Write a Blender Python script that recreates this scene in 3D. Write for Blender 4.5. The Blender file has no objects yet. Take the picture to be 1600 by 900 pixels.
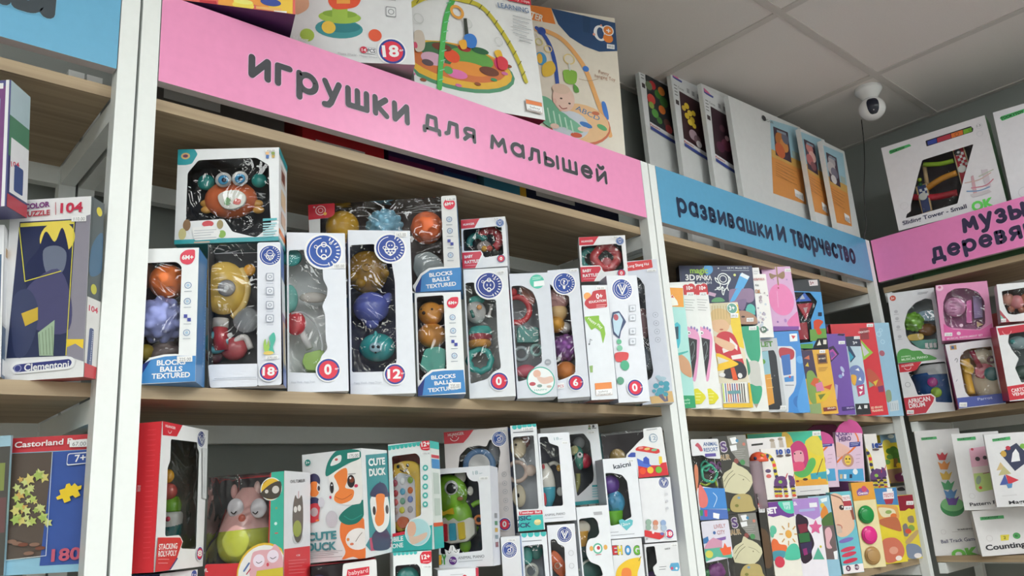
import bpy, math, random
import numpy as np
from mathutils import Vector, Matrix
from mathutils.geometry import tessellate_polygon
random.seed(4)
PI = math.pi
SC = bpy.context.scene
COL = SC.collection

# ------------------------------------------------------------------ camera
CAM = np.array([-0.31768, -1.13048, 1.54120])
CR = np.array([0.74947, -0.65845, -0.06879]); CU = np.array([-0.12304, -0.24063, 0.96279]); CF = np.array([0.65050, 0.71312, 0.26136])
FOC = 1255.1                                  # focal length in pixels of a 1600 x 900 frame
cd = bpy.data.cameras.new('camera'); cam = bpy.data.objects.new('camera', cd); COL.objects.link(cam)
cd.sensor_fit = 'HORIZONTAL'; cd.sensor_width = 36; cd.lens = FOC/1600*36; cd.clip_start = .02
cam.matrix_world = Matrix(((CR[0], CU[0], -CF[0], CAM[0]), (CR[1], CU[1], -CF[1], CAM[1]), (CR[2], CU[2], -CF[2], CAM[2]), (0, 0, 0, 1)))
SC.camera = cam
SC.view_settings.view_transform = 'Standard'; SC.view_settings.look = 'None'
SC.view_settings.exposure = -0.14; SC.view_settings.gamma = 1.0; SC.view_settings.use_curve_mapping = False
SC.cycles.use_denoising = True
SC.cycles.max_bounces = 8; SC.cycles.diffuse_bounces = 4; SC.cycles.glossy_bounces = 3
SC.cycles.transmission_bounces = 4; SC.cycles.transparent_max_bounces = 16
SC.cycles.caustics_reflective = False; SC.cycles.caustics_refractive = False
SC.cycles.sample_clamp_indirect = 6
wd = bpy.data.worlds.new('world'); SC.world = wd; wd.use_nodes = True
wd.node_tree.nodes['Background'].inputs[0].default_value = (.8, .9, 1, 1)
wd.node_tree.nodes['Background'].inputs[1].default_value = 0.05
PANEL_POWER = 17.5                            # radiance of the ceiling lamp panels
# ceiling lamp panels: (x, y) of each, all out of view; rear ones added for ceiling bounce
PANELS = [(-1.045, -1.385), (1.355, -1.385), (.155, -1.985), (1.355, -1.985), (-1.045, -3.185), (.155, -3.185), (1.355, -3.185), (2.255-.3, -3.185), (-2.245, -1.985), (-1.045, -4.085), (.755, -4.085), (2.255, -4.085), (-2.445, -3.185)]

# ------------------------------------------------------------------ materials
def lin(hexs):
    h = hexs.lstrip('#'); out = []
    for i in (0, 2, 4):
        c = int(h[i:i+2], 16)/255
        out.append(c/12.92 if c <= .04045 else ((c+.055)/1.055)**2.4)
    return out

MATS = {}
def mat(hexs, kind='card'):
    """procedural material of one colour: card (printed, half gloss), matte, plastic (toy), metal (powder coat), foil"""
    key = (hexs, kind)
    if key in MATS: return MATS[key]
    m = bpy.data.materials.new(f'{kind}_{hexs}'); m.use_nodes = True; MATS[key] = m
    nt = m.node_tree; b = nt.nodes['Principled BSDF']
    c = [min(.88, v*1.06) for v in lin(hexs)]
    rough, spec, amt, scale = {'card': (.33, .4, .05, 60), 'matte': (.75, .25, .05, 30), 'plastic': (.22, .5, .04, 20), 'metal': (.42, .4, .03, 90), 'foil': (.12, .6, .1, 40), 'rubber': (.4, .4, .05, 40)}[kind]
    tc = nt.nodes.new('ShaderNodeTexCoord'); n = nt.nodes.new('ShaderNodeTexNoise'); n.inputs['Scale'].default_value = scale
    nt.links.new(tc.outputs['Object'], n.inputs['Vector'])
    mx = nt.nodes.new('ShaderNodeMix'); mx.data_type = 'RGBA'
    mx.inputs[6].default_value = (*[v*(1-amt) for v in c], 1); mx.inputs[7].default_value = (*[min(.9, v*(1+amt)) for v in c], 1)
    nt.links.new(n.outputs['Fac'], mx.inputs[0]); nt.links.new(mx.outputs[2], b.inputs['Base Color'])
    b.inputs['Roughness'].default_value = rough; b.inputs['Specular IOR Level'].default_value = spec
    if kind == 'foil': b.inputs['Metallic'].default_value = .7
    if kind in ('card', 'foil'):
        bp = nt.nodes.new('ShaderNodeBump'); bp.inputs['Strength'].default_value = .06; bp.inputs['Distance'].default_value = .002
        n2 = nt.nodes.new('ShaderNodeTexNoise'); n2.inputs['Scale'].default_value = 12
        nt.links.new(tc.outputs['Object'], n2.inputs['Vector'])
        nt.links.new(n2.outputs['Fac'], bp.inputs['Height']); nt.links.new(bp.outputs[0], b.inputs['Normal'])
    return m

def film_mat():
    if 'film' in MATS: return MATS['film']
    m = bpy.data.materials.new('clear_plastic_film'); m.use_nodes = True; MATS['film'] = m
    nt = m.node_tree; nt.nodes.remove(nt.nodes['Principled BSDF'])
    out = nt.nodes['Material Output']
    tr = nt.nodes.new('ShaderNodeBsdfTransparent'); tr.inputs[0].default_value = (.98, .98, .985, 1)
    gl = nt.nodes.new('ShaderNodeBsdfGlossy'); gl.inputs['Roughness'].default_value = .03
    fr = nt.nodes.new('ShaderNodeFresnel'); fr.inputs[0].default_value = 1.5
    mu = nt.nodes.new('ShaderNodeMath'); mu.operation = 'MULTIPLY_ADD'; mu.inputs[1].default_value = .85; mu.inputs[2].default_value = .0
    mx = nt.nodes.new('ShaderNodeMixShader')
    tc = nt.nodes.new('ShaderNodeTexCoord')
    n = nt.nodes.new('ShaderNodeTexNoise'); n.inputs['Scale'].default_value = 13; n.inputs['Detail'].default_value = 1.5; n.inputs['Distortion'].default_value = 2.2
    bp = nt.nodes.new('ShaderNodeBump'); bp.inputs['Strength'].default_value = 1; bp.inputs['Distance'].default_value = .012
    L = nt.links.new
    L(tc.outputs['Object'], n.inputs['Vector']); L(n.outputs['Fac'], bp.inputs['Height'])
    L(bp.outputs[0], gl.inputs['Normal']); L(bp.outputs[0], fr.inputs['Normal'])
    L(fr.outputs[0], mu.inputs[0]); L(mu.outputs[0], mx.inputs[0]); L(tr.outputs[0], mx.inputs[1]); L(gl.outputs[0], mx.inputs[2]); L(mx.outputs[0], out.inputs[0])
    return m

def tinted_plastic(hexs):
    key = (hexs, 'clear')
    if key in MATS: return MATS[key]
    m = bpy.data.materials.new('clear_'+hexs); m.use_nodes = True; MATS[key] = m
    nt = m.node_tree; b = nt.nodes['Principled BSDF']; out = nt.nodes['Material Output']
    b.inputs['Base Color'].default_value = (*lin(hexs), 1); b.inputs['Roughness'].default_value = .15
    tr = nt.nodes.new('ShaderNodeBsdfTransparent'); tr.inputs[0].default_value = (*[min(1, v+.3) for v in lin(hexs)], 1)
    mx = nt.nodes.new('ShaderNodeMixShader'); mx.inputs[0].default_value = .5
    nt.links.new(tr.outputs[0], mx.inputs[1]); nt.links.new(b.outputs[0], mx.inputs[2]); nt.links.new(mx.outputs[0], out.inputs[0])
    return m

def wood_mat(name, c1, c2, axis):
    m = bpy.data.materials.new(name); m.use_nodes = True
    nt = m.node_tree; b = nt.nodes['Principled BSDF']; L = nt.links.new
    tc = nt.nodes.new('ShaderNodeTexCoord'); mp = nt.nodes.new('ShaderNodeMapping')
    mp.inputs['Scale'].default_value = (1.5, 60, 60) if axis == 'x' else (60, 1.5, 60)
    n = nt.nodes.new('ShaderNodeTexNoise'); n.inputs['Scale'].default_value = 1; n.inputs['Detail'].default_value = 6; n.inputs['Distortion'].default_value = .8
    r = nt.nodes.new('ShaderNodeValToRGB'); r.color_ramp.elements[0].position = .3; r.color_ramp.elements[1].position = .7
    r.color_ramp.elements[0].color = (*lin(c1), 1); r.color_ramp.elements[1].color = (*lin(c2), 1)
    L(tc.outputs['Object'], mp.inputs[0]); L(mp.outputs[0], n.inputs['Vector']); L(n.outputs['Fac'], r.inputs[0]); L(r.outputs[0], b.inputs['Base Color'])
    b.inputs['Roughness'].default_value = .5
    return m

def wall_mat(name, c, scale, amt=.04, rough=.85):
    m = bpy.data.materials.new(name); m.use_nodes = True
    nt = m.node_tree; b = nt.nodes['Principled BSDF']; L = nt.links.new
    tc = nt.nodes.new('ShaderNodeTexCoord'); n = nt.nodes.new('ShaderNodeTexNoise'); n.inputs['Scale'].default_value = scale; n.inputs['Detail'].default_value = 5
    mx = nt.nodes.new('ShaderNodeMix'); mx.data_type = 'RGBA'
    v = lin(c); mx.inputs[6].default_value = (*[t*(1-amt) for t in v], 1); mx.inputs[7].default_value = (*[min(.92, t*(1+amt)) for t in v], 1)
    bp = nt.nodes.new('ShaderNodeBump'); bp.inputs['Strength'].default_value = .15; bp.inputs['Distance'].default_value = .001
    L(tc.outputs['Object'], n.inputs['Vector']); L(n.outputs['Fac'], mx.inputs[0]); L(mx.outputs[2], b.inputs['Base Color'])
    L(n.outputs['Fac'], bp.inputs['Height']); L(bp.outputs[0], b.inputs['Normal'])
    b.inputs['Roughness'].default_value = rough
    return m

def emit_mat(name, c, s):
    m = bpy.data.materials.new(name); m.use_nodes = True
    nt = m.node_tree; b = nt.nodes['Principled BSDF']
    b.inputs['Base Color'].default_value = (.8, .8, .8, 1); b.inputs['Emission Color'].default_value = (*c, 1); b.inputs['Emission Strength'].default_value = s
    return m

# ------------------------------------------------------------------ mesh helpers
class MB:
    """collects faces with materials and links them as one mesh object"""
    def __init__(s): s.v = []; s.f = []; s.m = []; s.mats = []; s.smooth = []
    def mi(s, m):
        if m not in s.mats: s.mats.append(m)
        return s.mats.index(m)
    def add(s, vs, fs, m, smooth=False):
        n = len(s.v); s.v += [tuple(map(float, p)) for p in vs]; k = s.mi(m)
        for f in fs: s.f.append([n+i for i in f]); s.m.append(k); s.smooth.append(smooth)
    def box(s, lo, hi, m, mats=None):
        x0, y0, z0 = lo; x1, y1, z1 = hi
        vs = [(x0, y0, z0), (x1, y0, z0), (x1, y1, z0), (x0, y1, z0), (x0, y0, z1), (x1, y0, z1), (x1, y1, z1), (x0, y1, z1)]
        fs = [(0, 1, 5, 4), (1, 2, 6, 5), (2, 3, 7, 6), (3, 0, 4, 7), (4, 5, 6, 7), (3, 2, 1, 0)]
        for i, f in enumerate(fs): s.add(vs, [f], mats[i] if mats else m)
    def build(s, name, parent=None, bevel=0):
        me = bpy.data.meshes.new(name); me.from_pydata(s.v, [], s.f)
        for m in s.mats: me.materials.append(m)
        for p, k, sm in zip(me.polygons, s.m, s.smooth): p.material_index = k; p.use_smooth = sm
        me.update()
        o = bpy.data.objects.new(name, me); COL.objects.link(o)
        if parent is not None: o.parent = parent
        if bevel:
            b = o.modifiers.new('bevel', 'BEVEL'); b.width = bevel; b.segments = 2; b.limit_method = 'ANGLE'
        return o

def sphere_vf(nu=20, nv=12):
    vs = [(0, 0, 1)]
    for j in range(1, nv):
        t = PI*j/nv
        for i in range(nu):
            a = 2*PI*i/nu; vs.append((math.sin(t)*math.cos(a), math.sin(t)*math.sin(a), math.cos(t)))
    vs.append((0, 0, -1)); fs = []
    for i in range(nu): fs.append((0, 1+i, 1+(i+1) % nu))
    for j in range(nv-2):
        for i in range(nu):
            a = 1+j*nu+i; b = 1+j*nu+(i+1) % nu; fs.append((a, a+nu, b+nu, b))
    k = 1+(nv-2)*nu
    for i in range(nu): fs.append((k+i, len(vs)-1, k+(i+1) % nu))
    return vs, fs

def tube_vf(pts, r, n=8, closed=False):
    pts = [Vector(p) for p in pts]; vs = []; fs = []; N = len(pts); up = None
    rr = r if isinstance(r, (list, tuple)) else [r]*N
    for i, p in enumerate(pts):
        a = pts[(i-1) % N] if (i or closed) else p; b = pts[(i+1) % N] if (i < N-1 or closed) else p
        t = (b-a).normalized()
        if up is None: up = t.orthogonal().normalized()
        up = (up-t*up.dot(t)).normalized(); s = t.cross(up)
        for k in range(n):
            c = 2*PI*k/n; vs.append(p+(up*math.cos(c)+s*math.sin(c))*rr[i])
    for i in range(N if closed else N-1):
        for k in range(n):
            a = i*n+k; b = i*n+(k+1) % n; c = ((i+1) % N)*n
            fs.append((a, b, c+(k+1) % n, c+k))
    if not closed:
        fs.append(tuple(range(n))[::-1]); fs.append(tuple(range((N-1)*n, N*n)))
    return vs, fs

def smooth2(pts, closed=False, k=5):
    """Catmull-Rom curve through points of any dimension"""
    P = [np.array(p, float) for p in pts]; n = len(P); out = []
    for i in range(n if closed else n-1):
        p0 = P[(i-1) % n] if (closed or i) else P[0]; p1 = P[i]; p2 = P[(i+1) % n]; p3 = P[(i+2) % n] if (closed or i < n-2) else P[-1]
        for t in range(k):
            t /= k; out.append(.5*((2*p1)+(p2-p0)*t+(2*p0-5*p1+4*p2-p3)*t*t+(3*p1-p0-3*p2+p3)*t**3))
    if not closed: out.append(P[-1])
    return out

def round_poly(pts, r, k=4):
    out = []; n = len(pts); P = [np.array(p, float) for p in pts]
    for i in range(n):
        a, b, c = P[i-1], P[i], P[(i+1) % n]
        u = a-b; v = c-b; lu = np.linalg.norm(u); lv = np.linalg.norm(v)
        if lu < 1e-9 or lv < 1e-9: continue
        rr = min(r, lu*.45, lv*.45); p = b+u/lu*rr; q = b+v/lv*rr
        for t in range(k+1):
            t /= k; out.append((1-t)**2*p+2*t*(1-t)*b+t*t*q)
    return out

def stroke2(pts, w, caps=True):
    """flat ribbon with round joints and ends along 2D points -> list of polygons"""
    polys = []; P = [np.array(p, float) for p in pts]
    for a, b in zip(P[:-1], P[1:]):
        d = b-a; l = np.linalg.norm(d)
        if l < 1e-9: continue
        n = np.array([-d[1], d[0]])/l*w/2
        polys.append([a-n, b-n, b+n, a+n])
    return polys

FONT = {}
def text_shape(s, bold=.0):
    key = (s, bold)
    if key in FONT: return FONT[key]
    cu = bpy.data.curves.new('t', 'FONT'); cu.body = s; cu.size = 1; cu.offset = bold; cu.resolution_u = 3
    ob = bpy.data.objects.new('t', cu)
    me = ob.to_mesh()
    vs = [tuple(v.co[:2]) for v in me.vertices]; fs = [tuple(p.vertices) for p in me.polygons]
    ob.to_mesh_clear(); bpy.data.objects.remove(ob); bpy.data.curves.remove(cu)
    FONT[key] = (vs, fs)
    return FONT[key]

def tag(o, label=None, cat=None, group=None, kind=None):
    if label: o['label'] = label
    if cat: o['category'] = cat
    if group: o['group'] = group
    if kind: o['kind'] = kind
    return o

def empty(name, loc):
    o = bpy.data.objects.new(name, None); COL.objects.link(o); o.location = loc; o.empty_display_size = .02
    return o

# ------------------------------------------------------------------ posing boxes from where their corners are seen
Z1, Z2, Z3 = 2.1743, 1.7366, 1.299        # tops of the shelf boards
def ray(x, y):
    return CF + CR*(x-800)/FOC - CU*(y-450)/FOC

def on_plane(x, y, o, n):
    """point where the sight line of photo pixel x, y meets the plane through o with normal n"""
    d = ray(x, y)
    return CAM + d*(float(np.dot(n, o-CAM))/float(np.dot(n, d)))

def project(p):
    d = p-CAM; z = d@CF
    return np.array([800+FOC*(d@CR)/z, 450-FOC*(d@CU)/z])

def pose_axes(yaw, pitch, roll):
    cy, sy = math.cos(yaw), math.sin(yaw)
    U = np.array([cy, sy, 0.]); D = np.array([-sy, cy, 0.]); V = np.array([0., 0., 1.])
    U, V = math.cos(roll)*U+math.sin(roll)*V, -math.sin(roll)*U+math.cos(roll)*V      # lean sideways
    V, D = math.cos(pitch)*V+math.sin(pitch)*D, -math.sin(pitch)*V+math.cos(pitch)*D  # lean back
    return U, D, V

def fit_box(quad, z=None, x=None, y=None, yaw=None, w=None, h=None, sy=.012, syaw=.6, yaw0=0., size0=(.15, .22), sroll=.02, spitch=.03):
    """pose and size of the upright rectangle whose corners (TL, TR, BR, BL) are seen at quad"""
    pts = [(c, q) for c, q in zip('TL TR BR BL'.split(), quad) if q is not None]
    def corners(v):
        o = v[:3]; U, D, V = pose_axes(v[3], v[6], v[7]); W, H = v[4], v[5]
        return {'TL': o+V*H, 'TR': o+V*H+U*W, 'BR': o+U*W, 'BL': o}
    def res(v):
        c = corners(v); out = []
        for k, q in pts: out.extend((project(c[k])-np.array(q))/1.2)
        out.append(v[6]/spitch); out.append(v[7]/sroll)
        if z is not None: out.append((v[2]-z)/.0003)
        mid = v[:3]+(np.array([math.cos(v[3]), math.sin(v[3]), 0])*v[4]*(1 if y is not None else .0))
        if y is not None: out.append((mid[1]-y)/sy)      # front face at its right hand end
        if x is not None: out.append((mid[0]-x)/sy)
        if yaw is not None: out.append((v[3]-yaw)/.01)
        else: out.append((v[3]-yaw0)/syaw)
        if w is not None: out.append((v[4]-w)/.001)
        if h is not None: out.append((v[5]-h)/.001)
        out.append((v[4]-.18)/2); out.append((v[5]-.25)/2)
        return np.array(out)
    # start
    k0 = [q for q in (quad[3], quad[2], quad[0], quad[1]) if q is not None][0]
    o = on_plane(k0[0], k0[1], np.array([0, y, 0]) if y is not None else np.array([x, 0, 0]), np.array([0, 1., 0]) if y is not None else np.array([1., 0, 0]))
    yw = yaw if yaw is not None else yaw0
    v = np.array([o[0], o[1], z if z is not None else o[2], yw, w or size0[0], h or size0[1], 0, 0.]); lam = 1e-2
    if quad[3] is None and w: v[0] -= w*math.cos(yw); v[1] -= w*math.sin(yw)
    r = res(v); c = r@r
    for it in range(60):
        J = np.zeros((len(r), 8))
        for i in range(8):
            t = v.copy(); t[i] += 1e-6; J[:, i] = (res(t)-r)/1e-6
        A = J.T@J; dv = -np.linalg.solve(A+lam*np.diag(np.diag(A)+1e-9), J.T@r)
        vn = v+dv; rn = res(vn); cn = rn@rn
        if cn < c:
            if c-cn < 1e-7: v, r, c = vn, rn, cn; break
            v, r, c = vn, rn, cn; lam = max(lam/4, 1e-9)
        else: lam *= 5
    return v, c
# ------------------------------------------------------------------ products: a box is posed from where its corners stand
POSE = {}; BOXES = []
GROUPS = {'puzzle_box': 'boxed jigsaws', 'textured_ball_box': 'boxes of textured balls', 'rattle_set_box': 'rattle and baby toy boxes', 'baby_rattle_box': 'small baby rattles boxes', 'teether_box': 'teether boxes',
          'play_gym_box': 'baby gym boxes above the pink sign', 'canvas_set': 'canvases and boards above the blue sign', 'toy_phone_box': 'toy phone boxes', 'animal_piano_box': 'animal piano boxes', 'toy_set_box': 'toy boxes in the bottom row',
          'toy_box': 'toy boxes in the bottom row', 'drawing_tablet_box': 'thin drawing tablet boxes', 'craft_set_box': 'white craft boxes behind the others', 'magnet_set_box': 'magnetic tile sets', 'cookie_cutter_bag': 'bags with header cards',
          'fossil_kit_box': 'black fossil digging boxes', 'bubble_tube_card': 'bubble tube cards', 'magnetic_figure_card': 'giraffe figure cards', 'squishy_kit_card': 'squishy craft cards'}
class Box:
    """a carton. Faces: F front, R, L sides, T top, B bottom. Photo pixels are carried onto its real faces, or to a depth behind them"""
    def __init__(s, name, label, cat, quad, d, card='#e6e7ea', hole=None, panels=None, film=None, inn='#d8d8da', group=None,
                 left=None, right=None, top=None, bottom=None, rnd=.004, ext=None, open_faces='', body=True, **fit):
        v = POSE.get(name+'|'+label)
        if v is None:
            v, c = fit_box(quad, **fit)
        s.o = np.array(v[:3]); s.w, s.h = float(v[4]), float(v[5]); s.d = d
        s.U, s.D, s.V = pose_axes(v[3], v[6], v[7])
        if ext is not None:                      # reaches down to height ext
            k = s.o[2]-ext; s.o = s.o-s.V*k; s.h += k
        s.root = empty(name, (0, 0, 0)); tag(s.root, label, cat, group or GROUPS.get(name))
        c = s.o+s.U*s.w/2+s.D*d/2
        s.root.matrix_world = Matrix(((s.U[0], s.D[0], s.V[0], c[0]), (s.U[1], s.D[1], s.V[1], c[1]), (s.U[2], s.D[2], s.V[2], c[2]), (0, 0, 0, 1)))
        BOXES.append(s); s.lay = {}; s.cur = None; s.acc = []; s.card = card
        s.face('F')
        if body: s._carton(hole, panels, film, inn, left, right, top, bottom, rnd, open_faces)
    # local frame: x across, y into the shelf, z up, origin at the base centre
    def loc(s, u, v, f='F', off=0.0):
        w, h, d = s.w, s.h, s.d
        if f == 'F': return (u-w/2, -d/2-off, v)
        if f == 'R': return (w/2+off, u-d/2, v)
        if f == 'L': return (-w/2-off, d/2-u, v)
        if f == 'T': return (u-w/2, v-d/2, h+off)
        if f == 'B': return (u-w/2, v-d/2, -off)
        if f == 'I': return (u-w/2, -d/2+off, v)
    def face(s, f): s.f = f; return s
    def dims(s, f=None):
        f = f or s.f
        return (s.w, s.h) if f in 'FI' else ((s.d, s.h) if f in 'RL' else (s.w, s.d))
    def px(s, x, y, f=None, depth=0.0):
        """photo pixel -> 2D place on a face (metres)"""
        f = f or s.f
        o = {'F': s.o+s.D*depth, 'I': s.o+s.D*depth, 'R': s.o+s.U*s.w, 'L': s.o, 'T': s.o+s.V*s.h, 'B': s.o}[f]
        n = {'F': s.D, 'I': s.D, 'R': s.U, 'L': s.U, 'T': s.V, 'B': s.V}[f]
        p = on_plane(x, y, o, n)-s.o
        if f in 'FI': return np.array([p@s.U, p@s.V])
        if f == 'R': return np.array([p@s.D, p@s.V])
        if f == 'L': return np.array([s.d-p@s.D, p@s.V])
        return np.array([p@s.U, p@s.D])
    def fr(s, u, v):
        w, h = s.dims(); return np.array([u*w, v*h])
    def _carton(s, hole, panels, film, inn, left, right, top, bottom, rnd, open_faces):
        w, h, d = s.w, s.h, s.d; mb = MB(); c = mat(s.card); t = .0011
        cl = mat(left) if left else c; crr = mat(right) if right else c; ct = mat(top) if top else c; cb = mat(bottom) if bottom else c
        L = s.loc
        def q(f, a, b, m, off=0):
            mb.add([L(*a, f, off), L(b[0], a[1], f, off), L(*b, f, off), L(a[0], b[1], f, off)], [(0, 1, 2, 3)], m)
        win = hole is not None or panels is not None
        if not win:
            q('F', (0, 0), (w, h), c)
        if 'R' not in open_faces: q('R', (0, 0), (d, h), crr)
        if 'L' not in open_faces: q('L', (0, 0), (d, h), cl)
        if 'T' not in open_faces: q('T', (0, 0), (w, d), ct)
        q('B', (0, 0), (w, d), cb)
        mb.add([L(0, 0, 'I', d), L(w, 0, 'I', d), L(w, h, 'I', d), L(0, h, 'I', d)], [(3, 2, 1, 0)], c)
        if win:
            im = mat(inn, 'matte')
            mb.add([L(t, t, 'I', d-t), L(w-t, t, 'I', d-t), L(w-t, h-t, 'I', d-t), L(t, h-t, 'I', d-t)], [(0, 1, 2, 3)], im)
            if 'R' not in open_faces: q('R', (t, t), (d-t, h-t), im, -t)
            if 'L' not in open_faces: q('L', (t, t), (d-t, h-t), im, -t)
            if 'T' not in open_faces: q('T', (t, t), (w-t, d-t), im, -t)
            q('B', (t, t), (w-t, d-t), im, -t)
            pieces = []
            if hole is not None:
                hp = [s.clamp(s.px(*p) if len(p) == 2 else s.fr(p[0], p[1]), .003) for p in hole]
                hp = round_poly(hp, rnd) if rnd else hp
                pieces.append(([(0, 0), (w, 0), (w, h), (0, h)], [hp]))
                s.hole = hp
            for pn in panels or ():
                pp = [s.clamp(s.px(*p) if len(p) == 2 else s.fr(p[0], p[1])) for p in pn]
                pieces.append((round_poly(pp, rnd) if rnd else pp, []))
            for outer, holes in pieces:
                loops = [[Vector((p[0], p[1], 0)) for p in outer]]+[[Vector((p[0], p[1], 0)) for p in hh] for hh in holes]
                tri = tessellate_polygon(loops); flat = [p for l in loops for p in l]
                for off, m in ((0, c), (-t, im)):
                    mb.add([L(p.x, p.y, 'F', off) for p in flat], tri, m)
                for l in loops:
                    n = len(l)
                    mb.add([L(p.x, p.y, 'F', 0) for p in l]+[L(p.x, p.y, 'F', -t) for p in l], [(i, (i+1) % n, n+(i+1) % n, n+i) for i in range(n)], c)
        s.carton = mb.build('carton', s.root)
        if win and film is not False:
            fb = MB(); fm = film_mat(); k = 10
            def sheet(f, off):
                W, H = s.dims(f)
                fb.add([L(.001, .001, f, off), L(W-.001, .001, f, off), L(W-.001, H-.001, f, off), L(.001, H-.001, f, off)], [(0, 1, 2, 3)], fm)
            sheet('F', -.0017)
            for f in open_faces: sheet(f, -.0005)
            fb.build('window_film', s.root)
    # ---- printing
    def clamp(s, p, m=0.0):
        W, H = s.dims(); return np.array([min(max(p[0], m), W-m), min(max(p[1], m), H-m)])
    def art(s, part, face=None, label=None):
        s.flush()
        if face: s.face(face)
        s.cur = part; s.curlab = label; s.mb = MB(); s.acc = []
        return s
    def flush(s):
        if s.cur and s.mb.f:
            nm, par = s.cur, s.root
            o = s.mb.build(nm, par)
            if s.curlab: o['label'] = s.curlab
        s.cur = None
    def off(s):
        k = s.lay.get(s.f, 0)+1; s.lay[s.f] = k
        return .00025+k*.00007
    def _poly(s, pts, col, kind='card', off=None):
        pts = [s.clamp(p) for p in pts]
        o = s.off() if off is None else off
        tri = tessellate_polygon([[Vector((p[0], p[1], 0)) for p in pts]])
        s.mb.add([s.loc(p[0], p[1], s.f, o) for p in pts], tri, mat(col, kind))
        return s
    def P(s, pts, col, r=0, sm=False, kind='card'):
        """polygon given in photo pixels"""
        q = [s.px(*p) for p in pts]
        if sm: q = smooth2(q, True)
        if r: q = round_poly(q, r)
        return s._poly(q, col, kind)
    def R(s, u0, v0, u1, v1, col, r=0):
        """rectangle in fractions of the face"""
        q = [s.fr(u0, v0), s.fr(u1, v0), s.fr(u1, v1), s.fr(u0, v1)]
        if r: q = round_poly(q, r)
        return s._poly(q, col)
    def C(s, x, y, r, col, n=28, kx=1.0, arc=None, kind='card'):
        """disc: centre and vertical radius in photo pixels, round on the face"""
        c = s.px(x, y); rr = abs(s.px(x, y-r)[1]-c[1])
        return s._poly([c+np.array([math.cos(a)*rr*kx, math.sin(a)*rr]) for a in [2*PI*i/n for i in range(n)]], col, kind)
    def E(s, x, y, rx, ry, col, rot=0, n=24):
        c = s.px(x, y); a = abs(s.px(x+rx, y)[0]-c[0]); b = abs(s.px(x, y-ry)[1]-c[1]); ca, sa = math.cos(rot), math.sin(rot)
        return s._poly([c+np.array([a*math.cos(t)*ca-b*math.sin(t)*sa, a*math.cos(t)*sa+b*math.sin(t)*ca]) for t in [2*PI*i/n for i in range(n)]], col)
    def S(s, pts, w, col, sm=True, closed=False, loc=False):
        """line of width w (pixels) through photo pixels"""
        q = pts if loc else [s.px(*p) for p in pts]
        c = pts[0] if not loc else None
        ww = w if loc else abs(s.px(c[0], c[1]-w)[1]-q[0][1])
        if sm and len(q) > 2: q = smooth2(q, closed)
        if closed: q = list(q)+[q[0]]
        o = s.off(); m = mat(col)
        for i, pl in enumerate(stroke2(q, ww)): s.mb.add([s.loc(*s.clamp(p), s.f, o+(i % 2)*4e-6) for p in pl], [(0, 1, 2, 3)], m)
        for i, p in enumerate(q):
            o = o+3e-6
            s.mb.add([s.loc(*s.clamp(p+np.array([math.cos(t), math.sin(t)])*ww/2), s.f, o) for t in [PI/4*i for i in range(8)]], [tuple(range(8))], m)
        return s
    def ring(s, x, y, r, w, col, a0=0, a1=360, n=30):
        c = s.px(x, y); k = abs(s.px(x, y-r)[1]-c[1])/r
        s.S([c+np.array([math.cos(math.radians(a)), math.sin(math.radians(a))])*r*k for a in np.linspace(a0, a1, n)], w*k, col, sm=False, loc=True)
        return s
    def T(s, txt, p0, p1, h, col, bold=.02, tops=None):
        """text whose baseline runs from p0 to p1 (photo pixels), capitals h pixels tall"""
        vs, fs = text_shape(txt, bold)
        if not vs: return s
        a = s.px(*p0); b = s.px(*p1); hh = abs(s.px(p0[0], p0[1]-h)[1]-a[1])
        x0 = min(v[0] for v in vs); x1 = max(v[0] for v in vs)
        e = (b-a)/(x1-x0); nrm = np.array([-e[1], e[0]]); nrm = nrm/np.linalg.norm(nrm)*hh/.72
        o = s.off()
        s.mb.add([s.loc(*s.clamp(a+e*(v[0]-x0)+nrm*v[1]), s.f, o) for v in vs], fs, mat(col))
        return s
    def lines(s, x0, y0, x1, y1, n, dy, w, col):
        """rows of small print"""
        for i in range(n):
            s.S([(x0, y0+i*dy), (x1-(x1-x0)*.25*((i*7) % 3)/2, y1+i*dy)], w, col, sm=False)
        return s
    def price(s, x, y, w=13, h=5, txt='165.00', slope=-.03):
        s.art('price_sticker')
        s.P([(x, y), (x+w, y+w*slope), (x+w, y+w*slope+h), (x, y+h)], '#efefef')
        s.T(txt, (x+w*.15, y+h*.85), (x+w*.9, y+h*.85+w*.75*slope), h*.6, '#77777a', .0)
        return s
    def age(s, x, y, r, txt):
        s.art('age_badge')
        s.C(x, y, r*1.12, '#f4f4f6').C(x, y, r, '#2b3f8f').C(x, y, r*.83, '#d6334a')
        k = .38*len(txt)
        s.T(txt, (x-r*k, y+r*.42), (x+r*k*.8, y+r*.42-.02*r), r*.92, '#ffffff', .035)
        s.T('m+', (x+r*.62, y-.0), (x+r*.95, y), r*.22, '#ffffff', .02)
        return s
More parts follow.
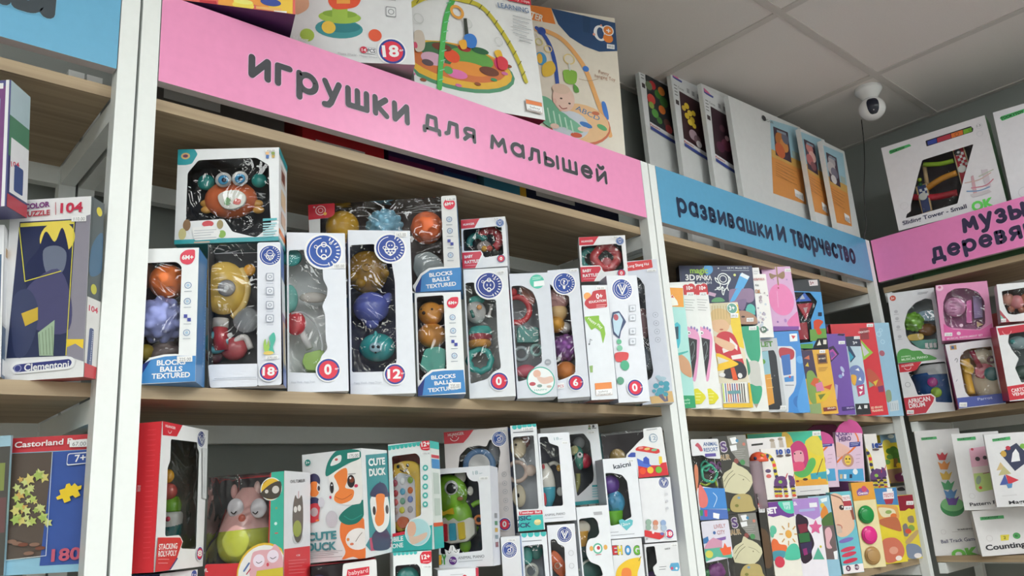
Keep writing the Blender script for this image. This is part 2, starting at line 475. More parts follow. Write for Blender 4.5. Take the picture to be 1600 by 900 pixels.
    def seal(s, x, y, r, icon='baby', col='#22469a'):
        """round dark blue series seal with ring, lettering and a line icon"""
        s.art('round_seal')
        s.C(x, y, r*1.13, '#f2f3f6').C(x, y, r, col)
        s.ring(x, y, r*.84, r*.05, '#eef0f6', 100, 285)
        for a in range(-70, 66, 15):
            t = math.radians(a); c = s.px(x, y); k = abs(s.px(x, y-r)[1]-c[1])
            n = np.array([math.cos(t), math.sin(t)]); s.S([c+n*k*.76, c+n*k*.9], k*.07, '#eef0f6', sm=False, loc=True)
        W = '#eef0f6'
        if icon == 'baby':
            s.ring(x, y, r*.42, r*.07, W); s.ring(x, y-r*.42, r*.14, r*.06, W); s.ring(x, y+r*.36, r*.15, r*.07, W)
            s.S([(x-r*.15, y-r*.08), (x-r*.15, y+r*.05)], r*.07, W, sm=False).S([(x+r*.13, y-r*.08), (x+r*.13, y+r*.05)], r*.07, W, sm=False)
            s.ring(x-r*.5, y-r*.28, r*.09, r*.04, W); s.ring(x+r*.42, y-r*.5, r*.06, r*.04, W)
        elif icon == 'buoy':
            s.ring(x, y-r*.22, r*.3, r*.07, W); s.C(x-r*.1, y-r*.2, r*.05, W).C(x+r*.1, y-r*.2, r*.05, W)
            s.P([(x-r*.5, y+r*.05), (x+r*.45, y+r*.05), (x+r*.35, y+r*.35), (x, y+r*.62), (x-r*.38, y+r*.35)], W, r=.002)
            for k in (-.25, 0, .22): s.E(x+r*k, y+r*.2, r*.1, r*.07, col)
            for k in (-.14, .1): s.E(x+r*k, y+r*.38, r*.08, r*.06, col)
            s.ring(x-r*.45, y-r*.02, r*.1, r*.05, W).ring(x+r*.42, y-r*.02, r*.1, r*.05, W)
        elif icon == 'bulb':
            s.ring(x, y-r*.12, r*.34, r*.06, W); s.T('?', (x-r*.13, y+r*.08), (x+r*.13, y+r*.07), r*.4, W, .03)
            s.P([(x-r*.16, y+r*.26), (x+r*.15, y+r*.26), (x+r*.08, y+r*.55), (x-r*.08, y+r*.55)], W)
            for dx, dy in ((-.5, -.3), (.48, -.25), (-.45, .25), (.42, .3)): s.C(x+r*dx, y+r*dy, r*.06, W)
        elif icon == 'note':
            for k in (.62, .47): s.ring(x, y, r*k, r*.06, W, -140, 140)
            s.ring(x, y+r*.08, r*.2, r*.1, W); s.S([(x+r*.16, y+r*.05), (x+r*.16, y-r*.32), (x+r*.35, y-r*.3)], r*.08, W, sm=False)
        else:
            s.S([(x-r*.4, y-r*.4), (x, y+r*.5), (x+r*.4, y-r*.4)], r*.13, W, sm=False); s.S([(x-r*.2, y-r*.45), (x, y+r*.1), (x+r*.2, y-r*.45)], r*.09, W, sm=False)
            s.ring(x, y, r*.62, r*.04, W)
        return s
    # ---- solid things inside or on the box, placed at a depth behind the front face
    def at(s, x, y, depth):
        p = s.px(x, y, 'F', depth); return np.array(s.loc(p[0], p[1], 'I', depth))
    def scale(s, x, y, depth):
        return abs(s.px(x, y-10, 'F', depth)[1]-s.px(x, y, 'F', depth)[1])/10
    def solid(s, name, vs, fs, col, kind='plastic', parent=None, smooth=True, label=None, m=None):
        mb = MB(); mb.add(vs, fs, m or mat(col, kind), smooth); o = mb.build(name, parent or s.root)
        if label: o['label'] = label
        return o
    def ball(s, x, y, r, col, depth=None, name='ball', sq=(1, 1, 1), bumps=0, dents=0, parent=None, kind='plastic', label=None, rot=0, m=None):
        """ball or egg; r in photo pixels; sq squashes it (across, into, up)"""
        depth = s.d*.5 if depth is None else depth
        c = s.at(x, y, depth); rr = s.scale(x, y, depth)*r
        vs, fs = sphere_vf(64, 40) if (bumps or dents) else sphere_vf()
        out = []; dirs = []
        if bumps or dents:
            n = bumps or dents; g = PI*(3-math.sqrt(5))
            for i in range(n):
                z = 1-2*(i+.5)/n; q = math.sqrt(1-z*z); dirs.append(np.array([q*math.cos(g*i), q*math.sin(g*i), z]))
        ca, sa = math.cos(rot), math.sin(rot)
        for v in vs:
            v = np.array(v); k = 1.
            if dirs:
                m_ = max(float(v@d_) for d_ in dirs); lim = 1-(.8 if bumps else .5)/len(dirs)
                if m_ > lim: k += (.15 if bumps else -.13)*((m_-lim)/(1-lim))**.5
            a = v*k*rr*np.array(sq); a = np.array([a[0]*ca-a[2]*sa, a[1], a[0]*sa+a[2]*ca])
            out.append(c+a)
        return s.solid(name, out, fs, col, kind, parent, label=label, m=m)
    def torus(s, x, y, R, r, col, depth=None, name='ring', parent=None, kx=1., lobes=0, kind='plastic', tilt=0, a0=0, a1=360, m=None):
        depth = s.d*.5 if depth is None else depth
        c = s.at(x, y, depth); k = s.scale(x, y, depth); n = 32; full = (a1-a0) >= 360; P = []
        for i in range(n if full else n+1):
            a = math.radians(a0)+(math.radians(a1-a0))*i/n; rad = R*k*(1+(.06*math.cos(a*lobes) if lobes else 0))
            P.append(c+np.array([math.cos(a)*rad*kx, math.sin(tilt)*math.sin(a)*rad, math.cos(tilt)*math.sin(a)*rad]))
        vs, fs = tube_vf(P, r*k, 10, full)
        return s.solid(name, vs, fs, col, kind, parent, m=m)
    def tube(s, pts, r, col, depth=None, name='handle', parent=None, kind='plastic', m=None):
        depth = s.d*.5 if depth is None else depth
        k = s.scale(pts[0][0], pts[0][1], depth)
        P = smooth2([s.at(p[0], p[1], p[2] if len(p) > 2 else depth) for p in pts], False, 4) if len(pts) > 2 else [s.at(p[0], p[1], depth) for p in pts]
        rr = [q*k for q in np.interp(np.linspace(0, 1, len(P)), np.linspace(0, 1, len(r)), r)] if isinstance(r, (list, tuple)) else r*k
        vs, fs = tube_vf(P, rr, 10)
        return s.solid(name, vs, fs, col, kind, parent, m=m)
    def slab(s, pts, col, depth=None, th=.006, name='plate', parent=None, kind='plastic', sm=False, r=0, label=None, m=None):
        """outline in photo pixels at a depth, given a real thickness"""
        depth = s.d*.5 if depth is None else depth
        q = [s.px(p[0], p[1], 'F', depth) for p in pts]
        q = [np.array([min(max(a[0], .002), s.w-.002), min(max(a[1], .002), s.h-.002)]) for a in q] if s.inside else q
        if sm: q = smooth2(q, True, 4)
        if r: q = round_poly(q, r)
        ar = sum(q[i-1][0]*q[i][1]-q[i][0]*q[i-1][1] for i in range(len(q)))
        if ar < 0: q = q[::-1]
        n = len(q); tri = tessellate_polygon([[Vector((a[0], a[1], 0)) for a in q]])
        b = min(.0015, th*.3); cx = sum(a[0] for a in q)/n; cy = sum(a[1] for a in q)/n
        f0 = [s.loc(a[0]+(cx-a[0])*.04, a[1]+(cy-a[1])*.04, 'I', depth) for a in q]
        f1 = [s.loc(a[0], a[1], 'I', depth+b) for a in q]; f2 = [s.loc(a[0], a[1], 'I', depth+th) for a in q]
        fs = [tuple(t) for t in tri]+[(i, (i+1) % n, n+(i+1) % n, n+i) for i in range(n)]+[(n+i, n+(i+1) % n, 2*n+(i+1) % n, 2*n+i) for i in range(n)]+[tuple(2*n+j for j in t[::-1]) for t in tri]
        return s.solid(name, f0+f1+f2, fs, col, kind, parent, smooth=False, label=label, m=m)
    inside = True
    def lathe(s, x, y0, y1, prof, col, depth=None, name='body', parent=None, kind='plastic', n=24, cols=None, m=None):
        """turned shape standing between photo rows y0 (top) and y1 (bottom); prof = (height 0..1 from the bottom, radius in pixels)"""
        depth = s.d*.5 if depth is None else depth
        b = s.at(x, y1, depth); t = s.at(x, y0, depth); k = s.scale(x, (y0+y1)/2, depth); H = t[2]-b[2]
        P = smooth2(prof, False, 4); vs = []; fs = []
        for h_, r_ in P:
            for i in range(n):
                a = 2*PI*i/n; vs.append((b[0]+math.cos(a)*max(r_, .01)*k, b[1]+math.sin(a)*max(r_, .01)*k, b[2]+h_*H))
        for j in range(len(P)-1):
            for i in range(n): fs.append((j*n+i, j*n+(i+1) % n, (j+1)*n+(i+1) % n, (j+1)*n+i))
        fs.append(tuple(range(n))[::-1]); fs.append(tuple(range((len(P)-1)*n, len(P)*n)))
        return s.solid(name, vs, fs, col, kind, parent, m=m)
    def end(s): s.flush(); return s
# ------------------------------------------------------------------ the room
XW, YB, H = 2.76, .365, 2.85
XL, YF = -3.2, -4.4
def struct(name, mb, parent=None, **k):
    o = mb.build(name, parent, **k); o['kind'] = 'structure'; return o
W_WALL = wall_mat('painted_wall', '#959a96', 4)
def slab_mb(lo, hi, m): b = MB(); b.box(lo, hi, m); return b
struct('floor', slab_mb((XL, YF, -.05), (XW, YB, 0), wall_mat('grey_tile_floor', '#a39e97', 3, .08, .4)))
struct('ceiling', slab_mb((XL, YF, H), (XW, YB, H+.05), wall_mat('mineral_ceiling_tile', '#e6e0dc', 220, .05)))
struct('wall_back', slab_mb((XL, YB, 0), (XW+.1, YB+.1, H+.05), W_WALL))
struct('wall_right', slab_mb((XW, YF, 0), (XW+.1, YB, H+.05), W_WALL))
W2 = wall_mat('pale_wall', '#dcdedd', 4)
struct('wall_left', slab_mb((XL-.1, YF, 0), (XL, YB, H+.05), W2))
struct('wall_front', slab_mb((XL, YF-.1, 0), (XW, YF, H+.05), W2))
grid = MB(); gm = mat('#c9c3be', 'metal'); t = .012
for k in range(-9, 3):
    x = 1.655+.6*k
    if XL < x < XW: grid.box((x-t, YF, H-.004), (x+t, YB, H), gm)
for k in range(-1, 8):
    y = -.185-.6*k
    if YF < y < YB: grid.box((XL, y-t, H-.0042), (XW, y+t, H), gm)
grid.box((XW-.02, YF, H-.005), (XW, YB, H), gm); grid.box((XL, YB-.02, H-.005), (XW, YB, H), gm)
struct('trim_1', grid)
def lamp_panel(x, y):
    r = empty('ceiling_lamp', (x, y, H-.012)); tag(r, 'unseen square white lamp panel set flush in the tiled ceiling', 'ceiling lamp', 'lamp panels in the ceiling')
    f = MB(); a = .288; fm = mat('#e8e8e8', 'metal')
    for lo, hi in (((-a, -a, 0), (a, -a+.015, .008)), ((-a, a-.015, 0), (a, a, .008)), ((-a, -a+.015, 0), (-a+.015, a-.015, .008)), ((a-.015, -a+.015, 0), (a, a-.015, .008))): f.box(lo, hi, fm)
    f.build('frame', r)
    d = MB(); d.box((-a+.015, -a+.015, .002), (a-.015, a-.015, .008), emit_mat('lamp_diffuser', (.96, 1, .985), PANEL_POWER)); d.build('diffuser', r)
for p in PANELS: lamp_panel(*p)

# ------------------------------------------------------------------ shelving
WOOD = {a: wood_mat('oak_board_'+a, '#8f7a60', '#b39d7e', a) for a in 'xy'}
POST = mat('#e2e5e3', 'metal')
SH_T = [Z1, Z2, Z3, .8615, .424]; TH = .0186; PW = .0258; ZS0, ZS1 = 2.1903, 2.3408
def unit(label, org, ax, length=1.2, ptop=ZS1, first=True, last=True):
    """shelving unit: org = front corner on the floor, ax = 'x' runs along +x and faces -y, 'y' runs along -y and faces -x"""
    r = empty('shelving_unit', (org[0], org[1], 0)); tag(r, label, 'shelving unit', 'white framed shelving bays')
    if ax == 'y': r.rotation_euler.z = -PI/2
    D = .335; a0 = .002; a1 = length-.002
    for n, x in (('a', a0), ('b', a1-PW)):
        for y in (0, D-PW):
            if ax == 'y' and n == 'a' and y == 0: continue
            b = MB(); b.box((x, y, .02), (x+PW, y+PW, ptop), POST); p = b.build('post', r, bevel=.0012)
            f = MB(); f.box((x+.003, y+.003, 0), (x+PW-.003, y+PW-.003, .02), mat('#3a3a3a', 'rubber')); f.build('foot', p)
            for z in (2.03, 2.08, 1.62):
                if y == 0: continue
                xx = x+PW+.0002 if n == 'a' else x-.0002; ho = MB()
                ho.add([(xx, y+.008, z), (xx, y+.018, z), (xx, y+.018, z+.006), (xx, y+.008, z+.006)], [(0, 1, 2, 3)], mat('#2c2c2c', 'rubber')); ho.build('bolt_hole', p)
    for z in SH_T:
        b = MB(); b.box((a0+(PW if ax == 'x' else 0), PW, z-TH), (a1-PW, D, z), WOOD['x']); b.build('shelf_board', r, bevel=.0008)
        b = MB(); b.box((a0+PW, D-.02, z-TH-.032), (a1-PW, D, z-TH), POST); b.build('rear_rail', r, bevel=.001)
        for x in (a0+.002, a1-PW+.002):
            b = MB(); b.box((x, PW, z-TH-.034), (x+PW-.004, D-PW, z-TH-.002), POST); b.build('side_rail', r, bevel=.001)
    return r
unit('white framed shelving bay with oak boards, holding boxed jigsaw puzzles', (-1.2, 0), 'x')
unit('white framed shelving bay with oak boards under the pink baby toys sign', (0, 0), 'x')
unit('white framed shelving bay with oak boards under the blue sign by the corner', (1.2, 0), 'x')
unit('white framed shelving bay with oak boards along the side wall under two-line pink sign', (2.4026, -.002), 'y')
SH_T_DONE = True

GL = {  # rounded stroke letters, x-height 1: (advance, strokes)
 'и': (.66, [[(0, 1), (0, 0), (.66, 1), (.66, 0)]]),
 'й': (.66, [[(0, 1), (0, 0), (.66, 1), (.66, 0)], [(.14, 1.48), (.22, 1.33), (.33, 1.29), (.45, 1.33), (.54, 1.48)]]),
 'г': (.5, [[(0, 0), (0, 1), (.5, 1)]]),
 'у': (.66, [[(0, 1), (.33, .12)], [(.66, 1), (.27, -.2), (.15, -.38), (-.02, -.4)]]),
 'ш': (.92, [[(0, 1), (0, 0), (.92, 0), (.92, 1)], [(.46, 1), (.46, 0)]]),
 'к': (.58, [[(0, 1), (0, 0)], [(.55, 1), (.08, .5), (.58, 0)]]),
 'д': (.84, [[(0, -.3), (0, 0), (.84, 0), (.84, -.3)], [(.13, 0), (.22, 1), (.66, 1), (.68, 0)]]),
 'л': (.62, [[(-.04, 0), (.1, .12), (.2, 1), (.62, 1), (.62, 0)]]),
 'м': (.86, [[(0, 0), (.1, 1), (.43, .32), (.76, 1), (.86, 0)]]),
 'т': (.6, [[(0, 1), (.6, 1)], [(.3, 1), (.3, 0)]]),
}
def arc(cx, cy, rx, ry, a0, a1, n=14): return [(cx+rx*math.cos(math.radians(a)), cy+ry*math.sin(math.radians(a))) for a in np.linspace(a0, a1, n)]
GL['о'] = (.76, [arc(.38, .5, .38, .5, 0, 360, 26)])
GL['р'] = (.74, [[(0, -.42), (0, .97)], arc(.37, .5, .37, .48, 0, 360, 24)])
GL['а'] = (.72, [arc(.36, .5, .36, .49, 0, 360, 24), [(.72, .98), (.72, 0)]])
GL['я'] = (.6, [[(.6, 0), (.6, 1), (.3, 1)]+arc(.3, .72, .26, .28, 90, 270, 8)+[(.6, .44)], [(.3, .44), (.0, 0)]])
GL['ь'] = (.56, [[(0, 1), (0, 0), (.28, 0)]+arc(.28, .29, .28, .29, -90, 90, 8)+[(0, .58)]])
GL['ы'] = (.86, GL['ь'][1]+[[(.86, 1), (.86, 0)]])
GL['е'] = (.74, [[(.04, .52), (.72, .52)]+arc(.37, .5, .36, .49, 3, 320, 22)])
GL['с'] = (.66, [arc(.37, .5, .37, .49, 45, 315, 18)])
GL['з'] = (.52, [arc(.24, .74, .24, .25, 150, -90, 10)+arc(.24, .25, .27, .26, 90, -150, 10)])
GL['в'] = (.54, [[(0, 0), (0, 1), (.28, 1)]+arc(.28, .76, .2, .24, 90, -90, 7)+[(.05, .52)], [(.28, .52)]+arc(.28, .26, .25, .26, 90, -90, 8)+[(0, 0)]])
GL['ч'] = (.58, [[(0, 1), (0, .7)]+arc(.22, .66, .22, .2, 180, 270, 5)+[(.58, .46)], [(.58, 1), (.58, 0)]])
GL['п'] = (.62, [[(0, 0), (0, 1), (.62, 1), (.62, 0)]])
GL['н'] = (.62, [[(0, 1), (0, 0)], [(.62, 1), (.62, 0)], [(0, .52), (.62, .52)]])

def sign_unit(label, org, ax, length, colour, words, ink, outline):
    """sign board between two posts; words = (text, start, end, baseline height, x-height) in metres along the sign"""
    r = empty('sign_board', (org[0], org[1], ZS0)); tag(r, label, 'sign', 'sign boards above the shelves')
    if ax == 'y': r.rotation_euler.z = -PI/2
    b = MB(); b.box((0, .0, 0), (length, .018, ZS1-ZS0), mat('#b9b6b6', 'card'), [mat(colour, 'card')]+[mat('#b9b2b4', 'card')]*5); b.build('panel', r, bevel=.0006)
    for n, (txt, x0, x1, zb, xh) in enumerate(words):
        adv = []; x = 0
        for ch in txt:
            w, st = GL[ch]; adv.append((x, st)); x += w+.44
        tot = x-.44; fx = (x1-x0)/tot; wd_ = .36*xh
        for nm, extra, colr, yy in (('lettering_outline', .16, outline, -.0006), ('lettering', 0, ink, -.0009)):
            mb = MB(); m = mat(colr, 'card'); kk = 0
            for xx, st in adv:
                for s_ in st:
                    q = [np.array([x0+(xx+p[0])*fx, zb+p[1]*xh]) for p in s_]
                    W_ = wd_*(1+extra)
                    for pl in stroke2(q, W_): kk += 1; mb.add([(p[0], yy-(kk % 9)*2e-5, p[1]) for p in pl], [(0, 1, 2, 3)], m)
                    for p in q:
                        kk += 1; mb.add([(p[0]+math.cos(a)*W_/2, yy-(kk % 9)*2e-5, p[1]+math.sin(a)*W_/2) for a in [PI/6*i for i in range(12)]], [tuple(range(12))], m)
            mb.build(nm, r)
    return r
def sx(x, y):       # pixel on the sign plane of the long run -> (along, height)
    p = on_plane(x, y, np.array([0, 0, 0.]), np.array([0, 1., 0])); return p[0], p[2]-ZS0
def sy(x, y):
    p = on_plane(x, y, np.array([2.4026, 0, 0.]), np.array([1., 0, 0])); return -p[1], p[2]-ZS0
def word(f, txt, a, b, top, org):
    (x0, z0), (x1, z1), (_, zt) = f(*a), f(*b), f(*top)
    zb = (z0+z1)/2; return (txt, x0-org, x1-org, zb, (zt-z0)*.92)
xo = .0292
sign_unit('sky blue sign with the cut-off dark word, above the jigsaw puzzle bay', (-1.2+xo, 0), 'x', 1.2-2*xo, '#66a6c8',
          [('пазлы', -.33+1.2-xo, sx(74, 20)[0]+1.2-xo, sx(74, 20)[1], .052)], '#3a4248', '#6fa9c6')
sign_unit('long pink sign board with dark one-line lettering for baby toys', (xo, 0), 'x', 1.2-2*xo, '#e893bd',
          [word(sx, 'игрушки', (393, 118), (636, 191), (393, 88), xo), word(sx, 'для', (663, 198), (741, 222), (672, 181), xo), word(sx, 'малышей', (768, 229), (947, 287), (771, 211), xo)], '#434349', '#f6c4de')
sign_unit('blue sign board with dark lettering for crafts, ending at the room corner', (1.2+xo, 0), 'x', 1.2-2*xo, '#5b9cc0',
          [word(sx, 'развивашки', (1060, 326), (1207, 376), (1058, 306), 1.2+xo), word(sx, 'и', (1217, 373), (1227, 376), (1217, 353), 1.2+xo), word(sx, 'творчество', (1239, 382), (1336, 409), (1237, 361), 1.2+xo)], '#22304a', '#6aa5c6')
(mx0, mz), (mx1, _), (_, mt) = sy(1506, 362), sy(1597, 340), sy(1506, 344)
(dx0, dz), (dx1, _), (_, dt) = sy(1457, 406), sy(1594, 376), sy(1461, 389)
sc_m = (mx1-mx0)
sign_unit('pink sign board with two lines of dark lettering on the side wall run', (2.4026, -.004), 'y', 1.17, '#ee86bd',
          [('музыкальные', mx0, mx0+sc_m*2.93, mz, mt-mz), ('деревянные', dx0, dx0+(dx1-dx0)*1.72, dz, dt-dz)], '#3c3550', '#f0a0cc')
# ================================================================== products
# ---- jigsaw bay
b = Box('puzzle_box', 'shrink wrapped jigsaw box with dark blue night scene and yellow moon, 104 pieces', 'puzzle box',
        [(14, 315.3), (146, 305), (127.5, 590), (1, 594.6)], .035, card='#e3e3e4', right='#575d60', bottom='#b94a50', z=Z2, y=.015)
b.art('picture').P([(31, 347), (119, 342), (104, 556), (10, 560)], '#2c3354').P([(32, 349), (117, 344), (116, 350), (32, 355)], '#e0d15a')
b.P([(119, 342), (146, 335), (131, 565), (104, 556)], '#8c8894').P([(104, 530), (131, 530), (130, 545), (118, 537), (104, 543)], '#e9c73a')
b.C(90, 372, 26, '#e5cf5a').P([(60, 390), (72, 362), (86, 378), (98, 356), (108, 392), (112, 440), (96, 470), (50, 468), (40, 420)], '#20284e', sm=True)
b.P([(68, 392), (88, 384), (104, 395), (98, 425), (74, 428)], '#6c7488', sm=True).P([(40, 455), (90, 420), (112, 470), (104, 520), (50, 510)], '#4b4a70', sm=True)
b.P([(20, 470), (44, 452), (60, 480), (56, 520), (40, 555), (22, 550)], '#3b4262', sm=True).P([(60, 520), (86, 500), (84, 556), (62, 556)], '#9fb59a').P([(34, 490), (60, 480), (60, 500), (40, 510)], '#c9a93c')
for k in range(5): b.S([(62+k*5, 522-k*3), (64+k*5, 554)], .6, '#5b6a55', sm=False)
b.art('frame_line').S([(31, 356), (40, 440), (96, 424)], 1.3, '#d9d04a', sm=False).S([(117, 345), (104, 555)], 1.2, '#d9d04a', sm=False)
b.art('title_text').T('SUPERCOLOR', (8, 331), (79, 323), 8, '#7a3f7a', .04).T('+PUZZLE', (31, 340), (79, 336), 8, '#b23a4a', .03).S([(88, 317), (88, 336)], .9, '#b23a4a', sm=False).T('104', (95, 333), (130, 331), 15, '#c0304c', .03)
b.art('maker_logo').P([(16, 576), (22, 566), (112, 557), (119, 562), (117, 573), (108, 577), (24, 585)], '#e8e8ec', r=.004).P([(20, 576), (26, 570), (110, 561), (114, 566), (110, 573), (28, 582)], '#343a78', r=.003)
b.T('Clementoni', (39, 580), (109, 574), 11, '#f4f4f8', .02).C(29, 576, 6, '#8f93b8').C(29, 576, 4.5, '#343a78')
b.price(113, 338, 23, 9, '110.00')
b.art('side_picture', 'R').P([(146, 306), (166, 318), (157, 470), (136, 462)], '#4d5558').C(155, 331, 7, '#d9c93a', kx=1.2).P([(143, 385), (160, 365), (160, 420), (140, 430)], '#3f6482', sm=True).C(146, 452, 8, '#b9b53a', kx=1.1)
b.P([(136, 463), (157, 472), (151, 598), (128, 590)], '#d8d6d4').T('104', (138, 485), (152, 490), 9, '#c0304c', .03).P([(139, 512), (146, 514), (142, 578), (134, 575)], '#45527c', r=.004).T('Clementoni', (140, 573), (145, 518), 3.5, '#d8dae8', .01)
b.P([(128, 566), (150, 574), (148, 599), (127, 591)], '#c2434a')
b.end()
b = Box('puzzle_box', 'white edged box under a stacked jigsaw, its red round emblem beside the night scene puzzle', 'puzzle box', [(-60, 352), (8, 350), (0, 590), (-66, 594)], .055, card='#dcdcde', right='#c9c9cf', z=Z2, y=-.025, yaw0=-.15, syaw=.08)
b.art('picture').R(0, .05, .95, .8, '#3f5a7a').R(0, .8, .95, .95, '#d8d8dc').R(.5, .3, .93, .6, '#6b8aa8')
b.art('side_picture', 'R').R(.0, .35, 1, .98, '#dfe0e4').R(.2, .8, .6, .86, '#b08a5a').R(0, .0, 1, .33, '#566a88').R(.1, .02, .9, .12, '#d8d8dc').end()
b = Box('puzzle_box', 'purple and blue film wrapped jigsaw box stacked on the white edged box', 'puzzle box', [(-60, 128), (19, 125), (8, 322), (-66, 327)], .05, card='#5a5a8c', right='#3a3f6c', y=-.025)
b.art('picture').R(0, .0, .97, .95, '#7a4a80').R(.1, .1, .6, .5, '#b04468').R(.2, .6, .8, .85, '#8e9ac0').R(.9, 0, .97, 1, '#e8e8f0')
b.art('side_picture', 'R').R(0, .72, 1, 1, '#a9bcc4').R(0, .4, 1, .72, '#4a7a60').R(.1, .12, 1, .55, '#dcdce0').T('104', (17, 260), (30, 262), 8, '#c0304c', .02).R(.3, .15, .75, .36, '#3f5080', r=.003).R(0, 0, 1, .1, '#a83a48')
b.art('price_sticker', 'F').R(.55, .93, .85, .975, '#ececec').end()
b = Box('puzzle_box', 'jigsaw box with a red band, yellow maple leaves and a blue side panel', 'puzzle box', [(17, 685), (152, 677.5), (134, 892.5), (-8, 900)], .04, card='#8fbfd6', ext=None, y=.03)
b.art('picture').P([(17, 685), (160, 677), (158, 701), (16, 708)], '#c84048').P([(16, 709), (84, 706), (73, 870), (2, 876)], '#5c5048').P([(83, 706), (150, 702), (140, 880), (62, 884)], '#3a57a0')
random.seed(9)
for i in range(34):
    x = 24+random.random()*56; y = 728+random.random()*90; r_ = 5+random.random()*5
    b.P([(x+math.cos(a)*r_*(1 if j % 2 else .5), y+math.sin(a)*r_*(1 if j % 2 else .5)) for j, a in enumerate([PI/5*k for k in range(10)])], random.choice(['#c9cf86', '#b5c46a', '#a3b860', '#d4c878', '#cfa860']))
for i in range(6): b.E(20+i*9, 845+random.random()*20, 8, 3, random.choice(['#7a4a3a', '#8a6a5a', '#a08878']))
b.S([(84, 707), (74, 868), (2, 876)], .8, '#dfe8f0', sm=False)
b.art('title_text').T('Castorland Puzzle', (25, 700), (150, 691), 9, '#f6e6e6', .02).T('180', (82, 877), (128, 873), 19, '#c05a70', .03)
b.art('age_badge').P([(108, 709), (142, 706), (140, 724), (106, 728)], '#e0e4f0', r=.003).P([(109, 710), (142, 708), (140, 723), (107, 726)], '#33509c', r=.003).T('7+', (119, 722), (136, 720), 11, '#f2f4fa', .02)
b.art('puzzle_piece_mark').P([(95, 766), (104, 763), (106, 757), (111, 755), (114, 760), (119, 755), (124, 760), (130, 758), (129, 764), (124, 766), (128, 774), (120, 778), (116, 774), (111, 776), (113, 782), (103, 786), (100, 779), (92, 781), (90, 777), (97, 773)], '#eec92f')
b.price(111, 688, 28, 11, '67.00').end()
b = Box('puzzle_box', 'pale blue edge of a jigsaw box behind the maple leaf puzzle', 'puzzle box', [(-50, 683), (19, 681), (4, 900), (-60, 905)], .006, card='#9cc0d0', y=.09)
b.art('picture').R(0, 0, 1, .92, '#4c4a46').R(0, .3, .97, .55, '#6a4a4a').R(.3, .6, .9, .8, '#7f8a4a').end()

# ---- pink sign bay, middle shelf
b = Box('crab_toy_box', 'white and teal window box with an orange crab toy, standing on other boxes', 'toy box',
        [(278, 233), (436.5, 231), (435, 375), (272.5, 383)], .075, card='#e4e6ea', bottom='#2b9aa4', inn='#3a3c44', y=-.0, group=None,
        hole=[(310, 250), (400, 246), (420, 258), (422, 330), (424, 352), (400, 371), (363, 362), (350, 342), (290, 346), (293, 270)])
b.art('corner_mark').P([(278, 233), (304, 233), (309, 241), (300, 256), (291, 258), (277, 258)], '#2b9aa4', r=.003).E(290, 244, 7, 5, '#d8b47a').E(290, 244, 4, 2.5, '#6a3a5a')
b.art('printed_border').R(0, 0, 1, .045, '#2b9aa4').S([(304, 379), (327, 378)], 2, '#c8a08a', sm=False)
b.art('printed_animals').E(292, 352, 6, 9, '#8a6a4a').E(285, 366, 6, 9, '#c9c08a').E(325, 350, 9, 5, '#c8414a').E(344, 351, 5, 7, '#9a8a5a').E(347, 366, 6, 6, '#86b04a').P([(300, 356), (330, 353), (345, 362), (340, 374), (304, 376)], '#f4f4f6', r=.003)
b.lines(304, 361, 338, 359, 4, 4, 1.1, '#b9bcc4')
b.art('feature_panel').P([(411, 342), (433, 341), (433, 344), (411, 346)], '#43a7b0').lines(412, 350, 432, 349, 6, 4, 2.2, '#9fcdd4')
b.art('maker_figures').C(418, 240, 2.5, '#e0b07a').C(427, 240, 2.5, '#8aa04a').P([(416, 243), (421, 243), (420, 248), (416, 248)], '#3a6ab0').P([(425, 243), (430, 243), (429, 247), (425, 247)], '#c0a040')
t = b.ball(361, 312, 34, '#f07a4c', .045, 'crab_body', (1.1, .55, .85))
b.ball(349, 281, 11.5, '#f1f1f4', .02, 'eye', (1, .5, 1), parent=t); b.ball(375, 279, 11.5, '#f1f1f4', .02, 'eye', (1, .5, 1), parent=t)
b.ball(349, 281, 7.5, '#4ba3d6', .011, 'iris', (1, .3, 1), parent=t); b.ball(375, 279, 7.5, '#4ba3d6', .011, 'iris', (1, .3, 1), parent=t)
b.ball(350, 281, 3.5, '#1a2440', .0075, 'pupil', (1, .3, 1), parent=t); b.ball(376, 279, 3.5, '#1a2440', .0075, 'pupil', (1, .3, 1), parent=t)
b.slab([(340, 306), (352, 298), (372, 297), (384, 306), (380, 320), (362, 327), (346, 322)], '#efe8dd', .020, .004, 'belly_screen', t, sm=True)
b.slab([(350, 318), (354, 308), (360, 312), (358, 320)], '#59a04a', .019, .002, 'printed_weed', t, sm=True); b.slab([(364, 318), (368, 310), (376, 312), (374, 319)], '#d6483a', .019, .002, 'printed_crab', t, sm=True)
b.ball(322, 285, 12, '#2f9a94', .04, 'claw', (1, .6, 1)); b.ball(405, 282, 11, '#2f9a94', .04, 'claw', (1, .6, 1))
for x, y in ((322, 318), (323, 328), (402, 318), (404, 328)): b.ball(x, y, 7, '#eab05a', .045, 'foot', (1.2, .6, .8))
b.price(415, 234, 16, 4, '425.00')
b.art('side_pictures', 'R').R(.25, .66, .8, .86, '#d9c9c2', r=.003).R(.3, .7, .7, .82, '#7a4a42').R(.25, .42, .8, .6, '#e0c4a4', r=.003).R(.25, .22, .8, .36, '#d5b8a8', r=.003).R(0, .08, 1, .14, '#e0762f').R(0, 0, 1, .04, '#2b9aa4').R(0, .93, 1, 1, '#2b9aa4').end()

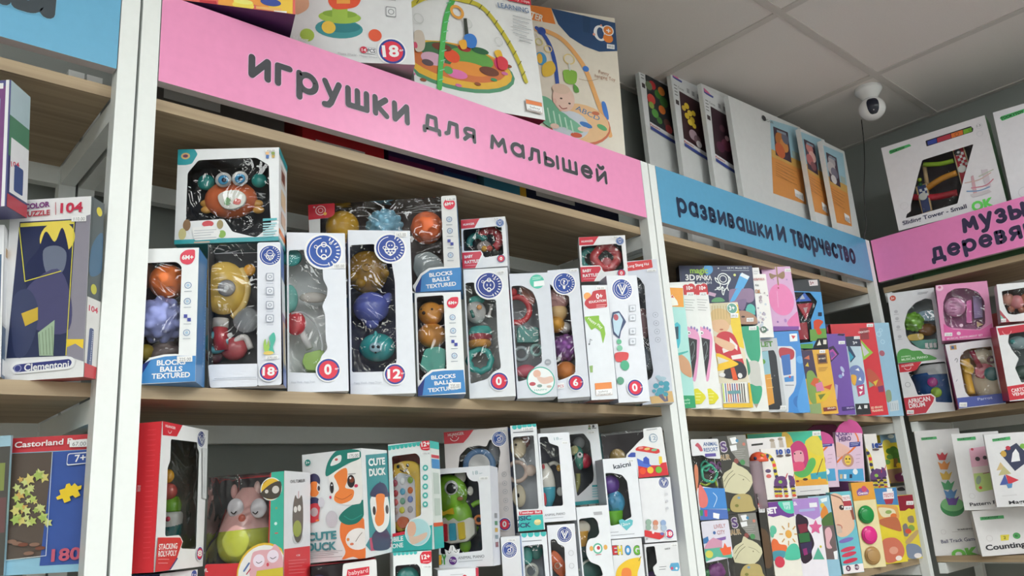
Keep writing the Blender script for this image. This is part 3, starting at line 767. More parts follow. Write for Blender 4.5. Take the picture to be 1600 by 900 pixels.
def blocks_box(label, quad, wl, y, toys, price=None, **k):
    """blue and white window box of textured rubber blocks and balls; wl = window outline"""
    return Box('textured_ball_box', label, 'toy box', quad, .06, card='#e6e8ea', left='#3f77b8', right='#4a7fb5', bottom='#3b7fbe', inn='#5a4f52', hole=wl, y=y, **k)
def icons(b, pts, r=4.5, col='#4a76a8'):
    b.art('feature_icons')
    for i, (x, y) in enumerate(pts):
        if i % 4 == 2: b.P([(x-r, y-r), (x, y-r), (x, y), (x-r, y)], '#39439a').P([(x, y), (x+r, y), (x+r, y+r), (x, y+r)], '#39439a')
        else: b.ring(x, y, r*.85, .8, col, n=14).C(x, y, r*.4, '#a9c4dc')
        b.S([(x-r, y+r+4), (x+r, y+r+3.8)], .8, '#8a94a0', sm=False)
def blocks_print(b, BL, BR, TRl, arch, text, sz):
    b.art('title_panel').P([(arch[0][0]-6, arch[0][1]+1)]+[(x-2, y-3) for x, y in arch[1:]]+[TRl, BR, BL], '#eceef1').P(arch+[TRl, BR, BL], '#3f84c2')
    b.P([BL, (BL[0]+1, arch[0][1]+2), arch[1], (BL[0]+8, BL[1]-1)], '#23337a')
    b.art('title_text')
    for (t_, p0, p1, hh) in text: b.T(t_, p0, p1, hh, '#f4f6f8', .03)
def drop(b, x, y, r):
    b.art('age_badge').P([(x-r, y+r*.3), (x-r*.9, y-r*.4), (x-r*.2, y-r*.95), (x+r, y-r), (x+r, y+r*.1), (x+r*.6, y+r*.8), (x, y+r), (x-r*.7, y+r*.8)], '#d62f4a', r=.003).T('6M+', (x-r*.72, y+r*.3), (x+r*.78, y+r*.26), r*.55, '#ffffff', .035)

b = blocks_box('blue textured balls window box against the post, orange dented ball over lilac knobbed ball', [(215, 389.5), (311, 386.5), (305, 596), (205, 600.5)],
               [(222, 411), (276, 409), (284, 416), (279, 556), (258, 557), (238, 569), (215, 572)], -.0, None, z=Z2)
b.ball(262, 440, 26, '#ff7c40', .026, 'dented_ball', dents=12, kind='rubber'); b.ball(252, 500, 33, '#9aa2dc', .03, 'knobbed_ball', bumps=40, kind='rubber')
b.ball(226, 430, 20, '#a46a52', .042, 'brown_ball', kind='rubber'); b.ball(228, 551, 13, '#b9a23a', .03, 'yellow_ball', kind='rubber'); b.ball(256, 553, 24, '#6a5a58', .042, 'grey_block', (1, .8, .8), bumps=12, kind='rubber')
blocks_print(b, (205, 600), (305, 596), (306, 556), [(222, 577), (236, 562), (258, 557), (276, 556)], [('BLOCKS', (245, 571), (290, 569), 8), ('BALLS', (250, 581), (285, 580), 8), ('TEXTURED', (237, 592), (297, 589), 8)], 8)
drop(b, 293, 402, 12); icons(b, [(294, 446), (293, 471), (293, 497), (292, 520)], 5.5)
b.price(277, 557, 24, 9, '225.00')
b.art('side_text', 'R').T('Best friend educators', (317, 574), (323, 430), 4, '#c5d4e4', .01).end()

b = Box('rattle_set_box', 'white film fronted box with a yellow bear rattle and 18 month age badge', 'toy box', [(322, 382), (441, 377), (440, 602), (328, 606)], .055, card='#dfe1ea', right='#4b6cae', inn='#4a4a50', z=Z2, y=.0,
        panels=[[(402, 377), (441, 377), (440, 602), (402, 603)], [(322, 570), (404, 568), (403, 604), (328, 606)]], open_faces='T')
t = b.ball(350, 450, 36, '#e9c05a', .03, 'rattle_body', (.95, .45, 1.15)); b.ball(354, 450, 13, '#a8a4a4', .012, 'dial', (1, .35, 1), parent=t); b.ball(354, 450, 4, '#f0f0f0', .007, 'dial_face', (1, .3, 1), parent=t)
b.ball(390, 422, 9, '#eaa83c', .03, 'ear', (1, .5, 1), parent=t); b.tube([(376, 420), (386, 450), (378, 480), (362, 496)], [5, 6, 5, 4], '#e6c67a', .03, 'handle', t)
b.torus(331, 446, 9, 4, '#d99aa0', .03, 'teething_ring'); b.tube([(345, 498), (344, 512)], 12, '#ddd6d0', .03, 'collar'); b.tube([(344, 510), (346, 548)], 11, '#c8404a', .03, 'red_shaker'); b.tube([(362, 545), (372, 530), (384, 528), (392, 545)], 5, '#e8e2de', .035, 'spoon')
b.torus(338, 535, 13, 5, '#6fb6c6', .028, 'blue_ring'); b.ball(366, 545, 20, '#c9545c', .04, 'red_ball', (1, .6, .9)); b.ball(335, 556, 13, '#6a4048', .04, 'maroon_ball', (1, .6, 1)); b.ball(385, 500, 20, '#c9c6c8', .035, 'clear_ball', (1, .7, 1), m=tinted_plastic('#c8ccd0'))
b.seal(422, 399, 15, 'buoy')
b.art('feature_icons')
for y in (433, 455, 477, 498): b.P([(416, y-6), (428, y-6), (428, y+6), (416, y+6)], '#8f95a5', r=.002).P([(417, y-5), (427, y-5), (427, y+5), (417, y+5)], '#e0e2ea', r=.002).C(422, y, 2.8, '#8f95a5').C(422, y, 1.8, '#e0e2ea').S([(417, y+10), (427, y+10)], .7, '#9a9fae', sm=False)
b.art('seaweed_print').P([(414, 550), (412, 538), (415, 530), (417, 540), (420, 532), (421, 552)], '#9cc25a', sm=True).P([(420, 552), (423, 538), (421, 528), (428, 520), (431, 530), (427, 543), (429, 552)], '#4fb09a', sm=True).E(420, 552, 8, 3, '#e0c46a')
b.art('small_print').lines(336, 592, 400, 590, 1, 6, 1.2, '#b4b8c2')
b.price(415, 556, 20, 6, '270.00'); b.age(421, 581, 14, '18')
b.art('side_print', 'R').R(0, 0, 1, .12, '#4460a8').R(0, .12, 1, .5, '#7f86a0').R(.2, .15, .8, .45, '#c0b090').R(0, .5, 1, .75, '#dfe4e8').end()

b = Box('teether_box', 'white die-cut box with pale grey tray, red and green teether and round seal', 'toy box', [(446, 364.5), (540, 363), (544, 614), (451, 611)], .06, card='#dde0e8', right='#4d5f9c', left='#5672ac', inn='#e6eaf0', z=Z2, y=.0,
        hole=[(450, 391), (478, 390), (484, 405), (504, 420), (505, 437), (512, 450), (511, 462), (503, 478), (508, 492), (509, 530), (512, 545), (502, 556), (498, 583), (452, 582)])
b.ball(462, 505, 17, '#d8434e', .022, 'red_ball', (.9, .6, 1.1)); b.tube([(468, 512), (484, 545)], 6, '#efeaea', .03, 'handle'); b.slab([(476, 552), (505, 545), (509, 556), (500, 580), (478, 578), (472, 565)], '#9cc651', .022, .02, 'green_block', r=.004)
b.ball(455, 402, 14, '#54b7b4', .022, 'teal_ear', (1.1, .5, 1)); b.ball(452, 467, 16, '#7fc8bf', .03, 'teal_ring', (.8, .5, 1.4)); b.ball(490, 465, 14, '#c3bdb6', .03, 'grey_leaf', (1.5, .3, .6))
b.tube([(455, 490), (472, 488), (492, 505), (502, 530), (503, 548)], 1.6, '#f2f4f6', .012, 'clear_rib', m=tinted_plastic('#e8ecf0'))
b.seal(506, 393, 25, 'baby', '#2450a4'); b.price(520, 412, 20, 8, '185.00'); b.age(513, 578, 17, '0')
b.art('small_print').T('Happy World - Happy Dream', (455, 599), (492, 598), 3, '#a4a9b4', .0).end()

b = Box('bath_toy_box', 'white die-cut box with brown, blue and teal bath toys in one column', 'toy box', [(542, 362), (641, 358), (650, 619), (549, 612.5)], .062, card='#dcdfe6', right='#2c3560', left='#4a68a8', inn='#2e3354', z=Z2, y=.0,
        hole=[(544, 383), (585, 381), (590, 396), (612, 410), (617, 440), (620, 560), (617, 580), (546, 582)])
t = b.ball(574, 425, 33, '#8f6a1e', .034, 'octopus_toy', (.95, .7, 1)); b.torus(573, 417, 6, 1.6, '#a07a2a', .005, 'mouth_ring', t)
for x, y in ((551, 432), (563, 443), (587, 441), (600, 427)): b.ball(x, y, 8, '#94701f', .016, 'arm_nub', parent=t)
b.ball(574, 400, 9, '#a27c30', .02, 'head_knob', (1.2, .6, .5), parent=t)
t = b.ball(580, 481, 27, '#5b66b4', .03, 'whale_toy', (1, .7, .9)); b.ball(601, 472, 14, '#5b66b4', .03, 'tail', (.6, .5, 1.2), parent=t, rot=-.6); b.ball(581, 502, 11, '#5560ae', .028, 'fin', (1, .6, 1.1), parent=t)
t = b.ball(590, 543, 26, '#2a9a9c', .026, 'fish_toy', (1.05, .7, .85)); b.ball(587, 543, 10, '#8fb6c6', .006, 'face', (1, .3, .8), parent=t)
for x in (583, 591): b.ball(x, 542, 2.6, '#22242c', .0035, 'eye', parent=t)
b.ball(587, 551, 1.6, '#22242c', .0035, 'mouth', parent=t); b.ball(587, 523, 5, '#2a9a9c', .01, 'crest', (.6, .5, 1.2), parent=t); b.ball(613, 540, 6, '#2a9a9c', .02, 'tail', (.6, .5, 1.2), parent=t)
b.seal(610, 388, 21, 'buoy', '#2a4596'); b.price(617, 363, 19, 8, '165.00'); b.age(617, 585, 15.5, '12')
b.art('small_print').T('Happy World - Happy Dream', (553, 600), (596, 599), 3, '#a4a9b4', .0).end()

b = Box('textured_ball_box', 'wide clear film box with yellow, pale blue and orange balls, behind the seal boxes', 'toy box', [(479.5, 320.5), (714, 304.5), (721, 453), (487, 469)], .085, card='#dcdcdc', right='#4a7fb5', bottom='#3b7fbe', left='#b03038', inn='#6a5f5e', y=.005, open_faces='T',
        panels=[[(479, 321), (500, 319), (501, 468), (487, 469)], [(689, 306), (714, 304), (721, 453), (694, 425)], [(487, 469), (500, 464), (640, 452), (650, 460), (721, 454), (721, 453)]])
b.ball(535, 355, 25, '#f2b43c', .035, 'yellow_ball', (1, .8, 1), kind='rubber'); b.ball(601, 355, 25, '#86bcd6', .035, 'pale_blue_ball', bumps=50, kind='rubber'); b.ball(667, 356, 24.5, '#ff7444', .03, 'orange_ball', dents=14, kind='rubber')
b.slab([(648, 398), (670, 392), (684, 400), (695, 415), (690, 440), (655, 440), (645, 420)], '#8e9a9c', .03, .03, 'grey_block', r=.006)
b.ball(601, 420, 25, '#7aa07a', .05, 'green_ball', kind='rubber')
b.art('corner_logo').P([(479.5, 320.5), (523, 317), (523, 335), (516, 340), (480, 344)], '#c8283a', r=.003).ring(501, 329, 7, 1.3, '#f0c8c8').ring(501, 329, 3.5, 1, '#f0c8c8').C(508, 334, 2.5, '#eab04a').C(491, 324, 1.5, '#f0c8c8')
blocks_print(b, (649, 457), (721, 453), (720, 418), [(651, 447), (659, 431), (672, 422), (690, 420)], [('BLOCKS', (671, 433), (707, 429), 6), ('BALLS', (676, 441), (703, 438), 6), ('TEXTURED', (666, 451), (713, 446), 6)], 6.5)
b.art('age_badge').C(702, 319, 8.5, '#d62f4a').T('6M+', (695, 322), (709, 320), 5, '#ffffff', .03)
b.price(697, 309, 16, 5, '146.00'); icons(b, [(702, 343), (703, 361), (704, 379), (704, 399)], 4.6); b.end()

b = blocks_box('blue and white textured toys box with an orange bear over a teal block', [(649, 458), (719.5, 456), (728, 613), (652, 619)],
               [(651, 464), (693, 461), (698, 578), (676, 580), (660, 592), (654, 596)], .0, None, z=Z2)
t = b.ball(673, 490, 19, '#d9923a', .028, 'bear_toy', (1, .8, .95), kind='rubber'); b.ball(690, 483, 7, '#d9923a', .02, 'ear', parent=t, kind='rubber'); b.ball(675, 524, 21, '#d9923a', .032, 'body', (1.05, .8, .9), parent=t, kind='rubber')
for x, y, r_ in ((675, 483, 1.8), (658, 483, 1.6), (662, 489, 2.8)): b.ball(x, y, r_, '#3a2a28', .006, 'face_dot', parent=t)
b.slab([(664, 545), (684, 541), (697, 546), (696, 576), (672, 584), (656, 572), (660, 556)], '#4fae9c', .012, .03, 'teal_block', r=.004)
blocks_print(b, (652, 619), (728, 613), (724, 578), [(656, 603), (664, 590), (676, 581), (694, 579)], [('BLOCKS', (674, 593), (712, 590), 6), ('BALLS', (679, 602), (708, 599), 6), ('TEXTURED', (669, 613), (718, 608), 6)], 7)
drop(b, 707, 473, 9); icons(b, [(707, 496), (708, 517), (710, 536), (710, 556)], 4.8)
b.price(701, 598, 19, 10, '235.00').end()

b = Box('rattle_set_box', 'white die-cut baby toy box with a grey bear over striped rings and teal teething ring', 'toy box', [(725, 422), (792, 417.5), (807, 617.5), (732.5, 622)], .06, card='#dfe1e4', right='#c8cad2', left='#6a92c0', inn='#b9b9b8', z=Z2, y=.0,
        hole=[(727, 442), (741, 441), (746, 455), (760, 467), (775, 468), (778, 530), (783, 575), (770, 582), (762, 592), (734, 600)])
t = b.ball(744, 488, 16, '#cfccc8', .028, 'bear_head', (.95, .6, 1.1)); b.ball(749, 480, 4, '#d99a5a', .008, 'cheek', (1, .4, 1), parent=t); b.tube([(736, 485), (738, 490), (740, 496)], 2.5, '#2f7a6c', .008, 'mouth_mark', t)
b.ball(745, 469, 11, '#5cc0b4', .03, 'teal_cap', (1.1, .6, .6)); b.tube([(768, 476), (766, 486), (763, 497)], [3.5, 1.8, 3.5], '#ded8d4', .026, 'bone_charm')
b.lathe(751, 512, 526, [(0, 17), (.5, 18), (1, 15)], '#5cc0b4', .028, 'teal_ring'); b.lathe(751, 522, 533, [(0, 17), (.5, 18), (1, 17)], '#b0464e', .028, 'red_ring'); b.lathe(750, 531, 543, [(0, 15), (.5, 18), (1, 15)], '#e2a04a', .028, 'orange_ring')
b.torus(750, 563, 17, 4.8, '#45b0a6', .024, 'teething_ring', lobes=8)
b.seal(764, 446, 19.5, 'baby', '#2b3f8c'); b.price(776, 424, 12, 5, '150.00', -.1); b.age(780, 596, 13.5, '0').end()

def small_rattle(label, quad, toy, ptext, **k):
    q = quad; L = lambda u, v: (q[3][0]+(q[2][0]-q[3][0])*u+((q[0][0]+(q[1][0]-q[0][0])*u)-(q[3][0]+(q[2][0]-q[3][0])*u))*v, q[3][1]+(q[2][1]-q[3][1])*u+((q[0][1]+(q[1][1]-q[0][1])*u)-(q[3][1]+(q[2][1]-q[3][1])*u))*v)
    b = Box('baby_rattle_box', label, 'toy box', quad, .058, card='#e2e2e4', bottom='#c9cacc', right='#c8ccd4', inn='#4a4a4c', hole=[L(.04, .8), L(.9, .82), L(.93, .24), L(.5, .2), L(.42, .34), L(.04, .36)], group=None, **k)
    toy(b, L)
    b.art('maker_logo').P([L(0, 1), L(.42, 1), L(.3, .82), L(.0, .82)], '#c83040').T('HUANGER', L(.05, .88), L(.3, .885), 3.2, '#f4e0e2', .02)
    b.art('title_panel').P([L(.0, .36), L(.42, .35), L(.47, .28), L(.44, .2), L(.3, .0), L(0, 0)], '#f0f0f2').P([L(0, .33), L(.42, .33), L(.44, .27), L(.28, .0), L(0, 0)], '#cf3448')
    b.art('title_text').T('BABY', L(.05, .21), L(.24, .22), 4.4, '#f8eef0', .03).T('RATTLES', L(.05, .1), L(.4, .115), 4.6, '#f8eef0', .03).lines(*L(.06, .06), *L(.3, .06), 1, 2, .6, '#e8b0b8')
    x, y = L(.87, .87); b.seal(x, y, 6, 'baby', '#3a62a4'); x, y = L(.87, .155)
    b.art('age_badge').C(x, y, 6, '#3a3a78').C(x, y, 5, '#cf3448').T('0', (x-2, y+2.5), (x+2, y+2.4), 5, '#ffffff', .03)
    x, y = L(.72, .98); b.price(x, y, 9, 3.2, ptext).end()
def toyA(b, L):
    x, y = L(.35, .5); b.torus(x, y, 12, 5, '#3f9a94', .03, 'teal_arch', a0=20, a1=200); x, y = L(.62, .55); b.torus(x, y, 15, 6, '#d9474e', .03, 'red_arch', a0=-60, a1=150)
    x, y = L(.5, .42); b.ball(x, y, 11, '#e6dcd6', .028, 'clear_bead_drum', (1, .6, .8), m=tinted_plastic('#dccfc8')); x, y = L(.5, .38); b.ball(x, y, 4.5, '#e6b04a', .02, 'bead'); x, y = L(.62, .38); b.ball(x, y, 4.5, '#df6a5a', .02, 'bead')
def toyB(b, L):
    x, y = L(.24, .5); b.torus(x, y, 14, 4.5, '#3f9a94', .03, 'teal_arch', a0=60, a1=240); x, y = L(.56, .52)
    b.torus(x, y, 17, 6.5, '#d9474e', .028, 'red_frame', lobes=4); b.ball(x+1, y+8, 8, '#d9838a', .03, 'pink_ball'); x, y = L(.8, .5); b.ball(x, y, 6, '#e0605a', .024, 'red_knob', (1, .6, 1.2))
small_rattle('small baby rattles box with teal and red arch rattle, beside the wide film box', [(720, 344), (790, 337.5), (792.5, 416), (723, 420)], toyA, '76.00', y=.0)
small_rattle('small baby rattles box with a square holed red rattle, overhanging the narrow education box', [(904.5, 371), (977.5, 367), (981, 437.5), (907.5, 440.5)], toyB, '78.00', y=-.03, z=2.017, sy=.03)

b = Box('rattle_set_box', 'grey box with round mint badge, red crescent rattle and printed crawling baby', 'toy box', [(796, 429), (856, 424.5), (871, 618), (808, 621)], .06, card='#ced2da', left='#37407c', bottom='#c9ccd4', inn='#b4b8be', z=Z2, y=.0,
        hole=[(797, 447), (815, 446), (832, 455), (838, 468), (840, 478), (845, 530), (847, 566), (835, 574), (825, 592), (804, 597)])
b.torus(807, 484, 20, 4.5, '#d0454a', .022, 'red_rattle_ring', a0=-110, a1=120); b.slab([(812, 448), (825, 450), (836, 462), (836, 474), (828, 476), (816, 460)], '#c98a78', .026, .008, 'rattle_shade', r=.003); b.ball(801, 457, 7, '#d0454a', .018, 'rattle_eye')
b.slab([(808, 512), (818, 508), (825, 516), (834, 510), (842, 512), (842, 535), (808, 535)], '#47948c', .024, .012, 'teal_block', r=.003)
b.torus(814, 553, 10, 3, '#9aa6aa', .024, 'grey_ring'); b.torus(838, 547, 8, 2.5, '#9ac4c0', .026, 'pale_ring'); b.ball(822, 580, 15, '#e0687c', .034, 'pink_bead', (1.1, .5, .7))
b.art('mint_badge').C(839, 440, 11, '#4fb9a0').P([(834, 440), (850, 438), (851, 446), (834, 448)], '#e6f0ee').lines(832, 434, 846, 433, 2, 2.5, .8, '#bfe4da')
b.art('picture_badge').C(845, 595, 22, '#3fae9a').C(845, 595, 20.4, '#e7ecec').C(839, 584, 6, '#dcb09c').P([(839, 588), (850, 590), (862, 588), (864, 596), (850, 600), (842, 596)], '#dcbcae', sm=True).E(832, 600, 5, 3, '#b9545c').E(843, 603, 4, 2.5, '#7f9a94').E(858, 604, 4, 2, '#c9b4a8')
b.T('HAPPY', (835, 611), (855, 610), 2.5, '#3fae9a', .0)
b.art('age_dot').C(856, 566, 5, '#9a9ea6').T('3M+', (853, 567), (859, 567), 2, '#f0f0f0', 0).end()

b = Box('rattle_set_box', 'white box with question mark bulb seal, pink, yellow and purple balls and number 6', 'toy box', [(856, 424), (904, 417.5), (922.5, 617.5), (871, 621)], .055, card='#d9dce4', left='#8890ae', inn='#6a5c60', z=Z2, y=-.0,
        hole=[(857, 444), (862, 446), (870, 458), (889, 462), (892, 500), (899, 560), (899, 583), (886, 590), (872, 595)])
b.ball(872, 467, 17, '#d5a09c', .026, 'pink_dented_ball', (1, .8, 1), dents=10, kind='rubber'); b.ball(873, 488, 14, '#ecc48a', .03, 'cream_ball', kind='rubber'); b.ball(869, 507, 13, '#eea83a', .026, 'orange_small_ball', kind='rubber')
b.ball(883, 512, 9, '#dcd2cc', .034, 'clear_ball'); b.ball(884, 543, 19, '#8a4f9a', .028, 'purple_knobbed_ball', bumps=40, kind='rubber'); b.ball(884, 580, 17, '#ea8a3a', .028, 'orange_ball', (1, .8, .9), kind='rubber')
b.seal(881.5, 443, 16, 'bulb'); b.price(891, 421, 11, 4, '45.00'); b.age(900, 598, 11.5, '6')
b.art('piece_count').P([(871, 599), (882, 598), (882, 607), (871, 608)], '#f0f0f4', r=.002).T('PCS', (872, 606), (881, 605), 4, '#c05060', .02).end()

b = Box('education_toy_box', 'narrow white box with a green arrow and a red education label', 'toy box', [(909, 447), (949, 444), (965, 621), (923.5, 624)], .06, card='#dcdfe4', bottom='#7a3438', left='#b4b9c8', z=Z2, y=-.0)
b.art('label_print').C(918, 463, 6, '#e8a05a').P([(914, 470), (924, 462), (926, 455), (946, 451), (949, 480), (920, 483), (913, 476)], '#b8303a', r=.004).T('0+', (932, 467), (942, 466), 8, '#f6eaea', .03).T('EDUCATION', (920.5, 474), (947, 471), 3.6, '#f6eaea', .02).lines(932, 477, 947, 476, 2, 3, .8, '#e8b8b8')
b.art('arrow_print').P([(913, 495), (936, 493), (936, 500), (944, 510), (946, 522), (942, 537), (938, 518), (930, 512), (924, 516), (914, 500)], '#84b23c', r=.002).T('Happy Play', (918, 499), (940, 514), 4.5, '#eef6de', .01)
b.art('note_print').S([(921, 538), (922, 530), (925, 532)], .8, '#5a5f66', sm=False).C(920.5, 538, 1.3, '#5a5f66').P([(921, 572), (926, 571), (926, 582), (922, 582)], '#8fae6a')
b.art('safety_label').P([(929, 600), (955, 598), (957, 617), (931, 619)], '#c4b4ac', r=.001).P([(929, 599), (955, 597), (956, 607), (930, 609)], '#e08a4e').P([(931, 609), (956, 607), (956.5, 616), (931.5, 618)], '#f0f0f0').T('Safety', (935, 614), (950, 612), 3, '#8f8a8a', 0).T('Material', (934, 618), (954, 616), 3, '#8f8a8a', 0)
b.price(931, 448, 14, 5, '98.00').end()

b = Box('bubble_toy_box', 'white box with a printed bubble bottle and green figures, beside the education box', 'toy box', [(947, 432), (995.6, 429), (1015, 626), (967, 627.5)], .06, card='#dddfe6', left='#a8aec4', bottom='#a8a6a8', right='#333c72', z=Z2, y=-.0)
b.seal(972, 452, 15.5, 'arrow')
b.art('bottle_print').P([(957, 488), (967, 486), (974, 496), (978, 503), (970, 518), (968, 530), (958, 522), (955, 500)], '#39486c', r=.002).P([(959, 491), (967, 489), (973, 500), (969, 515), (966, 526), (959, 518), (957, 500)], '#b8d0de', r=.002).C(962, 496, 5, '#b0545e', kx=.8)
b.art('figure_print').C(967, 534, 4, '#5fae88').C(968, 544, 4.5, '#7fbfa0').P([(961, 552), (980, 551), (981, 560), (976, 564), (963, 565)], '#cf4a4e', sm=True).C(976, 571, 8, '#4fa882', kx=.9).C(969, 595, 6, '#5f9a80')
b.art('feature_icons')
for y in (482, 497, 518, 534): b.P([(983, y-5), (993, y-5.5), (993, y+4.5), (983, y+5)], '#b0b4be', r=.001).P([(984, y-4), (992, y-4.5), (992, y+3.5), (984, y+4)], '#dcdfe6', r=.001).C(988, y, 2, '#b0b4be')
b.age(992, 606, 12.5, '0').end()

b = Box('doll_toy_box', 'grey box with red name strip and printed stone tree, overlapping the post', 'toy box', [(979, 409), (1026, 404), (1053, 628), (1004, 632)], .05, card='#cdd1dc', bottom='#b8b4b4', left='#3d4476', inn='#5b5f68', z=Z2, y=-.02,
        hole=[(985, 430), (999, 434), (1007, 446), (1010, 490), (1015, 540), (1021, 580), (1018, 590), (1004, 600)])
b.ball(1006, 505, 15, '#a87a7e', .026, 'pink_figure', (.7, .5, 1.6)); b.ball(1002, 452, 12, '#6a7078', .026, 'grey_figure', (.7, .5, 1.2)); b.ball(1012, 560, 14, '#7f8a94', .026, 'grey_ball', (.7, .5, 1.4))
b.art('name_strip').P([(979, 410), (1018, 405.5), (1020, 418), (1012, 420), (980, 424)], '#c8373c', r=.002).T('Long Shang Hui', (981, 418.5), (1014, 414), 4.6, '#f8eeee', .01)
b.art('feature_icons')
for y in (492, 505, 518, 531): b.ring(1024+(y-492)*.1, y, 4, .7, '#a6acb8', n=16).C(1024+(y-492)*.1, y, 1.2, '#a6acb8')
b.art('ground_print').P([(1015, 620), (1034, 617), (1038, 612), (1050, 611), (1053, 628), (1018, 631)], '#d3b078')
b.art('tree_print').P([(1028, 618), (1034, 614), (1040, 625), (1042, 613), (1044, 627), (1038, 628)], '#6a6478')
for x, y, r_ in ((1025, 603, 4.5), (1033, 599, 4), (1041, 600, 5), (1032, 611, 6), (1041, 607, 5), (1022, 611, 3), (1027, 616, 3.5), (1040, 616, 4)): b.E(x, y, r_, r_*.9, '#4d9db0')
b.E(1034, 592, 7, 3.5, '#a9c4d0').E(1028, 589, 4, 2.5, '#a9c4d0').price(1011, 421, 14, 4, '165.00').end()
# ---- on top of the pink sign bay: three big boxes standing on stock boxes, plus a tall one on the shelf
def stock(label, x0, x1, z0, z1, y0, y1, c, cat='box', mark=None, name='stock_carton'):
    r = empty(name, ((x0+x1)/2, (y0+y1)/2, z0)); tag(r, label, cat)
    b = MB(); b.box((x0-(x0+x1)/2, y0-(y0+y1)/2, 0), (x1-(x0+x1)/2, y1-(y0+y1)/2, z1-z0), mat(c)); b.build('carton', r, bevel=.0008)
    f = MB(); w = x1-x0; h = z1-z0
    def strip(u0, v0, u1, v1, col, k): f.add([(-w/2+w*u0, -(y1-y0)/2-k, h*v0), (-w/2+w*u1, -(y1-y0)/2-k, h*v0), (-w/2+w*u1, -(y1-y0)/2-k, h*v1), (-w/2+w*u0, -(y1-y0)/2-k, h*v1)], [(0, 1, 2, 3)], mat(col))
    for i, (u0, v0, u1, v1, col) in enumerate(mark or [(.1, .2, .5, .8, '#d8d8d8')]): strip(u0, v0, u1, v1, col, .0004+.0001*i)
    f.build('printed_label', r); return r
stock('red carton seen in the gap under the long pink sign', .30, .47, Z1+.0006, 2.343, .07, .30, '#c8323a', mark=[(.15, .03, .75, .16, '#e6e0de'), (.2, .06, .7, .1, '#c9c0c0')])
stock('violet carton seen in the gap under the pink sign, beside the red carton', .48, .70, Z1+.0006, 2.343, .07, .30, '#3d2c5c', mark=[(.0, .0, .5, .2, '#7a2a5a'), (.6, .0, 1, .2, '#2a4a78')])
stock('teal and yellow edged carton in the gap below the end of the pink lettering', .71, .83, Z1+.0006, 2.343, .06, .28, '#4a8496', mark=[(.0, .0, .85, .25, '#3f7f98'), (.85, .0, 1, .3, '#d9a83a')])
stock('dark blue carton in the gap below the pink sign, near the middle post', .84, 1.15, Z1+.0006, 2.343, .07, .28, '#272b48')
stock('plain grey carton at the start of the top shelf behind the pink sign', .04, .27, Z1+.0006, 2.343, .08, .30, '#6a6664')
b = Box('play_table_box', 'orange and pink toy box overhanging the start of the long pink sign', 'toy box', [(250, -160), (462, -150), (457.5, 37.5), (262, -18)], .09, card='#df6a62', bottom='#3c1c48', right='#b04a50', z=2.3445, y=-.02, yaw=-.35)
b.art('picture').P([(250, -60), (458, -40), (457.5, 24), (282, -20)], '#eb9a4a').P([(262, -18), (300, -14), (457, 24), (457, 37.5)], '#e0706a')
b.P([(312, 0), (338, 2), (339, 9), (312, 5)], '#c03a44').P([(341, 0), (366, 0), (366, 14), (341, 8)], '#efa24a').P([(418, -8), (457, -2), (457, 24), (420, 15)], '#f0c04a').E(380, 9, 17, 6, '#ecd35a').P([(365, 2), (396, 6), (396, 10), (365, 8)], '#ecd35a').E(380, 3, 15, 4, '#f2e27a').E(423, 4, 16, 6, '#3f4f9a')
b.P([(400, 10), (440, 14), (438, 19), (400, 14)], '#e8b06a')
b.price(428, 17, 20, 9, '999.00', .06).end()
b = Box('ball_tower_box', 'large white box with a printed green ball tower, leaning over the pink sign', 'toy box', [(440, -150), (638, -150), (645, 111), (458, 84)], .09, card='#d9dadc', bottom='#a08a92', right='#b8b8be', z=2.3445, y=-.03, yaw=-.48)
b.art('tower_print').E(530, 45, 37, 15, '#3f8f94').E(532, 42, 31, 9, '#2f7a82').E(531, 27, 33, 10, '#9cbc4e').E(531, 22, 27, 6, '#86a840').P([(519, 8), (543, 6), (543, 32), (519, 32)], '#9cbc4e').P([(515, -4), (560, -8), (563, 2), (553, 12), (522, 14)], '#e0583a', sm=True).P([(526, -12), (547, -12), (547, 6), (526, 6)], '#efa24a')
b.C(513.5, 43, 9.8, '#e3bd4a').C(480, 55, 10, '#a5bf4e').C(586, 55.5, 9.5, '#db5a3c').P([(458, -12), (478, -8), (483, 8), (476, 18), (460, 21)], '#dca88a', sm=True)
b.art('feature_icons').P([(602.5, 10), (618.5, 12), (619, 28), (603, 26)], '#8a8c90', r=.003).P([(603.5, 11.5), (617.5, 13), (618, 26.5), (604, 24.5)], '#d9dadc', r=.003).C(611, 19, 4.5, '#8a8c90').C(611, 19, 3.3, '#d9dadc').P([(604, -6), (618, -4), (618, 2), (604, 0)], '#9a9ca0').P([(605, -5), (617, -3), (617, 1), (605, -1)], '#d9dadc')
b.age(612.5, 81, 19, '18')
b.art('piece_count').P([(563, 73), (588, 76), (588, 86), (563, 83)], '#b0b2b8', r=.004).P([(564, 74), (587, 77), (587, 85), (564, 82)], '#e2e2e6', r=.004).C(568, 78.5, 5.3, '#c8324a').T('14', (565, 81), (572, 81.5), 5, '#ffffff', .02).T('PCS', (574, 82.5), (586, 83.5), 6, '#3a3c48', .02)
b.art('small_print').T('Happy World - Happy Dream', (528, 85), (590, 92), 3.2, '#a8a9ae', 0)
b.art('title_text').T('Ball Tower', (458, 64), (482, 67), 7, '#f0f0f2', .02).end()
b = Box('play_gym_box', 'large white box with a printed green arch baby gym, leaning over the pink sign', 'toy box', [None, (806, -150), (853, 188.5), (650, 152)], .08, card='#dcdcdc', bottom='#9a2a40', right='#c03048', z=2.3445, y=-.02, yaw0=-.45, syaw=.1, spitch=.006)
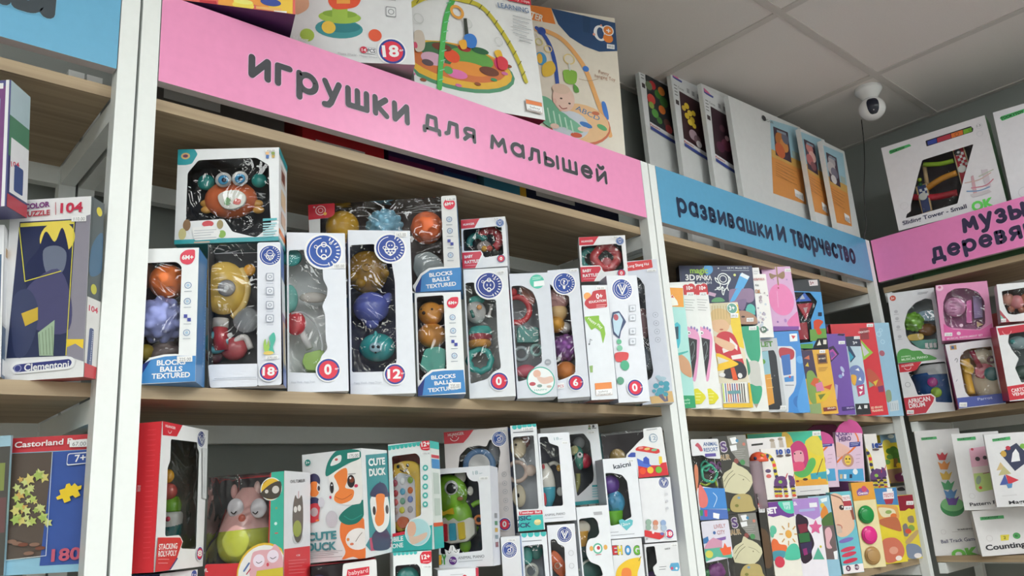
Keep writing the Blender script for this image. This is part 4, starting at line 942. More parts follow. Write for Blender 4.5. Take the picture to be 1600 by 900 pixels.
b.art('gym_print').E(716, 105, 86, 36, '#4f8a68').E(716, 102, 82, 33, '#d9a93a').E(716, 98, 72, 27, '#c9703e').E(700, 84, 42, 16, '#3f6a48').E(736, 92, 34, 15, '#5f9a48').E(735, 108, 30, 10, '#d88a3a').E(676, 92, 18, 10, '#c8a0b4').E(668, 98, 9, 5, '#5a4a50').E(714, 116, 16, 7, '#d670a8').E(706, 88, 12, 10, '#d8502f').E(764, 112, 15, 7, '#6a3a2a').E(690, 74, 15, 6, '#6a3a2a').E(750, 80, 13, 5, '#2f5f3f').E(725, 76, 10, 5, '#a83a3a').E(700, 110, 7, 6, '#58a058').E(780, 100, 8, 10, '#c83a6a')
for i in range(9):
    a = PI+PI*i/8; b.E(716+78*math.cos(a), 104-30*math.sin(a), 5, 2.5, ['#3f8a5a', '#c86a9a', '#8a4a2a'][i % 3])
b.S([(686, 138), (689, 90), (696, 30), (708, -2)], 8, '#4fae58')
for k in range(9): b.S([(685.5+k*1.4, 126-k*15), (692+k*1.4, 124-k*15)], 1.4, '#7cc8a0', sm=False)
b.S([(640, 10), (662, -2), (690, -4), (720, 1), (752, 12), (782, 48), (806, 90), (821, 128)], 7, '#bfb33c')
for k, (x, y) in enumerate([(652, 3), (668, -2), (735, 4), (750, 12), (762, 22), (774, 36), (784, 52), (794, 68), (803, 84), (811, 100), (817, 116)]): b.S([(x-2, y+3), (x+2, y-3)], 1.3, '#6a6a2a', sm=False)
b.ring(713, 20, 8.5, 4, '#e0a04a').ring(653, 30, 7, 1.2, '#c8cac8').ring(729, 38, 7, 1.2, '#c8cac8').ring(778, 66, 6, 1.1, '#c8cac8')
b.P([(723, 30), (728, 30), (731, 56), (725, 56)], '#3a4038').P([(724, 58), (732, 54), (740, 57), (744, 66), (740, 76), (728, 74)], '#3b78c4', sm=True).P([(716, 66), (726, 64), (728, 76), (720, 78)], '#e2a43a', sm=True).P([(646, 52), (658, 50), (663, 66), (660, 80), (648, 80)], '#c9bcae', sm=True).E(648, 72, 3, 5, '#c8506a')
b.P([(771, 82), (780, 80), (784, 92), (776, 92)], '#e0b03a', sm=True).P([(776, 92), (784, 90), (792, 98), (790, 110), (778, 108)], '#cf3a48', sm=True)
b.art('maker_logo').P([(790, -6), (828, -1), (829, 10), (792, 2)], '#c02a3c').T('Baby Toys', (796, 0), (826, 7), 4, '#f0dcdc', .01)
b.art('title_text').T('LEARNING', (777, 13), (825, 22), 7.5, '#4a6a94', .01)
b.art('small_print').lines(800, 26, 828, 33, 6, 5.2, 1.0, '#96999e').lines(810, 60, 830, 65, 2, 4.5, 1.0, '#8a8d92')
b.art('safety_label').P([(819, 156), (845, 162), (846, 180), (821, 174)], '#b8a8a0', r=.002).P([(820, 157), (844, 162.5), (845, 168), (820, 163)], '#dc7a40').P([(820, 164), (845, 169), (845.5, 178), (821.5, 173)], '#ececec').T('Safety', (826, 170), (842, 173.5), 3.2, '#77777a', 0).T('Material', (824, 174), (843, 178), 3, '#77777a', 0).end()
b = Box('play_gym_box', 'tall cream box with a smiling baby under an orange play arch', 'toy box', [(770, -8), (962, 36), (975, 245), (784, 225)], .07, card='#ddd5c6', left='#c9c0b2', y=.05, ext=2.3445, yaw=-.5, sroll=.01)
b.art('title_band').P([(770, -8), (861, 12), (868, 38), (772, 20)], '#e2853c').T('PLAY CENTER', (776, 8), (848, 34), 10, '#f4e6dc', .03)
b.P([(861, 12), (962, 36), (965, 80), (936, 81), (912, 72), (890, 58), (872, 38)], '#2b4a72').P([(910, 24), (922, 27), (922, 52), (911, 50)], '#264468')
b.art('age_badge').C(938, 52, 12, '#eef0f2', kx=.8).C(938, 52, 9, '#2b4a72', kx=.55).C(950, 60, 7, '#e2853c').C(950, 48, 8, '#eef0f2').C(950, 48, 6.6, '#e2853c').T('+', (947, 51.5), (954, 53), 8, '#ffffff', .03).C(928, 54, 2, '#e0a08a').C(939, 40, 1.5, '#e0a08a')
b.price(948, 69, 12, 7, '999.00', .12)
b.art('arch_print').S([(838, 46), (856, 50), (878, 62), (899, 85), (916, 112), (934, 160), (948, 195), (953, 212)], 6.5, '#e0a86a').S([(838, 44), (850, 56), (860, 74), (867, 100), (871, 135)], 5.5, '#3553a0').C(915, 108, 4.5, '#3f76c4').P([(940, 160), (946, 162), (951, 184), (948, 187), (942, 176)], '#3f76c4', sm=True).C(846, 49, 6, '#3553a0')
b.ring(889, 93, 7.5, 1.6, '#e4cf8a').ring(856, 77, 5, 1.5, '#e4cf8a').ring(842, 66, 5, 1.5, '#d8cf8a').C(845, 92, 10, '#4f9ac8', kx=.8).C(843, 92, 8, '#e8b84a', kx=.5).P([(850, 100), (862, 96), (868, 108), (862, 118), (850, 120), (846, 110)], '#e2bb48', sm=True)
b.P([(881, 110), (899, 112), (901, 124), (897, 132), (884, 130), (880, 120)], '#86b24a', sm=True).P([(896, 132), (903, 138), (904, 145), (897, 144)], '#5f9a48', sm=True).S([(889, 101), (890, 110)], 2.4, '#cfd2cf', sm=False)
b.T('Funny', (935, 115), (951, 119), 5.5, '#a87a62', 0).T('hanging Toy', (929, 121), (961, 128), 5.5, '#a87a62', 0).S([(904, 124), (920, 127), (934, 124)], .8, '#b0987e')
b.art('mat_print').E(905, 195, 48, 32, '#c86a4a').E(905, 193, 46, 30, '#e0b88a').E(890, 196, 30, 22, '#c6ccd4').E(915, 196, 10, 4, '#3f76b8', -.3).E(900, 212, 9, 4, '#c8583a').T('ABCD', (898, 172), (935, 190), 8, '#3f78a8', .0).E(930, 178, 6, 3, '#c06a4a').E(940, 200, 8, 4, '#58a06a', -.4)
b.art('baby_print').E(856, 176, 18, 26, '#6fae8e', .5).E(885, 192, 28, 9, '#7ab696', -.45).E(872, 186, 20, 12, '#6fae8e', -.3)
for k in range(6): b.S([(846+k*9, 165+k*5), (850+k*9, 188+k*4)], 2, '#b8d8c4', sm=False)
b.E(880, 155, 17, 20, '#e0c0b0').E(876, 140, 14, 8, '#d8bca8').E(911, 203, 9, 4, '#e0c0b0').E(866, 198, 7, 4, '#e0c0b0').S([(873, 166), (878, 171), (885, 170)], 1.4, '#9a4a44').E(876, 155, 2, 1.3, '#4a3a34').E(889, 163, 2, 1.3, '#4a3a34').E(866, 159, 3, 4, '#d8b0a0').end()

# ---- canvases and board sets above the blue sign
def canvas(label, TLx, quad, d, y, art, w=.30, **k):
    full = quad[1] if TLx else None
    b = Box('canvas_set', label, 'canvas', (quad[0], full, None, None), d, card='#d6d8d8', left='#e2e4e4', y=y, z=Z1+.0006, sy=.002, w=None if TLx else w, **(dict(syaw=.05, yaw0=-.03) if TLx else dict(yaw=-.03)), **k); art(b); b.end(); return b
def cv(q0, q1, pic, flowers):
    """label sheet with a picture on a white canvas; q0, q1 = its top corners' pixels"""
    def f(b):
        (x0, y0), (x1, y1) = q0, q1; W_ = x1-x0; S_ = (y1-y0)/W_; n = W_/51
        at_ = lambda dx, dy: (x0+dx+dy*.1, y0+dx*S_+dy)
        b.art('label_sheet').P([at_(0, 0), at_(W_, 0), at_(W_, 118), at_(0, 108)], '#dcdee0')
        b.P([at_(1, 2), at_(9, 6), at_(16, 7), at_(15, 10), at_(5, 10), at_(1, 9)], '#3f4f9a').P([at_(1, 1), at_(8, 4), at_(12, 7), at_(2, 7)], '#d86a9a')
        b.T('Canvas', at_(8, 22), at_(17, 22), 3.4, '#55585c', 0)
        for k in range(4): b.S([at_(2, 20+k*5), at_(6, 20+k*5)], 1.3, '#6a6c70', sm=False)
        for k in range(3): b.P([at_(22+k*8, 14), at_(26+k*8, 14), at_(26+k*8, 21), at_(22+k*8, 21)], '#a0a2a6')
        b.P([at_(2, 43), at_(7, 43), at_(7, 50), at_(2, 50)], '#3a3034')
        b.art('picture').P([at_(9, 26), at_(W_-2, 26), at_(W_-2, 103), at_(9, 100)], pic)
        for dx, dy, r_, c_ in flowers: b.E(*at_(9+dx, 26+dy), r_, r_*1.3, c_)
        b.art('label_strip').P([at_(9, 102), at_(W_, 105), at_(W_, 108), at_(9, 105)], '#e8e4e6').T('Painting', at_(9, 106), at_(24, 106), 3, '#b0404a', .02).P([at_(9, 107), at_(W_, 110), at_(W_, 115), at_(9, 112)], '#3d4a90')
    return f
canvas('paint by numbers canvas with red tulips, rearmost above the blue sign', 0, [(994, 79.5), (1042, 107), None, (1013, 290)], .016, .26, cv((996, 85), (1047, 113), '#33363a', [(10, 12, 5, '#b8343a'), (6, 36, 6, '#c4453f'), (18, 22, 5, '#4a7a3a'), (24, 14, 5, '#c87a3a'), (22, 44, 5, '#d8783a'), (10, 56, 5, '#5a9a48'), (26, 30, 6, '#3f6a38'), (4, 16, 5, '#6a7a5a'), (28, 62, 5, '#6a4a44'), (16, 64, 4, '#4f7a44'), (5, 46, 4, '#8aa04a'), (30, 70, 5, '#b04a4a')]), w=.28)
canvas('paint by numbers canvas with yellow daffodils on dark plum, above the blue sign', 0, [(1046, 106), (1089, 131), None, (1066, 305)], .016, .21, cv((1049, 111), (1096, 138), '#3a2228', [(10, 18, 3.5, '#d8b83a'), (5, 24, 3, '#d0b040'), (14, 27, 3.5, '#e0c24a'), (9, 34, 3.5, '#d8b83a'), (17, 36, 3.5, '#cfae38'), (13, 42, 3.5, '#e0c24a'), (20, 24, 3, '#d8b83a'), (19, 44, 3, '#d8b83a'), (16, 60, 6, '#a8909a'), (22, 64, 5, '#7a6068'), (24, 70, 4, '#d8d0d4')]), w=.28)
canvas('paint by numbers canvas with dark wine coloured picture, beside the plain white board', 0, [(1095, 130), (1131, 150), None, (1115, 320)], .016, .16, cv((1098, 135), (1142, 160), '#38242c', [(16, 26, 4, '#5a3a44'), (20, 50, 7, '#6a3848'), (10, 58, 6, '#5a3044'), (22, 38, 3, '#c8a0a8')]), w=.28)
def brd(q, plate, pics):
    def f(b):
        b.art('film_label')
        for pts, c in plate: b.P(pts, c)
        for (x, y, rx, ry, c) in pics: b.E(x, y, rx, ry, c)
    return f
def sheet(x0, y0, x1, y1, xb, yb, xc, yc, blob):
    """back label: pale blue top with dark picture, orange lower part; corners TL, TR, BR, BL"""
    def f(b):
        L = lambda u, v: ((x0*(1-u)+x1*u)*(1-v)+(xc*(1-u)+xb*u)*v, (y0*(1-u)+y1*u)*(1-v)+(yc*(1-u)+yb*u)*v)
        b.art('label_sheet').P([L(0, 0), L(1, 0), L(1, .45), L(0, .45)], '#9fc3d2').P([L(0, .42), L(1, .46), L(1, 1), L(0, 1)], '#d8924e').P([L(0, .4), L(1, .44), L(1, .55), L(0, .5)], '#cfa45a')
        b.art('picture').P([L(.1, .08), L(.62, .1), L(.66, .5), L(.14, .46)], '#4a3a48')
        for (u, v, r_, c) in blob: b.E(*L(u, v), r_, r_*1.6, c)
        b.P([L(.22, .11), L(.55, .12), L(.55, .15), L(.22, .14)], '#8a96a4')
        b.art('small_print').P([L(.7, .33), L(.92, .34), L(.93, .44), L(.72, .43)], '#a8b4ac').lines(*L(.12, .56), *L(.8, .6), 7, 3.4, .8, '#b07844')
        b.art('barcode_sticker').P([L(.66, .84), L(.92, .87), L(.93, .97), L(.67, .94)], '#e8e8ea')
        for k in range(5): b.S([L(.7+k*.045, .9), L(.7+k*.045, .95)], .9, '#4a4a4e', sm=False)
    return f
c4 = canvas('large plain white board with small black mark, next to the lion picture label', 1, [(1137.5, 149), (1250, 199), (1261, 322), (1160, 305)], .018, .11, sheet(1203, 187, 1246, 200, 1260, 320, 1208, 302, [(.35, .25, 8, '#b8743a'), (.45, .3, 6, '#d08a4a'), (.3, .38, 7, '#c8653a'), (.5, .2, 5, '#6a6a7a')]), w=.30)
c4.art('black_mark').E(1193, 185, 3, 4, '#3a3c40').T('Craft', (1197, 190), (1208, 194), 4, '#6a6c70', 0).end()
canvas('white board with pink blossom label, second from the wall', 1, [(1250, 200), (1288, 219), (1300, 340), (1265, 330)], .018, .07, sheet(1251, 206, 1283, 218, 1295, 338, 1266, 328, [(.35, .18, 5, '#c8807a'), (.45, .28, 5, '#e0b0a8'), (.3, .33, 5, '#b86a6a'), (.45, .4, 4, '#8a5a60')]), w=.24)
canvas('white board with grey lilac flowers label, closest to the room corner', 1, [(1284, 219), (1319, 237), (1336, 365), (1300, 352)], .018, .035, sheet(1286, 227, 1317, 240, 1331, 354, 1300, 345, [(.35, .18, 5, '#b8b0b4'), (.3, .28, 6, '#c8c0c0'), (.42, .33, 5, '#7a7484'), (.35, .42, 4, '#d8d4d4')]), w=.24)
# ---- pink sign bay, lower shelf: two rows of boxes, the upper ones standing on the lower ones
LW = dict(card='#dedfe3')
b = Box('stacking_toy_box', 'red sided window box with a stacking snowman toy, red title panel and number 8', 'toy box', [(254, 658), (325, 672.5), (317, 885), (240, 894)], .085, card='#dfdfe0', left='#cf2f38', top='#c83a42', bottom='#2a2a30', inn='#7d8078', y=.095,
        hole=[(267, 686), (309, 691), (309, 700), (312, 706), (307, 858), (283, 857), (281, 836), (258, 838), (262, 730), (266, 720)])
b.ball(263, 744, 9, '#e8a83a', .05, 'yellow_top', (1, 1, 1.2)); b.ball(264, 768, 13, '#c8605a', .05, 'red_bead'); b.lathe(268, 776, 800, [(0, 14), (.5, 15), (1, 10)], '#86bf3c', .05, 'green_ring')
b.lathe(268, 798, 838, [(0, 14), (.5, 18), (.85, 18), (1, 12)], '#ecebe4', .05, 'white_cup'); b.lathe(268, 812, 842, [(0, 15), (.6, 17.5), (1, 18.3)], '#2a7a7c', .05, 'teal_base'); b.ball(262, 811, 4, '#c8304a', .02, 'heart_mark')
b.art('maker_logo').P([(254, 658), (285, 664.5), (276, 682), (254, 680)], '#c8303c').T('HUANGER', (258, 667), (274, 671), 4, '#f0d8d8', .02).ring(265, 672, 5, 1, '#f0d8d8', 200, 350)
b.seal(314, 686, 12, 'arrow', '#2a3a78')
b.art('title_panel').P([(245, 838), (280, 838), (284, 846), (276, 872), (264, 890), (240, 894)], '#e6dcdc').P([(245, 840), (280, 840), (283, 847), (275, 871), (262, 891), (240, 894)], '#c83038').P([(262, 891), (275, 871), (276, 873), (265, 890)], '#3a3a74')
b.art('title_text').T('STACKING', (246, 859), (275, 857), 9, '#f4e8e8', .02).T('ROLY-POLY', (245, 870), (274, 868), 9, '#f4e8e8', .02).lines(245, 874, 262, 874, 2, 6, .8, '#e89aa0')
b.age(310, 865, 10, '8'); b.art('price_sticker').P([(314, 700), (322, 701), (320, 780), (314, 778)], '#c9cccc').S([(317, 715), (317, 770)], .8, '#8f9294', sm=False)
b.art('side_text', 'L').T('STACKING', (214, 768), (219, 768), 10, '#f0c8cc', .02)
for k in range(26): b.S([(231-k*.25, 672+k*8), (244-k*.35, 671+k*8)], .7, '#e0505a', sm=False)
b.end()
b = Box('toy_box', 'white box with a small round blue badge under the stacking snowman box', 'toy box', [(250, 898), (309, 888), (304, 990), (243, 1000)], .08, left='#2c3868', y=.095, ext=Z3+.0006, yaw=.5, **LW); b.art('round_badge').C(303, 897, 6, '#3a5294').T('1+', (300, 900), (306, 900), 4, '#e8e8f0', .02).end()
b = Box('owl_tumbler_box', 'tall film wrapped box with a pink and lime owl toy and red base band', 'toy box', [(325, 744), (444, 736), (443, 940), (318, 948)], .10, card='#c8363c', right='#d2d3d8', inn='#6a6568', left='#6c686c', y=.0, ext=Z3+.0006, open_faces='TL', yaw0=-.87, syaw=.03, sroll=.04,
        panels=[[(422, 738), (444, 736), (443, 905), (418, 905)], [(316, 882), (375, 880), (385, 866), (444, 866), (443, 940), (311, 950)]])
t = b.lathe(386, 762, 884, [(0, 12), (.12, 38), (.35, 46), (.6, 38), (.85, 24), (1, 10)], '#d8a8a2', .04, 'owl_body'); b.lathe(386, 824, 886, [(0, 13), (.24, 39.5), (.66, 47.5), (.97, 44)], '#b5bb4a', .04, 'lime_base')
b.ball(368, 794, 14, '#dcd8dc', .01, 'eye', (1, .4, 1.1), parent=t); b.ball(404, 794, 14, '#dcd8dc', .01, 'eye', (1, .4, 1.1), parent=t); b.ball(378, 810, 6, '#d2705c', .006, 'beak', (1, .6, 1.1), parent=t)
for x in (364, 398): b.tube([(x-3, 800), (x+1, 803), (x+5, 799)], .9, '#2a2626', .004, 'eyelid', t)
b.ball(366, 768, 7, '#d8a8a2', .04, 'ear', (.8, .7, 1.6), parent=t); b.ball(402, 764, 7, '#e0bcb4', .04, 'ear', (.8, .7, 1.8), parent=t)
b.art('teal_flap').P([(424, 738), (444, 736), (443, 866), (421, 868)], '#3fae96').C(431, 818, 2.5, '#c8e6e0').C(432, 794, 2, '#8aa070').E(432, 833, 3, 1, '#c85a5a')
b.art('round_picture').C(424, 764, 18, '#dfe6e0').C(424, 764, 16.5, '#e0b63c').P([(408, 770), (424, 756), (438, 752), (440, 764), (436, 776), (424, 780), (412, 777)], '#4a443c', sm=True).C(431, 765, 6, '#cfcac4').C(417, 768, 3, '#cfcac4').S([(412, 755), (417, 751)], 1, '#b0602a', sm=False)
b.art('owl_badge').C(413, 898, 50, '#e0b840', kx=.95).C(413, 899, 47.5, '#e8e6e4', kx=.95).P([(394, 868), (404, 860), (424, 858), (430, 850), (440, 864), (443, 900), (394, 905)], '#dca8b0', sm=True).C(405, 876, 10, '#ecdcea').C(427, 869, 10, '#ecdcea').S([(401, 878), (405, 880), (410, 877)], 1, '#3a3440').S([(423, 871), (427, 873), (432, 870)], 1, '#3a3440').E(419, 882, 2, 3, '#d0505a').P([(402, 892), (443, 886), (443, 935), (395, 935)], '#cdbb3c')
b.S([(382, 892), (390, 880)], 3, '#5a74a4', sm=False).S([(386, 897), (392, 889)], 2, '#b8505a', sm=False)
b.art('title_text').T('OWL', (312, 896), (326, 893), 6, '#f0e6e6', .02)
b.art('red_base', 'R').P([(444, 858), (484, 853), (486, 960), (443, 975)], '#c8363c').art('owl_print', 'R').E(465, 840, 8, 10, '#b8b8bc').P([(458, 790), (461, 774), (464, 779), (468, 778), (471, 774), (473, 790), (473, 822), (470, 842), (464, 848), (459, 838), (457, 815)], '#5a524a', sm=True).E(464, 826, 6.5, 13, '#8c963e').E(461, 796, 2.6, 5, '#d8d6d2').E(467, 794, 2.6, 5, '#d8d6d2').S([(466, 768), (466, 778)], 1.5, '#b0505a', sm=False).T('OWL TUMBLER', (453, 755), (476, 753), 5, '#4a4a4e', .01)
b.art('small_print', 'R').T('CE', (462, 869), (468, 868.5), 2.4, '#f0dcdc', .02).lines(450, 876, 478, 874, 5, 5, .8, '#dc8488').end()

def duck(b, x, y, s_, face=None):
    P = lambda pts, c, **k: b.P([(x+px_*s_, y+py*s_) for px_, py in pts], c, **k)
    E_ = lambda px_, py, rx, ry, c, rot=0: b.E(x+px_*s_, y+py*s_, rx*s_, ry*s_, c, rot)
    return P, E_
b = Box('duck_toy_box', 'white box printed with a duck in a teal cap, orange body and teal duck lettering', 'toy box', [(470.5, 711), (565, 700), (571, 872.5), (478, 880)], .11, card='#dcdee0', bottom='#b83040', y=.0, yaw0=-.95, syaw=.04, sroll=.06)
P_, E_ = duck(b, 0, 0, 1)
b.art('duck_print').P([(532, 820), (540, 812), (571, 812), (571, 872), (552, 870), (535, 874), (540, 862), (532, 840)], '#e57a3e', sm=True).E(560, 842, 20, 17, '#e8e6e4').C(544, 843, 2.6, '#d88a4a').E(550, 850, 3, 2, '#cf7a5a').S([(556, 846), (561, 838), (566, 832)], .8, '#5a4a3a')
b.P([(530, 808), (540, 796), (560, 784), (570, 782), (571, 800), (560, 816), (545, 820), (534, 816)], '#217468', sm=True).S([(538, 806), (550, 812), (566, 804)], 1.4, '#2f9484')
b.P([(517, 760), (514, 745), (520, 734), (540, 728), (566, 716), (566, 778), (556, 788), (534, 788), (520, 780)], '#e6e4e0', sm=True)
b.P([(523, 742), (541, 731), (543, 750), (540, 762), (553, 766), (550, 780), (534, 787), (523, 782), (524, 772), (530, 764), (526, 752)], '#e8823e', sm=True).S([(524, 776), (536, 780), (550, 772)], 1, '#b85a2c')
b.P([(510, 744), (512, 724), (524, 706), (540, 702), (562, 704), (563, 716), (545, 724), (528, 734)], '#237c70', sm=True).P([(517, 728), (522, 716), (533, 711), (532, 722)], '#e2e4e2', sm=True).E(526, 718, 2.5, 2, '#c05a5a')
b.E(549, 752, 6, 10, '#2a2224').C(550, 750, 4.2, '#7a3a24').C(548, 747, 1.8, '#f0f0f0').E(519, 762, 3, 9, '#2a2224').C(519, 758, 1.3, '#f0f0f0').E(557, 759, 3, 2.6, '#c83a5a').E(517, 777, 1.6, 2.6, '#c83a5a').S([(545, 741), (556, 740)], .8, '#2a2224', sm=False)
b.E(519, 811, 9, 13, '#c4bec6')
b.art('small_duck_print').E(491, 752, 10, 12, '#3a3a5a').E(492, 765, 10, 12, '#dedcda').P([(487, 754), (496, 753), (496, 764), (499, 770), (494, 776), (486, 774), (487, 764)], '#e8823e', sm=True).E(499, 763, 2, 4, '#3a3034').E(491, 785, 10, 8, '#37395c').P([(484, 790), (500, 788), (499, 806), (497, 814), (484, 815)], '#c8404a', sm=True).E(492, 800, 6, 7, '#b8a4a8').E(497, 813, 3, 1.5, '#e57a3e').E(503, 785, 5, 8, '#ccc8d0')
b.art('title_text').T('CUTE', (481, 845), (527, 841), 12, '#43838a', .045).T('DUCK', (481, 861), (527, 858), 12, '#43838a', .045)
b.art('small_print').lines(484, 863, 536, 860, 4, 3, .7, '#8a8c90').art('age_dot').C(482, 723, 5, '#2f8a80').T('3+', (479, 725), (485, 724.6), 4, '#eef4f2', .02)
b.price(544, 708, 19, 9, '175.00', -.12)
b.art('side_picture', 'R').P([(571, 711), (607, 708), (615, 854), (578, 860)], '#3d8c92').P([(571, 852), (578, 840), (612, 836), (615, 854), (578, 860)], '#37808a').P([(577, 841), (586, 838), (588, 860), (579, 861)], '#b84868').P([(607, 846), (613, 844), (614, 854), (609, 855)], '#b84868')
b.P([(582, 850), (581, 838), (590, 826), (600, 824), (608, 834), (610, 848), (606, 858), (586, 860)], '#41405c', sm=True).P([(578, 790), (580, 776), (592, 768), (604, 774), (608, 796), (606, 820), (594, 832), (584, 822)], '#e4e4e2', sm=True).P([(580, 776), (580, 766), (590, 755), (600, 756), (606, 768), (606, 776)], '#3c3f5e', sm=True).P([(587, 774), (600, 773), (599, 790), (600, 806), (598, 818), (590, 822), (585, 812), (588, 795)], '#e8823e', sm=True).E(584, 798, 2.4, 7, '#3a3034').E(604, 796, 2.4, 7, '#3a3034').C(593, 754, 2, '#3c3f5e')
b.art('side_title', 'R').T('CUTE', (575, 728), (601, 725), 11, '#e8f0f0', .045).T('DUCK', (576, 744), (602, 741), 11, '#e8f0f0', .045).end()

def phone_box(label, quad, y, lower=False, **k):
    b = Box('toy_phone_box', label, 'toy box', quad, .05, card='#dfe2e2', right='#d6dcd8', top='#3fb0a8', bottom='#3fb0a8', inn='#c04a3a', y=y, **k,
            hole=None if lower else [(612, 713), (650, 708), (656, 714), (658, 805), (640, 812), (634, 832), (618, 836), (616, 790)])
    return b
b = phone_box('phone toy box with a smiling yellow toy phone and teal scalloped top', [(604, 697), (674, 686), (676, 859), (614, 862)], .0, yaw0=-.93, syaw=.04, sroll=.06)
t = b.slab([(614, 735), (620, 724), (636, 720), (650, 724), (656, 740), (656, 815), (640, 824), (616, 824)], '#e8c048', .012, .012, 'yellow_phone', sm=True)
b.slab([(614, 748), (624, 738), (640, 742), (648, 750), (650, 812), (616, 816)], '#dcdce0', .0105, .002, 'keypad_plate', t, r=.004)
for x, y in ((622, 729), (637, 727)): b.ball(x, y, 2.6, '#2a2020', .011, 'eye', (1, .4, 1.1), parent=t)
b.tube([(625, 734), (631, 737), (636, 732)], 1, '#5a3020', .0105, 'smile', t)
for k, (x, y, c) in enumerate([(617, 755, '#c8506a'), (629, 752, '#f0f0f0'), (641, 750, '#9cc04a'), (618, 771, '#b8404a'), (629, 768, '#5fb0d0'), (641, 766, '#e0743a'), (618, 785, '#c85a5a'), (629, 783, '#7ab8a0'), (641, 780, '#6f8ac8'), (618, 799, '#c8b0a8'), (628, 797, '#d8d83a'), (641, 796, '#a8a8b0')]): b.ball(x, y, 4.6, c, .0095, 'key_button', (1, .4, 1.15), parent=t)
b.slab([(621, 812), (628, 807), (638, 811), (636, 822), (628, 826), (621, 820)], '#c8643c', .008, .004, 'orange_heart_key', t, sm=True)
b.art('scallop_trim').P([(604, 697), (674, 686), (674, 689), (604, 700)], '#3fb0a8')
for k in range(9): b.C(609+k*6.4, 700.5-k*.95, 3.2, '#3fb0a8')
b.art('age_badge').P([(656, 695), (660, 689), (674, 687), (674, 702), (668, 704), (659, 703)], '#cc2a3a', r=.002).T('12+', (659, 698), (672, 696), 7, '#ffffff', .035).lines(661, 701, 671, 700, 1, 2, .8, '#f0c0c4')
b.price(659, 706, 15, 5, '130.00', -.05)
b.art('feature_icons')
for y in (731, 746, 760, 774, 788): b.C(665, y, 4.6, '#3fa8a0').C(665, y, 2.2, '#bfe0dc')
b.art('title_panel').P([(614, 840), (640, 830), (676, 820), (676, 859), (614, 862)], '#37a8a4').P([(614, 834), (633, 830), (633, 835), (614, 839)], '#c83040').T('MOBILE', (602, 848), (631, 844.5), 7, '#e6f0f4', .03).T('PHONE', (604, 858), (631, 854.5), 7, '#e6f0f4', .03)
b.art('round_picture').C(653.5, 831, 22, '#d0dfe0').C(653.5, 831, 20.5, '#a8d0d4').P([(637, 828), (640, 816), (648, 816), (651, 826), (648, 836), (640, 838)], '#d8ac94', sm=True).P([(640, 838), (650, 838), (660, 834), (668, 832), (666, 840), (654, 848), (644, 850)], '#d8b8a4', sm=True)
b.art('side_print', 'R').R(0, .93, 1, 1, '#3fb0a8').R(.1, .84, .95, .87, '#c84a54').R(.1, .74, .95, .83, '#4a8ac0').R(.2, .5, .8, .7, '#b8c4bc').R(.2, .3, .8, .46, '#b8c4bc').R(0, .2, 1, .235, '#c8502c').R(0, 0, 1, .2, '#37a8a4').end()

b = Box('animal_piano_box', 'white window box with a green dinosaur piano with red, blue and yellow keys', 'toy box', [(686, 734), (764, 726), (772, 884), (684, 888)], .055, card='#dedfe4', right='#cfd0d8', inn='#232438', y=-.0, yaw0=-.95, syaw=.04, sroll=.06,
        hole=[(687, 741), (731, 738), (734, 748), (747, 752), (748, 760), (754, 860), (700, 866), (686, 866)])
t = b.ball(700, 772, 31, '#86c232', .026, 'dinosaur_head', (1.05, .5, 1)); b.ball(712, 810, 30, '#86c232', .03, 'dinosaur_body', (.95, .5, 1.1))
b.ball(705, 762, 11.5, '#f0f0f0', .009, 'eye', (1, .3, 1), parent=t); b.ball(705, 763, 8.5, '#2a2a2c', .0065, 'pupil', (1, .3, 1), parent=t); b.ball(710, 762, 2, '#f4f4f4', .004, 'glint', (1, .3, 1), parent=t)
b.ball(719, 745, 10, '#e4e0d8', .028, 'horn', (1, .5, 1.1), parent=t); b.ball(735, 767, 6, '#e4e0d8', .03, 'spine', (.8, .5, 1.2), parent=t); b.ball(719, 779, 4, '#b8825a', .012, 'cheek', (1.3, .3, .8), parent=t)
b.tube([(738, 790), (744, 786), (751, 784)], 4, '#86c232', .034, 'tail'); b.ball(727, 851, 11, '#86c232', .034, 'foot', (.9, .6, 1.2))
s_ = b.slab([(686, 812), (694, 808), (700, 814), (708, 809), (716, 815), (726, 812), (734, 808), (741, 812), (742, 834), (730, 846), (704, 850), (686, 846)], '#e4e0d4', .012, .014, 'egg_shell_panel', r=.002)
for pts, c in (([(687, 819), (698, 818), (699, 846), (688, 847)], '#cc2a3c'), ([(701, 818), (711, 817), (713, 844), (702, 845)], '#46b0cc'), ([(714, 817), (725, 815), (727, 842), (717, 844)], '#e8c832')): b.slab(pts, c, .008, .006, 'piano_key', s_, r=.003)
b.slab([(686, 796), (692, 800), (697, 798), (707, 793), (709, 804), (698, 803), (692, 806), (686, 805)], '#e8c030', .007, .006, 'bow', r=.002); b.torus(748, 812, 6, 2.2, '#e8823a', .02, 'orange_hook'); b.tube([(745, 822), (741, 832)], 4, '#86c232', .03, 'arm')
b.art('age_flap').C(743, 737, 15, '#dedfe4').T('18', (739, 742), (747, 741), 6, '#7d9aa0', 0).T('m+', (749, 741), (754, 740.6), 3, '#7d9aa0', 0)
b.price(749, 745, 14, 5, '105.00', -.05)
b.art('title_text').T('BY', (686, 882), (699, 881), 15, '#4a9a4a', .05).P([(684, 868), (690, 867), (690, 882), (684, 883)], '#e0a83a').C(708, 876, 6.5, '#5a2a7a').T('Toy', (703, 878), (713, 877.5), 5, '#f0e8f4', .01).T('ANIMAL PIANO', (716, 874), (757, 871), 4.6, '#6a6c72', .0).lines(717, 878, 754, 875, 1, 2, .7, '#a0a2a8')
